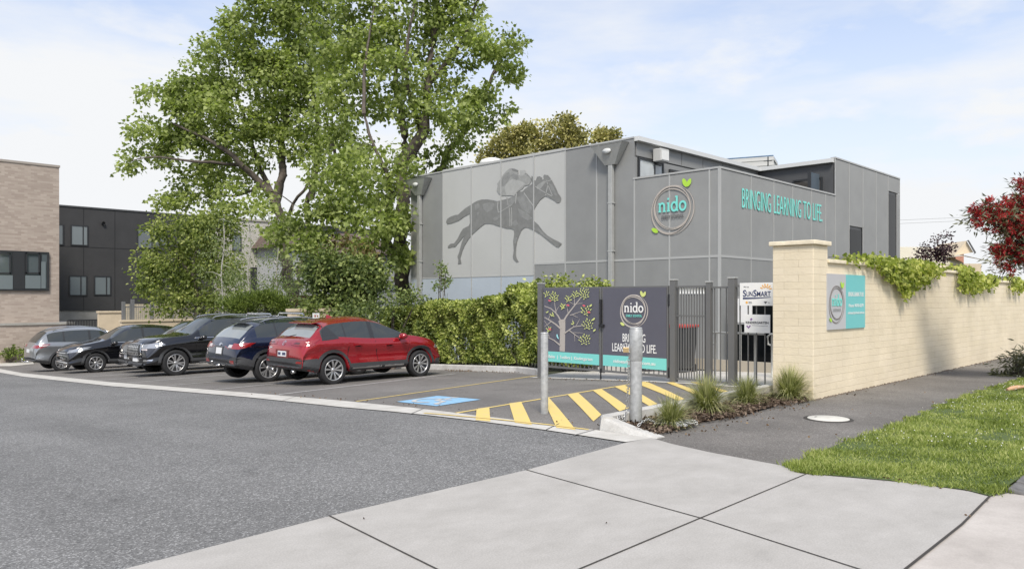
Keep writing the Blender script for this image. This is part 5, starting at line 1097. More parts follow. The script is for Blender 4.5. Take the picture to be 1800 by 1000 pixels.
s([(1.1, .84), (1.9, .905), (2.7, .915), (2.7, .925), (1.9, .915), (1.1, .85)], 'body_crease', m_red, .004) if False else None
# --- navy crossover
L = 4.35; m_navy_p = paint('navy_paint', (.010, .016, .042), .3, .22)
sp = dict(name='navy_crossover', label='dark navy crossover with silver roof bars parked beside the red crossover', L=L, W=1.80, H=1.64, wb=2.60, ro=.86, rt=.345, paint=m_navy_p, loc=(8.30, 18.20, g(17.5)), rz=0, sill=.30, rb=.04,
          top=[(0, .34), (.003, .48), (.012, .56), (.035, .64), (.075, .74), (.12, .84), (.16, .90), (.21, .925), (.30, .945), (.42, .95), (.50, .935), (.58, .87), (.66, .77), (.72, .68), (.80, .655), (.88, .61), (.94, .55), (.975, .48), (1, .36)],
          belt=[(0, .44), (.03, .58), (.10, .66), (.25, .665), (.45, .645), (.72, .62), (.9, .55), (1, .34)], gx=(.13, .25, .26, .45, .47, .69), ws=(.52, .715), rw=(.045, .14), doors=[(1.22, .4, 1.25, .98), (2.15, .36, 2.05, 1.0)], handles=[(1.45, .86), (2.35, .84)], mirror=(2.85, .97), rimstyle=DS5, rwm=m_rearg, rails=(.75, 2.6))
car(sp); s, e_ = sp['side'], sp['end']
e_([(-.88, .40), (.88, .40), (.90, .66), (.70, .64), (.5, .58), (-.5, .58), (-.70, .64), (-.90, .66)], False, 'rear_bumper_cladding', m_plastic, .014, mirror=False); s([(0, .36), (.42, .34), (.46, .55), (.22, .64), (0, .66)], 'rear_bumper_cladding', m_plastic, .013)
e_([(.56, .84), (.88, .83), (.90, .95), (.62, .97)], False, 'tail_light', m_tail, .012); e_([(.44, .86), (.60, .86), (.60, .93), (.46, .93)], False, 'tail_light_clear', m_tailc, .014); s([(.03, .83), (.25, .86), (.52, .98), (.25, .98), (.05, .95)], 'tail_light', m_tail, .010)
e_([(.58, .48), (.74, .48), (.74, .56), (.58, .56)], False, 'rear_reflector', m_tail, .020); plate(sp, False, .70, .30, .15, 0, .014); e_([(-.2, .66), (.2, .66), (.22, .88), (-.22, .88)], False, 'plate_recess', m_fdark, .006, mirror=False)
e_([(.06 * math.cos(q), .93 + .035 * math.sin(q)) for q in [6.283 * i / 16 for i in range(16)]], False, 'badge', m_chrome, .014, mirror=False)
t = MB(); t.add([(.62, -.54, 1.475), (.62, .54, 1.475), (.40, .50, 1.44), (.40, -.50, 1.44), (.62, -.54, 1.505), (.62, .54, 1.505), (.40, .50, 1.46), (.40, -.50, 1.46)], [(0, 3, 2, 1), (4, 5, 6, 7), (0, 1, 5, 4), (1, 2, 6, 5), (2, 3, 7, 6), (3, 0, 4, 7)]); t.build('spoiler', m_fdark, sp['root'], .01)
for x in (1.05, 1.95): t = MB(); t.tube([(x, -.66, 1.60), (x, -.60, 1.655), (x, .60, 1.655), (x, .66, 1.60)], .022, 6); t.build('roof_bar', m_chrome, sp['root'])
t = MB(); t.tube([(.02, 0, .42), (-.12, 0, .42), (-.16, 0, .46), (-.16, 0, .50)], .028, 8); t.lathe([(.001, -.03), (.03, -.02), (.036, 0), (.03, .02), (.001, .03)], (-.16, 0, .52), 'z', 12); t.build('tow_bar', m_chrome, sp['root'])
# --- big black seven-seater, nose towards the road
L = 4.85; m_blackp = paint('black_paint', (.006, .006, .008), .2, .18)
SUVTOP = [(0, .36), (.003, .52), (.012, .62), (.03, .72), (.055, .84), (.085, .92), (.13, .955), (.22, .975), (.38, .99), (.50, .975), (.56, .945), (.635, .82), (.70, .69), (.76, .665), (.84, .650), (.91, .628), (.95, .605), (.972, .575), (.986, .54), (.995, .47), (1, .36)]
sp = dict(name='large_black_suv', label='large black SUV with a mesh chrome grille parked nose out beside the navy crossover', L=L, W=1.92, H=1.85, wb=2.86, ro=1.08, rt=.395, paint=m_blackp, loc=(8.58 + L, 24.66, g(23.9)), rz=math.pi, sill=.34, rb=.04, tumble=.17,
          top=SUVTOP, belt=[(0, .48), (.03, .62), (.2, .645), (.5, .64), (.72, .62), (.9, .56), (1, .33)], gx=(.06, .20, .215, .41, .43, .655), ws=(.565, .695), rw=(.03, .08), doors=[(1.55, .42, 1.5, 1.1), (2.42, .42, 2.35, 1.1), (3.28, .55, 3.32, 1.05)], handles=[(1.75, .98), (2.65, .97)], handm=m_chrome, mirror=(3.12, 1.10), mirm=m_blackp, rimstyle=DS6, rails=(.7, 2.75))
car(sp); s, e_ = sp['side'], sp['end']
gp = [(-.40, .56), (.40, .56), (.50, .74), (.44, .98), (-.44, .98), (-.50, .74)]
e_([(a * 1.07, .77 + (b - .77) * 1.08) for a, b in gp], True, 'grille_surround', m_chrome, .014, mirror=False); e_(gp, True, 'grille', m_fdark, .020, mirror=False)
for i in range(-3, 4):
    e_([(i * .12 - .015, .585 + abs(i) * .02), (i * .12 + .015, .585 + abs(i) * .02), (i * .12 + .015, .955), (i * .12 - .015, .955)], True, 'grille_bar', m_chrome, .026, mirror=False)
for z in (.64, .72, .80, .88): e_([(-.42, z), (.42, z), (.42, z + .018), (-.42, z + .018)], True, 'grille_bar', m_chrome, .027, mirror=False)
e_([(.50, .84), (.90, .86), (.92, .97), (.52, .97)], True, 'headlight', m_head, .012); s([(4.25, .96), (4.70, .86), (4.80, .92), (4.70, .98), (4.35, 1.04)], 'headlight', m_head, .012)
plate(sp, True, .44, .37, .13, 0, .034); e_([(-.55, .36), (.55, .36), (.60, .43), (-.60, .43)], True, 'lower_grille', m_plastic, .010, mirror=False); e_([(.58, .46), (.86, .48), (.86, .53), (.60, .52)], True, 'fog_light_trim', m_chrome, .012)
s([(1.6, 1.15), (3.35, 1.13), (3.35, 1.148), (1.6, 1.168)], 'window_chrome', m_chrome, .010); e_([(-.7, .335), (.7, .335), (.7, .355), (-.7, .355)], True, 'skid_trim', m_chrome, .016, mirror=False)
for y in (-.98, .98): t = MB(); t.tube([(1.55, y, .38), (3.25, y, .38)], .04, 8); t.build('side_step', m_chrome, sp['root'])
s([(4.72, .80), (4.80, .80), (4.80, .84), (4.72, .84)], 'marker', m_tailc, .01)
# --- dark SUV mostly hidden between the two black cars
L = 4.65
sp = dict(name='dark_chrome_grille_suv', label='dark SUV with chrome bars in its nose half hidden behind the large black SUV', L=L, W=1.84, H=1.76, wb=2.7, ro=1.0, rt=.36, paint=paint('dark_graphite', (.012, .012, .013), .3, .2), loc=(9.35 + L, 27.75, g(27.0)), rz=math.pi, sill=.30,
          top=SUVTOP, belt=[(0, .48), (.03, .62), (.2, .645), (.5, .63), (.72, .61), (.9, .55), (1, .33)], gx=(.06, .20, .215, .41, .43, .655), ws=(.565, .695), rw=(.03, .08), doors=[(1.45, .4, 1.4, 1.0), (2.3, .4, 2.25, 1.0)], handles=[(1.7, .92), (2.5, .92)], mirror=(2.98, 1.02), rimstyle=DS6)
car(sp); s, e_ = sp['side'], sp['end']
for z in (.62, .70, .78, .86): e_([(-.50, z), (.50, z), (.50, z + .035), (-.50, z + .035)], True, 'grille_bar', m_chrome, .016, mirror=False)
e_([(-.72, .34), (.72, .34), (.76, .41), (-.76, .41)], True, 'skid_trim', m_chrome, .014, mirror=False); e_([(.54, .80), (.86, .82), (.88, .92), (.56, .91)], True, 'headlight', m_head, .012); e_([(.52, .50), (.66, .50), (.66, .58), (.52, .58)], True, 'fog_light', m_tailc, .012); plate(sp, True, .46)
# --- black mid-size SUV
L = 4.55
sp = dict(name='black_suv', label='black mid-size SUV with chrome window line parked nose out next to the silver car', L=L, W=1.82, H=1.70, wb=2.62, ro=1.0, rt=.35, paint=m_blackp, loc=(8.25 + L, 30.95, g(30.2)), rz=math.pi, sill=.29,
          top=[(0, .36), (.003, .48), (.012, .60), (.03, .70), (.06, .79), (.10, .88), (.15, .93), (.24, .965), (.38, .99), (.48, .98), (.55, .94), (.63, .82), (.71, .70), (.78, .655), (.86, .615), (.93, .575), (.965, .54), (.985, .49), (.996, .42), (1, .34)],
          belt=[(0, .46), (.03, .62), (.12, .68), (.3, .66), (.5, .635), (.72, .61), (.9, .53), (1, .33)], gx=(.10, .22, .235, .42, .44, .68), ws=(.54, .705), rw=(.03, .09), doors=[(1.4, .4, 1.35, 1.0), (2.3, .4, 2.22, 1.0)], handles=[(1.55, .92), (2.5, .90)], mirror=(3.0, 1.0), mirm=m_blackp, rimstyle=DS8)
car(sp); s, e_ = sp['side'], sp['end']
e_([(-.55, .66), (.55, .66), (.60, .78), (-.60, .78)], True, 'grille', m_fdark, .010, mirror=False); e_([(-.55, .71), (.55, .71), (.55, .735), (-.55, .735)], True, 'grille_bar', m_chrome, .016, mirror=False)
e_([(.55, .70), (.88, .78), (.90, .88), (.60, .80)], True, 'headlight', m_head, .012); s([(3.75, .94), (4.38, .74), (4.42, .83), (4.1, .92)], 'headlight', m_head, .012)
s([(.6, 1.11), (3.05, 1.05), (3.05, 1.066), (.6, 1.126)], 'window_chrome', m_chrome, .010); plate(sp, True, .52); e_([(-.6, .36), (.6, .36), (.66, .40), (-.66, .40)], True, 'skid_trim', m_chrome, .014, mirror=False); e_([(.52, .46), (.80, .46), (.82, .54), (.55, .56)], True, 'fog_recess', m_plastic, .01)
# --- silver SUV, tail towards the road
L = 4.60
sp = dict(name='silver_suv', label='silver grey SUV with a tow bar at the far left end of the row', L=L, W=1.82, H=1.72, wb=2.7, ro=.95, rt=.35, paint=paint('silver_paint', (.30, .31, .32), .6, .3), loc=(8.1, 34.55, g(33.8)), rz=0, sill=.30, rb=.04,
          top=[(0, .34), (.003, .50), (.012, .58), (.03, .66), (.06, .78), (.09, .87), (.125, .925), (.18, .955), (.30, .985), (.42, .99), (.52, .97), (.60, .88), (.67, .78), (.74, .68), (.82, .65), (.9, .60), (.95, .54), (.98, .46), (1, .36)],
          belt=[(0, .46), (.03, .60), (.10, .665), (.25, .655), (.5, .635), (.72, .61), (.9, .55), (1, .34)], gx=(.10, .22, .235, .42, .44, .68), ws=(.53, .73), rw=(.03, .11), doors=[(1.25, .4, 1.3, 1.0), (2.2, .4, 2.1, 1.0)], handles=[(1.45, .93), (2.4, .90)], mirror=(2.9, 1.0), rimstyle=DS8, rails=(.7, 2.7), rwm=m_cglass)
car(sp); s, e_ = sp['side'], sp['end']
e_([(-.86, .36), (.86, .36), (.88, .50), (-.88, .50)], False, 'rear_bumper_cladding', m_plastic, .012, mirror=False); s([(0, .36), (.5, .34), (.5, .44), (0, .50)], 'rear_bumper_cladding', m_plastic, .012)
e_([(.50, .94), (.88, .92), (.90, 1.04), (.54, 1.05)], False, 'tail_light', m_tail, .012); s([(.04, .93), (.40, .98), (.56, 1.08), (.30, 1.08), (.06, 1.03)], 'tail_light', m_tail, .010); s([(.2, 1.0), (.42, 1.01), (.5, 1.05), (.25, 1.045)], 'tail_light_clear', m_tailc, .013)
plate(sp, False, .74); e_([(-.62, .56), (.62, .56), (.66, .92), (-.66, .92)], False, 'tailgate_panel', sp['paint'], .003, mirror=False)  # raised tailgate panel in the same silver body paint
t = MB(); t.tube([(.02, 0, .38), (-.14, 0, .38), (-.20, 0, .42), (-.20, 0, .47)], .03, 8); t.lathe([(.001, -.03), (.03, -.02), (.036, 0), (.03, .02), (.001, .03)], (-.20, 0, .50), 'z', 12); t.build('tow_bar', m_chrome, sp['root'])
t = MB(); t.tube([(1.9, .3, 1.62), (1.72, .3, 1.95)], .006, 4); t.build('antenna', m_fdark, sp['root'])
# ---------------------------------------------------------------- trees and plants
m_bark = M('bark', (.12, .095, .075), .9, var=.0, col2=(.26, .22, .19), vs=5, bump=.8, bs=22) if False else M('bark', (.06, .048, .039), .9, var=.3, col2=(.15, .125, .105), vs=5, bump=.9, bs=22)
m_bark2 = M('pale_bark', (.55, .53, .49), .8, var=.3, col2=(.30, .28, .25), vs=14)
m_plane = leaf_mat('plane_leaf', (.14, .175, .055), (.28, .335, .105), (.46, .51, .20), scale=.55, trans=.45)
m_mid = leaf_mat('locust_leaf', (.085, .115, .03), (.20, .25, .065), (.45, .48, .17), scale=.7, trans=.4)
m_birch = leaf_mat('birch_leaf', (.10, .14, .05), (.20, .255, .10), (.34, .38, .20), scale=1.2, trans=.4)
m_hedge = leaf_mat('hedge_leaf', (.085, .12, .03), (.28, .33, .08), (.62, .64, .24), scale=2.2, trans=.35)
m_ivy = leaf_mat('ivy_leaf', (.05, .075, .025), (.13, .175, .05), (.32, .37, .13), scale=1.4, trans=.25)
m_conif = leaf_mat('cypress_leaf', (.16, .155, .05), (.40, .37, .14), (.66, .60, .28), scale=.8, trans=.2)
m_vine = leaf_mat('vine_leaf', (.14, .18, .03), (.30, .35, .07), (.56, .56, .18), scale=3, trans=.4)
m_purp = leaf_mat('purple_leaf', (.018, .008, .012), (.05, .022, .032), (.10, .05, .055), scale=2, trans=.2)
m_red_l = leaf_mat('red_flower', (.18, .012, .018), (.42, .028, .032), (.62, .09, .09), scale=3, trans=.25)
m_olive = leaf_mat('bottlebrush_leaf', (.05, .055, .03), (.12, .125, .07), (.24, .24, .15), scale=2, trans=.2)
m_fine = leaf_mat('fine_leaf', (.06, .09, .02), (.14, .19, .04), (.26, .32, .08), scale=1.5, trans=.3)
m_tuss = leaf_mat('tussock_blade', (.12, .14, .04), (.32, .33, .14), (.66, .62, .38), scale=5, trans=.3)
def at(u, v, Y): r, l = PD(u, Y); return Vector((r, l, Z(v, Y)))
RIGHT = np.array([.7013, -.7129, 0]); FWD = np.array([.7129, .7013, 0]); UP = np.array([0, 0, 1.])
def blobs(lst, Y, ry=.8, dens=1.0, shell=.35, jy=0):
    out = []
    for b in lst:
        u, v, ru, rv = b[:4]; dy = b[4] if len(b) > 4 else 0; y_ = Y + dy; k = y_ / F; ax_, az_ = ru * k, rv * k; ay_ = (ax_ + az_) / 2 * ry
        n = max(6, int(dens * (ax_ * az_ * ay_) ** .72 * 3.2)); c = np.array(at(u, v, y_)); p = ellipsoid_pts((0, 0, 0), (ax_, ay_, az_), n, shell)
        out.append(c + p[:, :1] * RIGHT + p[:, 1:2] * FWD + p[:, 2:] * UP)
    return np.concatenate(out)
def cluster_leaves(cen, per, rad_, flat=.7):
    n = len(cen); k = rng.poisson(per, n); idx = np.repeat(np.arange(n), k); p = rng.normal(size=(len(idx), 3)) * rad_; p[:, 2] *= flat; return cen[idx] + p, p
def tree(name, label, cat, base, paths, cen, per, rad_, size, lm, bm_=None, shape=LEAF_PALM, twig=.012, group=None, droop=.35, flat=.7, bend=.25):
    o = empty(name, base, 0, label, cat, group); bv = Vector(base)
    P_ = [([Vector(p) - bv for p in pts], a, b) for pts, a, b in paths]; c = cen - np.array(base)
    grow('trunk', P_, c, None, bm_ or m_bark, o, twig=twig, bend=bend)
    pos, d = cluster_leaves(c, per, rad_, flat); leaves('crown', pos, size, lm, o, shape, droop=droop, dirs=d / (rad_ + 1e-6) * .6); return o
def pth(lst, Y): return [at(p[0], p[1], Y + (p[2] if len(p) > 2 else 0)) for p in lst]
# two big trees
YB = 31
bB = at(712, 560, YB); bB.z = g(bB.y) - .1
pB_ = [([bB] + pth([(712, 520), (706, 470), (704, 420), (708, 370), (704, 330), (705, 290)], YB), .36, .24), (pth([(705, 295), (722, 262, -.5), (745, 228, -.8), (752, 180, -.6), (756, 120, -.4), (764, 60), (770, 0), (775, -60)], YB), .26, .06),
       (pth([(705, 290), (712, 245, .4), (706, 200, .8), (694, 150, .9), (700, 90, 1), (690, 20, 1)], YB), .20, .05), (pth([(706, 350), (735, 325, 1), (775, 300, 1.6), (790, 262, 2), (815, 235, 2), (845, 180, 2), (872, 120, 2.2), (886, 70, 2.4)], YB), .20, .04),
       (pth([(706, 470), (682, 425, -1), (668, 395, -1.6), (690, 350, -2), (678, 300, -2.4), (655, 255, -2.6), (640, 200, -2.4)], YB), .15, .04), (pth([(704, 400), (660, 365, 1), (620, 330, 1.5), (590, 270, 1.5), (570, 200, 1)], YB), .16, .04),
       (pth([(740, 235), (718, 160, -1), (712, 110, -1.2), (722, 50, -1.4), (735, -10, -1)], YB), .12, .03), (pth([(870, 130, 2.2), (900, 98, 2), (930, 68, 1.8)], YB), .04, .01), (pth([(640, 200, -2.4), (640, 130, -2), (650, 60, -1.5), (660, 0, -1)], YB), .08, .02), (pth([(752, 150), (800, 90), (830, 30), (850, -40)], YB), .12, .03)]
cB = blobs([(640, 60, 75, 75), (720, 30, 85, 80), (800, 50, 70, 75), (852, 120, 50, 60), (888, 85, 32, 38), (690, 140, 80, 60, -1), (620, 190, 75, 65), (600, 290, 70, 55), (640, 350, 75, 50, -2), (570, 390, 55, 45, -2), (650, 420, 50, 30, -2.5), (790, 185, 55, 50), (820, 225, 45, 35, 1), (745, 215, 50, 40, -1), (680, -60, 110, 60), (780, -60, 95, 60), (520, 415, 35, 25, -2), (590, 440, 42, 22, -2), (860, 200, 38, 45, 1), (700, 290, 35, 40, -2), (765, 275, 32, 25, 1), (900, 135, 18, 25, 1), (720, 420, 14, 50, -1), (590, 100, 50, 70, 1), (650, 385, 55, 30, -3), (590, 350, 50, 40, -2.5), (545, 420, 40, 25, -2.5), (640, 300, 55, 50, -3), (690, 460, 30, 20, -2), (690, 380, 30, 25, -3)], YB, dens=3.7)
tree('plane_tree', 'tall broad green tree with forked grey trunk beside the mural end of the building', 'tree', tuple(bB), pB_, cB, 66, .24, .165, m_plane)
YA = 37
bA = at(513, 560, YA); bA.z = g(bA.y) - .1
pA_ = [([bA] + pth([(512, 520), (505, 480), (497, 430), (492, 385), (484, 355)], YA), .36, .22), ([bA + Vector((.2, -.2, 0))] + pth([(522, 500, .6), (536, 455, 1), (545, 420, 1), (540, 380, 1.2), (545, 340, 1), (580, 300, 1), (620, 240, 1)], YA), .28, .05), (pth([(484, 355), (455, 318), (425, 292, -.6), (395, 262, -1), (355, 240, -1), (300, 215, -1)], YA), .20, .03),
       (pth([(484, 355), (497, 310), (497, 250, .5), (508, 180, .6), (498, 110, .6), (510, 40, .6)], YA), .24, .05), (pth([(478, 340), (450, 280, 1), (430, 210, 1), (410, 150, 1), (400, 90, 1)], YA), .15, .03), (pth([(425, 292), (370, 285, -1), (320, 282, -1.4), (270, 275, -1.6), (230, 282, -1.6)], YA), .09, .02),
       (pth([(545, 350, 1), (560, 270, 1), (555, 190, 1), (545, 110, 1), (560, 20, 1)], YA), .18, .04), (pth([(500, 400), (520, 350, -1), (545, 320, -1.4), (590, 240, -1.5)], YA), .10, .03), (pth([(455, 330), (410, 345, 1.5), (360, 340, 2), (320, 345, 2)], YA), .08, .02)]
cA = blobs([(300, 190, 55, 55), (268, 245, 45, 40), (232, 282, 34, 20), (345, 150, 50, 45), (395, 110, 70, 60), (465, 65, 70, 70), (400, 200, 100, 70), (335, 265, 75, 38), (470, 160, 70, 70), (520, -20, 90, 65), (545, 110, 60, 75), (560, 220, 50, 60), (345, 335, 60, 35, 1), (450, 255, 65, 40), (540, 30, 60, 60), (430, 40, 45, 35), (410, 310, 60, 25, 1), (520, 250, 35, 35), (300, 350, 30, 20), (520, 140, 60, 60), (350, 210, 60, 50), (430, 350, 50, 30, -2), (380, 375, 40, 22, -2), (470, 385, 40, 25, -2.5)], YA, dens=3.5)
tree('plane_tree', 'widest spreading green tree behind the navy car, its crown reaching out over the black building', 'tree', tuple(bA), pA_, cA, 62, .25, .175, m_plane)
# locust tree in front of the black building
b = at(345, 560, 34); b.z = g(b.y) - .1
tree('locust_tree', 'bushy yellow-green tree in front of the black building', 'tree', tuple(b), [([b] + pth([(345, 520), (340, 470), (350, 420)], 34), .14, .05), (pth([(342, 490), (310, 450), (290, 420)], 34), .07, .02), (pth([(345, 480), (380, 440), (385, 410)], 34), .07, .02)],
     blobs([(320, 410, 52, 38), (290, 450, 42, 36), (300, 500, 50, 36), (350, 460, 55, 50), (365, 410, 45, 40), (390, 470, 35, 45), (330, 525, 55, 20), (265, 470, 18, 16), (275, 500, 25, 25), (295, 535, 40, 18), (370, 530, 45, 20), (380, 400, 35, 35)], 34, dens=6), 80, .24, .13, m_mid, shape=LEAF_OVAL * np.array([1.1, 1, 1]), droop=.5)
# birches
for i, (u, vt, w_, lab) in enumerate(((392, 385, 34, 'leftmost of the three slender white-stemmed birches behind the parked cars'), (438, 395, 34, 'middle of the three slender white-stemmed birches behind the parked cars'), (488, 385, 30, 'rightmost of the three slender white-stemmed birches behind the parked cars'))):
    b = at(u, 560, 31); b.z = g(b.y) - .1
    tree('birch_tree', lab, 'tree', tuple(b), [([b] + pth([(u, 530), (u - 2, 480), (u + 2, 430), (u, vt)], 31), .055, .015)], blobs([(u, vt + 30, w_ * .7, 40), (u - 8, vt + 80, w_, 45), (u + 8, vt + 120, w_, 40)], 31, dens=5), 48, .22, .07, m_birch, m_bark2, shape=LEAF_OVAL, twig=.006, group='white-stemmed birches', droop=.8)
def bush(name, label, cat, lst, Y, per, rad_, size, lm, dens=3, shape=LEAF_OVAL, shell=.5, core=None, group=None, droop=.3, thin=1):
    c = blobs(lst, Y, dens=dens, shell=shell); b = at(lst[0][0], 560, Y); b.z = g(b.y); o = empty(name, tuple(b), 0, label, cat, group); c2 = c - np.array(b)
    stems = [([Vector((0, 0, 0)), Vector((c2[i] * [.4, .4, .55])), Vector(c2[i] * .85)], .05 * thin, .015 * thin) for i in range(0, len(c2), max(1, len(c2) // 9))]
    mb = MB()
    for pts, a, b2 in stems: mb.tube(pts, a, 6, r2=b2)
    for p in c2[::5]: q = Vector(p); mb.tube([q * .75, q], .012, 4, cap=False)
    mb.build('stems', m_bark, o); pos, d = cluster_leaves(c2, per, rad_); pos[:, 2] = np.maximum(pos[:, 2], .03); leaves('foliage', pos, size, lm, o, shape, droop=droop, dirs=d / rad_ * .5); return o
bush('climbing_shrub', 'dark glossy climbing shrub with brownish top mounded behind the red crossover', 'shrub', [(605, 492, 62, 42), (570, 470, 38, 32), (640, 490, 42, 34), (600, 535, 60, 25)], 27, 90, .20, .13, m_ivy, dens=17)
bush('russet_shrub', 'thin russet-brown leafed shrub rising above the dark climbing shrub', 'shrub', [(615, 440, 26, 28), (585, 455, 18, 18), (640, 455, 15, 18)], 27.6, 45, .18, .11, leaf_mat('russet_leaf', (.05, .03, .015), (.14, .10, .04), (.26, .24, .08), trans=.3), dens=3)
bush('round_bush', 'low rounded fine-leaved green bush behind the big black SUV roof', 'shrub', [(450, 535, 56, 20), (425, 538, 28, 16), (485, 538, 32, 16)], 28.5, 200, .16, .12, m_fine, dens=16, shape=LEAF_SLIM * np.array([1.3, 1, 1]), droop=-.8)
bush('grey_green_shrub', 'pale grey-green loose shrub between the round bush and the dark climbing shrub', 'shrub', [(515, 510, 34, 26), (500, 535, 30, 20), (540, 545, 30, 14)], 29.5, 50, .18, .09, m_birch, dens=4)
bush('feathery_shrub', 'light feathery shrub mass between the birches and the widest tree', 'shrub', [(455, 490, 45, 45), (500, 470, 30, 40), (415, 505, 35, 35), (540, 500, 25, 32)], 33, 40, .24, .085, m_birch, dens=5, droop=.9)
bush('low_shrub', 'scruffy light green shrub at the foot of the tall broad tree', 'shrub', [(548, 552, 22, 10), (545, 540, 14, 8)], 25.5, 50, .14, .08, m_mid, dens=7)
bush('low_hedge', 'clipped low green hedge strip at the base of the brown brick building', 'hedge', [(12, 620, 22, 7), (40, 620, 18, 7), (-20, 620, 20, 7)], 40, 60, .14, .10, m_fine, dens=8)
# long leafy hedge grown over its fence
hf = empty('picket_fence', (14.55, 11.5, g(12)), 0, 'grey upright steel fence overgrown by the long hedge', 'fence'); t = MB()
for i in range(86): y = .12 * i; z = g(11.5 + y) - g(12); t.box(-.01, .01, y - .009, y + .009, z, z + 1.55)
for y in (0, 2.4, 4.8, 7.2, 9.6): z = g(11.5 + y) - g(12); t.box(-.05, .04, y - .04, y + .04, z, z + 1.75)
for i in range(4): y = 2.4 * i; z = g(11.5 + y + 1.2) - g(12); t.box(-.02, .02, y + .04, y + 2.36, z + .15, z + .19); t.box(-.02, .02, y + .04, y + 2.36, z + 1.45, z + 1.49)
t.build('pickets', m_gate, hf); hp = MB(); hp.box(-.28, -.18, 2.0, 2.12, -.1, 1.3); hp.build('post', m_gate, hf)
hd = empty('hedge', (14.3, 11.5, g(12)), 0, 'long thick yellow-green hedge running from the gates to the red crossover', 'hedge')
nh = 125000; yy = rng.uniform(11.35, 19.5, nh); uu = rng.uniform(0, 1, nh); top_z = 1.80 - .0 * yy + .06 * np.sin(yy * 2.3) + .06 * np.sin(yy * 5.1 + 1) + .28 * np.exp(-((yy - 13.9) / .28) ** 2) - .02 * (yy - 11.5)
gy = np.array([g(q) for q in yy]); zz2 = gy * .9 + .16 + rng.uniform(0, 1, nh) ** .9 * (top_z - .05); fr_ = (.14 + .07 * np.sin(yy * 3.7 + zz2 * 4) + .07 * np.sin(yy * 8.3 - zz2 * 6)); xx2 = 14.30 - .35 + fr_ * 1.1 + np.abs(rng.normal(0, .17, nh)) * 1.0
tz = gy * .9 + .16 + top_z; istop = uu < .24; xx2 = np.where(istop, rng.uniform(14.0, 15.4, nh), xx2); zz2 = np.where(istop, tz - np.abs(rng.normal(0, .10, nh)) - ((xx2 - 14.7) / .8) ** 2 * .22, zz2)
hole = (np.sin(yy * 2.9 + 2.0) * np.sin(zz2 * 3.1 + yy * .6 + .6) > .26) & (~istop) & (yy < 17) & (zz2 < gy + 1.35) & (rng.uniform(0, 1, nh) < .82); keep = ~hole & (zz2 > gy + .14)
hpz = np.stack([xx2, yy, zz2], 1)[keep] - np.array([14.3, 11.5, g(12)]); dd = np.tile([-.5, 0, .25], (len(hpz), 1)); leaves('foliage', hpz, .078, m_hedge, hd, LEAF_OVAL, droop=.25, dirs=dd + rng.normal(size=dd.shape) * .6, jit=.4)
t = MB(); rr = random.Random(9)
for i in range(170):
    y = rr.uniform(.0, 8); z = g(11.5 + y) - g(12); pts = [(rr.uniform(-.05, .12), y, z)]; 
    for j in range(5): p = pts[-1]; pts.append((rr.uniform(-.12, .15), p[1] + rr.uniform(-.22, .22), p[2] + rr.uniform(.2, .36)))
    t.tube(pts, .010, 4, r2=.004, cap=False)
t.build('stems', m_bark, hd)
bush('ivy_hedge', 'darker ivy-covered hedge sloping down behind the roof of the red crossover', 'hedge', [(690, 555, 55, 42), (640, 560, 50, 32), (600, 565, 40, 22), (740, 590, 40, 40), (715, 530, 30, 16)], 22.6, 85, .17, .085, m_ivy, dens=6)
bush('sapling', 'thin upright leafy sapling poking out of the hedge top beside the mural', 'plant', [(775, 480, 8, 18), (773, 500, 14, 12), (784, 488, 6, 14)], 23.0, 18, .07, .085, m_birch, dens=16, droop=-.3, thin=.25)
bush('garden_shrub', 'bright yellow-green shrub top showing over the tree-print gate', 'shrub', [(1000, 500, 48, 9), (970, 502, 22, 7), (1045, 503, 22, 6)], 18.6, 60, .10, .08, m_hedge, dens=14)
# tussocks in the mulch bed
def tussock(x, y, h, R, n, label, seed):
    rg = np.random.default_rng(seed); o = empty('grass_tussock', (x, y, g(y) + .03), 0, label, 'plant', 'spiky grass tussocks in the mulch bed'); a = rg.uniform(0, 6.283, n); sp_ = np.abs(rg.normal(0, .74, n)).clip(0, 1.4); ln = h * rg.uniform(.65, 1.25, n); w = rg.uniform(.0025, .0055, n); br = rg.uniform(0, .07, n)
    V = []; S_ = 6
    d = np.stack([np.cos(a), np.sin(a)], 1); px = np.stack([-np.sin(a), np.cos(a)], 1); th = sp_ * .9; pos = np.stack([d[:, 0] * br, d[:, 1] * br, 0 * a], 1); rows = []
    for s in range(S_ + 1):
        ww = w * (1 - (s / S_) ** 2 * .95); rows.append((pos - np.stack([px[:, 0] * ww, px[:, 1] * ww, 0 * a], 1), pos + np.stack([px[:, 0] * ww, px[:, 1] * ww, 0 * a], 1)))
        th2 = th + (s / S_) ** 1.5 * (1.7 * sp_ + .8 * rg.uniform(0, 1, n) ** 2); st = ln / S_; pos = pos + np.stack([d[:, 0] * np.sin(th2) * st, d[:, 1] * np.sin(th2) * st, np.cos(th2) * st], 1); pos[:, 2] = np.maximum(pos[:, 2], .01)
    Vv = np.stack([q for pr in rows for q in pr], 1); k = 2 * (S_ + 1); base = np.arange(n)[:, None] * k; fi = []
    for s in range(S_): fi += [2 * s, 2 * s + 1, 2 * s + 3, 2 * s + 2]
    rawmesh('blades', Vv.reshape(-1, 3), (base + np.array(fi)[None]).ravel(), 4, m_tuss, o)
for i, (u, v, h, n, lab) in enumerate(((1180, 752, .42, 900, 'spiky grass tussock nearest the chained bollard'), (1243, 726, .56, 1300, 'tallest spiky grass tussock, second from the chained bollard'), (1312, 712, .46, 1000, 'spiky grass tussock in front of the wide fence post'), (1388, 704, .56, 1300, 'spiky grass tussock against the foot of the brick pillar'))):
    x, y = P(u, v); tussock(x, y, h * .82, .2, n, lab, 30 + i)
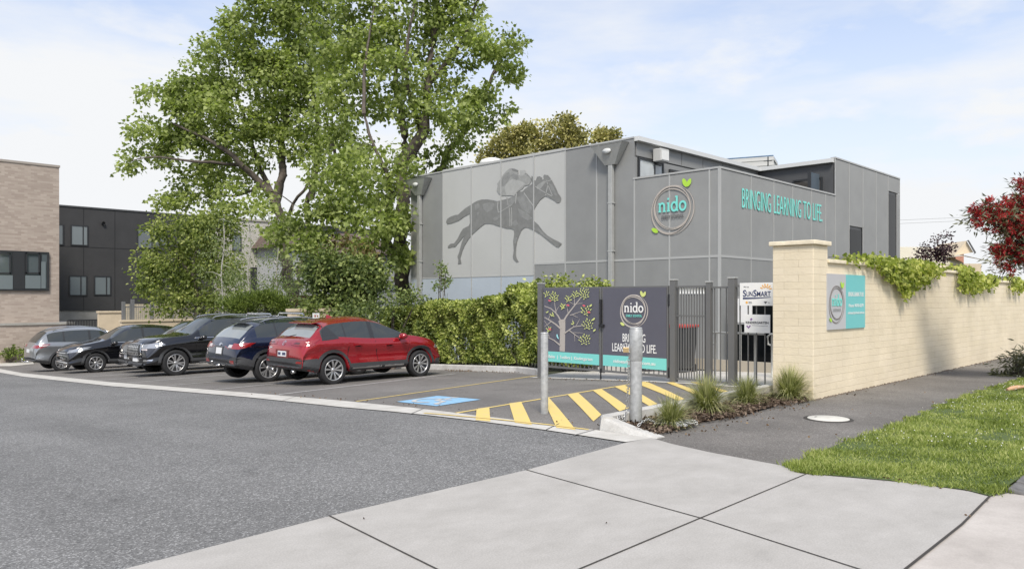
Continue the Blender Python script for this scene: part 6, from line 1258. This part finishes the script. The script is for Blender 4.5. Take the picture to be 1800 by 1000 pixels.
# vines spilling over the wall
def vine(name, lab, spots, size=.075):
    """strands that creep along the coping and hang down the face; spots: (u, hang length in m, strands)"""
    P_ = []; D_ = []; t = MB(); r_ = random.Random(len(spots)); 
    for (u, hg, n_) in spots:
        for _ in range(n_):
            x = FL(u + r_.uniform(-7, 7), WL); top = Z(455.5, dep(WR + .55, WL)) - (.14 if u > 1700 else 0) + r_.uniform(.0, .07); ln = hg * r_.uniform(.45, 1.12); y = WL - .04; z = top; pts = [(x, WL + r_.uniform(.0, .3), top + .02), (x, y - .02, top)]
            dxx = r_.uniform(-.10, .10)
            while top - z < ln: x += dxx * .12 + r_.uniform(-.02, .02); z -= .05; pts.append((x, y - r_.uniform(.0, .10) * (1 - (top - z) / ln * .5), z))
            t.tube(pts, .004, 4, cap=False)
            for k_, p in enumerate(pts):
                for _2 in range(3 if k_ < 2 else 2): P_.append((p[0] + r_.gauss(0, .045), p[1] - abs(r_.gauss(0, .035)) + (r_.uniform(-.02, .16) if k_ < 2 else 0), p[2] + r_.gauss(0, .035) + (.03 if k_ < 2 else 0))); D_.append((r_.gauss(0, .4), -.75, -.45))
    P_ = np.array(P_); c = P_.mean(0); o = empty(name, tuple(c), 0, lab, 'plant', 'leafy vines over the cream wall'); leaves('foliage', P_ - c, size, m_vine, o, LEAF_PALM, droop=.4, dirs=np.array(D_)); t.v = [(x - c[0], y - c[1], z - c[2]) for x, y, z in t.v]; t.build('stems', m_bark, o)
vine('wall_vine', 'large yellow-green vine spilling over the middle of the cream wall', [(1492, .02, 3), (1504, .03, 4), (1516, .03, 5), (1530, .05, 7), (1543, .14, 12), (1555, .26, 18), (1567, .36, 16), (1578, .52, 17), (1586, .58, 12), (1596, .40, 16), (1607, .34, 15), (1618, .28, 20), (1630, .18, 16), (1641, .12, 10)])
vine('wall_vine', 'smaller vine clump hanging past the step in the cream wall', [(1684, .45, 8), (1692, .55, 14), (1700, .42, 12), (1710, .28, 12), (1720, .28, 12), (1731, .24, 10), (1741, .14, 6)])
vine('wall_vine', 'little vine tuft under the red bottlebrush branches', [(1776, .22, 10), (1786, .28, 12)])
# red bottlebrush tree, right edge; its trunk stands outside the frame
b = at(1870, 690, 13.5); b.z = .03
br_c = blobs([(1795, 395, 50, 38), (1760, 380, 45, 30), (1730, 385, 35, 20), (1790, 440, 40, 30), (1850, 400, 80, 80), (1770, 440, 32, 22), (1905, 450, 70, 70), (1770, 478, 16, 14), (1840, 340, 55, 35), (1805, 365, 28, 22)], 13.5, dens=130, shell=.2)
o = tree('bottlebrush_tree', 'red flowering bottlebrush tree leaning in over the footpath from the right', 'tree', tuple(b), [([b] + pth([(1880, 620), (1870, 540), (1860, 470)], 13.5), .10, .05), (pth([(1865, 500), (1820, 430), (1760, 395), (1715, 385)], 13.5), .04, .008), (pth([(1862, 480), (1830, 400), (1810, 350)], 13.5), .035, .008)], br_c, 14, .10, .10, m_olive, shape=LEAF_SLIM, twig=.005, droop=.1)
fb = np.array(br_c)[rng.uniform(0, 1, len(br_c)) < .95] - np.array(b); pos = []; dr = []
for p in fb:
    ax_ = np.array([-.6, .4, .5]) * .6 + rng.normal(size=3) * .35; ax_ /= np.linalg.norm(ax_); m_ = 70; t_ = rng.uniform(0, .17, m_); q = rng.normal(size=(m_, 3)); q -= (q @ ax_)[:, None] * ax_; q /= np.linalg.norm(q, axis=1)[:, None]; pos.append(p + ax_ * t_[:, None] + q * .010); dr.append(q + ax_ * .5)
leaves('flowers', np.concatenate(pos), .048, m_red_l, o, LEAF_SLIM * np.array([1.5, 1, 1]), droop=.1, dirs=np.concatenate(dr) * 2)
bush('trailing_shrub', 'straggly olive shrub with red tips at the right edge of the grass', 'shrub', [(1790, 650, 28, 20), (1820, 640, 40, 32), (1768, 666, 16, 10)], 15.2, 34, .09, .11, m_olive, dens=70, shape=LEAF_SLIM)
lx, ly = P(1783, 688); t = MB(); t.tube([(-.14, .0, .03), (-.05, .01, .05), (.06, .0, .07), (.2, -.03, .08)], [.025, .04, .035, .02], 9); o = t.build('cut_log', M('cut_wood', (.55, .34, .20), .8, var=.2, vs=12)); o.location = (lx, ly, 0); o.rotation_euler = (0, 0, -.6); tag(o, 'short pale orange cut branch lying on the grass', 'log')
# purple trees beyond the wall
for (u, v, ru, rv, lab) in ((1661, 435, 16, 26, 'taller purple-leaved tree beyond the cream wall'), (1627, 446, 15, 15, 'shorter purple-leaved tree beyond the cream wall')):
    b = at(u, 560, 34); b.z = g(b.y) - .3; tree('purple_tree', lab, 'tree', tuple(b), [([b] + pth([(u, 500), (u, 440)], 34), .07, .02)], blobs([(u, v, ru, rv), (u - 8, v + 12, ru * .8, rv * .6)], 34, dens=9, shell=.4), 60, .13, .10, m_purp, shape=LEAF_OVAL, twig=.006, group='purple-leaved trees beyond the wall')
# cypresses behind the grey building
def cyp(lab, lst, Y, u0):
    b = at(u0, 560, Y); b.z = -1.5
    P_ = [([b] + pth([(u0, 400), (u0, lst[0][1])], Y), .35, .1)]; tree('cypress_tree', lab, 'tree', tuple(b), P_, blobs(lst, Y, dens=5.0, shell=.75), 90, .20, .17, m_conif, shape=LEAF_OVAL * np.array([1.2, 1, 1]), twig=.03, droop=-.3, group='golden cypresses behind the building', flat=.9)
cyp('largest golden-green cypress crown behind the roof above the mural', [(970, 238, 22, 22), (985, 218, 16, 13), (950, 245, 18, 17), (1002, 225, 14, 12), (1015, 240, 13, 13), (930, 262, 16, 13), (975, 262, 34, 16), (1010, 262, 20, 14), (940, 230, 12, 9)], 48, 975)
cyp('golden-green cypress crown beside the white roof vent', [(908, 240, 16, 13), (892, 245, 16, 12), (880, 262, 18, 14), (865, 268, 15, 10), (912, 262, 18, 14), (922, 232, 9, 8), (850, 285, 14, 12), (900, 285, 30, 12)], 46, 890)
cyp('small golden-green cypress tip showing above the roof corner', [(1066, 238, 17, 9), (1072, 246, 20, 9), (1052, 244, 10, 8)], 50, 1066)
# ---------------------------------------------------------------- buildings and fences at the left and beyond
m_bb = brick('brown_brick', (.36, .295, .25), (.47, .40, .34), (.40, .34, .29), bw=.30, bh=.10, ms=.014, bump=.3, soft=0, vary=.05)
m_black = M('black_render', (.045, .045, .046), .7, var=.12, vs=1.0); m_bconc = concrete('base_concrete', (.33, .32, .29), (.42, .41, .38), sc=1); m_pane = M('window_glass', (.10, .12, .13), .04, spec=1.0); m_pane2 = M('window_blind', (.17, .20, .21), .15, spec=.8); m_hw = M('house_render', (.50, .48, .43), .8, var=.06, vs=1.2)
def win_on(par, off, u0, u1, v0, v1, lp, mull=(), gm=m_pane, name='window', fr=.07):
    a = onL(u0, v0, lp); b = onL(u1, v0, lp); Yd = dep((a.x + b.x) / 2, lp); return window('x', lp, a.x, b.x, Z(v1, Yd), Z(v0, Yd), par=par, fr=fr, dep_=.05, mull=[FL(m, lp) for m in mull], gm=gm, off=off, name=name)
r_, l_ = PD(104, 42); bo_ = empty('brick_building', (r_, l_, 0), 0, 'tan brick flat-roofed building with a black-framed window strip at the left edge', 'building')
t = MB(); t.box(-8, 0, 0, 14, -4, Z(295, 42)); t.build('wall', m_bb, bo_); t = MB(); t.box(-8.05, .04, -.04, 14.04, Z(295, 42), Z(295, 42) + .12); t.build('parapet_cap', M('tan_cap', (.36, .32, .28), .7), bo_)
zz_ = Z(566, 42); t = MB(); t.box(-8, .62, -.30, 0, -4, zz_ - .12); t.box(.0, .62, 0, 3, -4, zz_ - .12); t.build('plinth', m_bb, bo_); t = MB(); t.box(-8, .66, -.36, .0, zz_ - .12, zz_); t.box(0, .66, 0, 3, zz_ - .12, zz_); t.build('plinth_coping', m_bconc, bo_)
off = (r_, l_, 0); w0 = win_on(bo_, off, -40, 86, 441, 511, l_ - .06, (22, 30, 43, 71), m_pane, fr=.10); t = MB()
a = onL(43, 441, l_ - .07); b = onL(71, 441, l_ - .07)
for (u0, u1, v0, v1, m_) in ((23, 43, 444, 508, m_fdark), (-20, 22, 483, 508, m_pane2), (44, 71, 484, 507, m_pane2), (72, 80, 460, 507, m_pane2)):
    a = onL(u0, v0, l_ - .075); b = onL(u1, v1, l_ - .075); Yd = dep(a.x, l_); q = MB(); q.box(a.x - r_, b.x - r_, -.13, -.10, Z(v1, Yd), Z(v0, Yd)); q.build('window_panel', m_, bo_)
for (u0, u1, v0, v1) in ((45, 70, 444, 481), (-15, 19, 444, 481)):
    a = onL(u0, v0, l_ - .13); b = onL(u1, v1, l_ - .13); Yd = dep(a.x, l_); q = MB(); e = .07; z1, z0 = Z(v0, Yd), Z(v1, Yd); x0, x1 = a.x - r_, b.x - r_; q.box(x0, x1, -.17, -.13, z1 - e, z1); q.box(x0, x1, -.17, -.13, z0, z0 + e); q.box(x0, x0 + e, -.17, -.13, z0, z1); q.box(x1 - e, x1, -.17, -.13, z0, z1); q.build('sash', m_fdark, bo_)
r_, l_ = PD(98, 51); kb = empty('black_building', (r_, l_, 0), 0, 'black flat-fronted two-storey building with small square windows behind the tan brick one', 'building'); off = (r_, l_, 0)
zt_ = Z(362, 51); zb_ = Z(546, 51.5); t = MB(); t.box(-4, 26, 0, 12, zb_, zt_); t.build('wall', m_black, kb); t = MB(); t.box(-4.05, 26.1, -.05, 12, zt_, zt_ + .1); t.build('parapet_cap', m_dark, kb); t = MB(); t.box(-4, 26, .06, 12, -5, zb_); t.build('concrete_base', m_bconc, kb)
t = MB()
for u in (147, 202, 262, 330): a = onL(u, 400, l_); t.box(a.x - r_ - .02, a.x - r_ + .02, -.008, .02, zb_, zt_)
t.box(-4, 26, -.009, .02, Z(434, 52) - .02, Z(434, 52) + .02); t.build('panel_joint', M('black_joint', (.015, .015, .016), .6), kb)
for (u0, u1, v0, v1, mu, gm) in ((98, 112, 394, 431, (), m_pane), (124, 155, 396, 432, (146,), m_pane2), (241, 281, 403, 437, (267,), m_pane), (280, 296, 405, 432, (), m_pane2), (121, 153, 484, 520, (142,), m_pane2), (165, 195, 485, 519, (187,), m_pane2)): win_on(kb, off, u0, u1, v0, v1, l_, mu, gm)
t = MB(); a = onL(181, 393, l_); t.lathe([(.12, -.05), (.12, .12), (.001, .12)], (a.x - r_, -.10, a.z), 'y', 14); t.build('wall_lamp', m_dark, kb)
# pale houses glimpsed through the trees
def house(u0, u1, v0, v1, Y, lab, wins, roof=None, wm=m_hw, roofm=None, d=9):
    r0_, l0_ = PD(u0, Y); x1 = FL(u1, l0_); o = empty('house', (r0_, l0_, 0), 0, lab, 'house'); w = x1 - r0_; z1 = Z(v0, Y); t = MB(); t.box(0, w, 0, d, -5, z1); t.build('wall', wm, o)
    if roof: 
        t = MB(); h = roof; e = .5; t.add([(-e, -e, z1), (w + e, -e, z1), (w + e, d + e, z1), (-e, d + e, z1), (w * .25, d / 2, z1 + h), (w * .75, d / 2, z1 + h)], [(0, 3, 2, 1), (0, 1, 5, 4), (1, 2, 5), (2, 3, 4, 5), (3, 0, 4)]); t.build('roof', roofm or m_dark, o)
    else: t = MB(); t.box(-.1, w + .1, -.1, d, z1, z1 + .15); t.build('parapet_cap', m_hw, o)
    for (a0, a1, b0, b1, gm) in wins: win_on(o, (r0_, l0_, 0), a0, a1, b0, b1, l0_, (), gm)
    return o
m_rt = M('brown_tile_roof', (.12, .085, .07), .8, var=.3, vs=3, bump=.5, bs=15)
house(402, 500, 385, 560, 57, 'pale rendered house behind the birches', [(408, 424, 412, 441, m_pane2), (440, 462, 470, 520, m_fdark)])
house(530, 600, 430, 560, 54, 'grey-white house behind the trunk of the widest tree', [(538, 556, 452, 480, m_pane2), (566, 580, 455, 480, m_pane)], 1.6, M('cool_render', (.42, .43, .43), .8), m_rt)
house(640, 735, 447, 560, 50, 'brown-roofed house glimpsed left of the grey building', [(684, 706, 500, 512, m_pane), (655, 672, 470, 490, m_pane2)], 1.7, M('grey_render', (.30, .31, .31), .8), m_rt)
# low walls and fences behind the cars
def wallY(name, u0, v0, u1, v1, Y, zb, lab, cat, mat, th=.25, cap=None, capm=None):
    a = at(u0, v0, Y); x1 = FL(u1, a.y); o = empty(name, (a.x, a.y, 0), 0, lab, cat); zt0 = a.z; t = MB(); t.box(0, x1 - a.x, 0, th, zb, zt0); t.build('wall_face', mat, o); t = MB(); t.box(-.04, x1 - a.x + .04, -.05, th + .05, zt0, zt0 + .10); t.build('coping', capm or mat, o); return o
m_cp = M('cream_render', (.62, .52, .38), .8, var=.08, vs=2)
wallY('low_wall', 174, 550, 216, 550, 40, -4, 'short cream rendered wall left of the mesh-topped fence', 'wall', m_cp); wallY('low_wall', 214, 566, 420, 566, 37.0, -4, 'long low cream wall topped by grey posts behind the black SUVs', 'wall', m_cp)
wallY('low_wall', 512, 548, 600, 548, 25.5, -3, 'low cream wall with a small white sign behind the red crossover roof', 'wall', m_cp)
a = at(556, 549, 25.2); o = empty('wall_notice', (a.x, a.y, a.z), 0, 'tiny white notice on the low cream wall above the red crossover', 'sign'); t = MB(); t.box(-.14, .10, -.03, 0, -.20, -.02); t.build('board', m_cream, o); t = MB(); t.box(-.09, -.04, -.034, -.03, -.15, -.08); t.box(.01, .05, -.034, -.03, -.15, -.09); t.build('marks', M('notice_red', (.5, .12, .1), .6), o)
a = at(118, 562, 41); x1 = FL(198, a.y); o = empty('railing', (a.x, a.y, 0), 0, 'dark vertical-bar railing between the tan brick plinth and the cream wall', 'railing'); t = MB(); w = x1 - a.x; t.box(0, w, -.03, .03, a.z - .06, a.z); t.box(0, w, -.03, .03, a.z - 1.1, a.z - 1.05)
for i in range(30): t.box(w * i / 29 - .025, w * i / 29 + .025, -.015, .015, a.z - 1.6, a.z - .06)
t.build('bars', m_fdark, o)
mf = empty('mesh_fence', tuple(at(216, 560, 37.4)), 0, 'grey post and wire mesh fence standing on the long low cream wall', 'fence'); bv = mf.location.copy()
us = [217, 229, 233, 267, 303, 343, 363, 388]; m_wire = M('wire_grey', (.16, .165, .17), .5)
t = MB()
for u, v in zip(us, (530, 534, 526, 532, 527, 531, 532, 531)):
    r0_ = FL(u, bv.y); z1 = Z(v, dep(r0_, bv.y)); w_ = .07 if u != 229 else .03; t.box(r0_ - bv.x - w_, r0_ - bv.x + w_, -w_, w_, -1.5, z1 - bv.z)
t.build('posts', m_wire, mf); t = MB(); x0 = FL(217, bv.y) - bv.x; x1 = FL(400, bv.y) - bv.x; zr = Z(537, dep(bv.x + 3, bv.y)) - bv.z; t.box(x0, x1, -.02, .02, zr - .08, zr - .02)
n_ = int((x1 - x0) / .10)
for i in range(n_): t.box(x0 + i * .10 - .006, x0 + i * .10 + .006, -.006, .006, -1.2, zr - .05)
for i in range(14): t.box(x0, x1, -.005, .005, zr - .15 - i * .1 - .005, zr - .15 - i * .1 + .005)
t.build('wire_mesh', m_wire, mf)
pf = empty('paling_fence', tuple(at(216, 560, 39.5)), 0, 'weathered cream paling fence behind the wire mesh', 'fence'); t = MB()
for i in range(80): t.box(i * .13, i * .13 + .11, -.01, .01, -1.2, .75)
t.build('palings', M('cream_paling', (.50, .44, .33), .8, var=.2, vs=6), pf)
a = at(518, 519, 31); o = empty('timber_fence', (a.x, a.y, a.z), 0, 'reddish brown horizontal timber fence behind the shrubs', 'fence'); t = MB()
for i in range(7): t.box(0, 2.6, 0, .03, -.14 * i - .13, -.14 * i)
t.build('boards', M('red_timber', (.20, .10, .06), .7, var=.3, vs=5), o); t = MB(); t.box(.6, .7, .03, .1, -2.5, 0); t.box(1.9, 2.0, .03, .1, -2.5, 0); t.build('posts', M('timber_post', (.14, .08, .05), .8), o)
# pale concrete by the brick building
sheet('pale_footpath', [P(-80, 644), P(-80, 628), P(52, 628), P(60, 640), P(20, 644)], .02, m_strip, kind='structure')
# cream-roofed house and chimney beyond the wall
a = at(1582, 526, 50); o = empty('house', (a.x, a.y, 0), rad(-45.47), 'cream house with a ribbed metal roof and red chimney beyond the cream wall', 'house'); m_cr = M('cream_metal_roof', (.66, .61, .47), .5, var=.05, vs=2)
px_ = 50 / F; HX = lambda u: (u - 1582) * px_; HZ = lambda v: Z(v, 50)
t = MB(); t.box(HX(1560), HX(1745), 1.2, 8, -1, HZ(462)); t.build('wall', m_cp, o)
def roofslab(x0, x1, v0, v1, y0, y1, name, n):
    t = MB(); a0, a1 = HZ(v0), HZ(v1); t.add([(x0, y0, a1), (x1, y0, a1), (x1, y1, a0), (x0, y1, a0), (x0, y1 + (y1 - y0), a1), (x1, y1 + (y1 - y0), a1), (x0, y0, a1 - .15), (x1, y0, a1 - .15)], [(0, 1, 2, 3), (3, 2, 5, 4), (0, 3, 4), (1, 5, 2), (6, 7, 1, 0)])
    for i in range(n): x = x0 + (x1 - x0) * (i + .5) / n; t.add([(x - .03, y0, a1 + .05), (x + .03, y0, a1 + .05), (x + .03, y1, a0 + .05), (x - .03, y1, a0 + .05)], [(0, 1, 2, 3)])
    return t.build(name, m_cr, o)
roofslab(HX(1560), HX(1694), 427, 462, 0, 4, 'roof', 22)
t = MB(); y0 = -1.6; t.add([(HX(1672), y0, HZ(452)), (HX(1736), y0, HZ(466)), (HX(1700), 1.5, HZ(445)), (HX(1680), 1.5, HZ(442)), (HX(1672), 1.5, HZ(452))], [(0, 1, 2, 3), (0, 3, 4)]); t.build('lower_roof', m_cr, o)
t = MB(); t.add([(HX(1672), -.3, HZ(450)), (HX(1706), -.3, HZ(444)), (HX(1694), -.3, HZ(424)), (HX(1672), 3, HZ(450)), (HX(1706), 3, HZ(444)), (HX(1694), 3, HZ(424))], [(0, 1, 2), (0, 2, 5, 3), (1, 4, 5, 2)]); t.build('gable', m_cp, o)
t = MB(); t.add([(HX(1693), -.5, HZ(425)), (HX(1695), -.5, HZ(423)), (HX(1708), -.5, HZ(445)), (HX(1705), -.5, HZ(447)), (HX(1693), -.35, HZ(425)), (HX(1695), -.35, HZ(423)), (HX(1708), -.35, HZ(445)), (HX(1705), -.35, HZ(447))], [(0, 3, 2, 1), (1, 2, 6, 5), (0, 1, 5, 4), (2, 3, 7, 6)]); t.build('gable_trim', m_dark, o)
t = MB(); t.box(HX(1711), HX(1726), 2, 2.8, 0, HZ(443)); t.box(HX(1710), HX(1727), 1.9, 2.9, HZ(443), HZ(440)); t.build('chimney', M('chimney_brick', (.40, .20, .14), .8, var=.2, vs=5), o)
# power lines
t = MB(); 
for v0, v1 in ((372, 388), (378, 394)):
    p0, p1 = at(1900, v0 - 12, 70), at(1560, v1, 70); t.tube([p0, (p0 + p1) / 2 + Vector((0, 0, -.35)), p1], .014, 4)
o = t.build('power_lines', m_steel); tag(o, 'pair of thin pale power lines crossing the sky at the right', 'power line')
# ---------------------------------------------------------------- dry leaves and grit along the edges
m_litter = leaf_mat('dry_leaf', (.05, .03, .018), (.14, .085, .045), (.30, .21, .11), scale=20, trans=0, rough=.9, spec=.1)
def scatter(n, a, b, spread, name):
    t_ = rng.uniform(0, 1, n); a = np.array(a); b = np.array(b); p = a + (b - a) * t_[:, None] + rng.normal(size=(n, 2)) * spread; return p
ps = [scatter(160, (13.35, 12.6), (13.75, 16.2), .10, ''), scatter(60, (7.2, 6), (7.25, 14), .08, ''), scatter(70, (12.1, 8.3), (12.15, 11), .12, ''), scatter(90, (11.9, 4.72), (24, 4.75), .06, ''), scatter(90, (7.3, 4.6), (11.2, 4.75), .12, ''), scatter(18, P(1420, 828), P(1740, 870), .05, ''), scatter(4, P(700, 950), P(1500, 950), .9, ''), scatter(12, (8, 3.5), (14, 4.2), .5, ''), scatter(60, (13.3, 14.7), (13.5, 15.6), .12, ''), scatter(3, P(1745, 885), P(1700, 930), .05, '')]
pp = np.concatenate(ps); zz3 = np.array([g(q) for q in pp[:, 1]]) + .022
tag(leaves('leaf_litter', np.stack([pp[:, 0], pp[:, 1], zz3], 1), .030, m_litter, shape=LEAF_OVAL, droop=0, dirs=rng.normal(size=(len(pp), 3)) * [1, 1, .05]), kind='stuff')
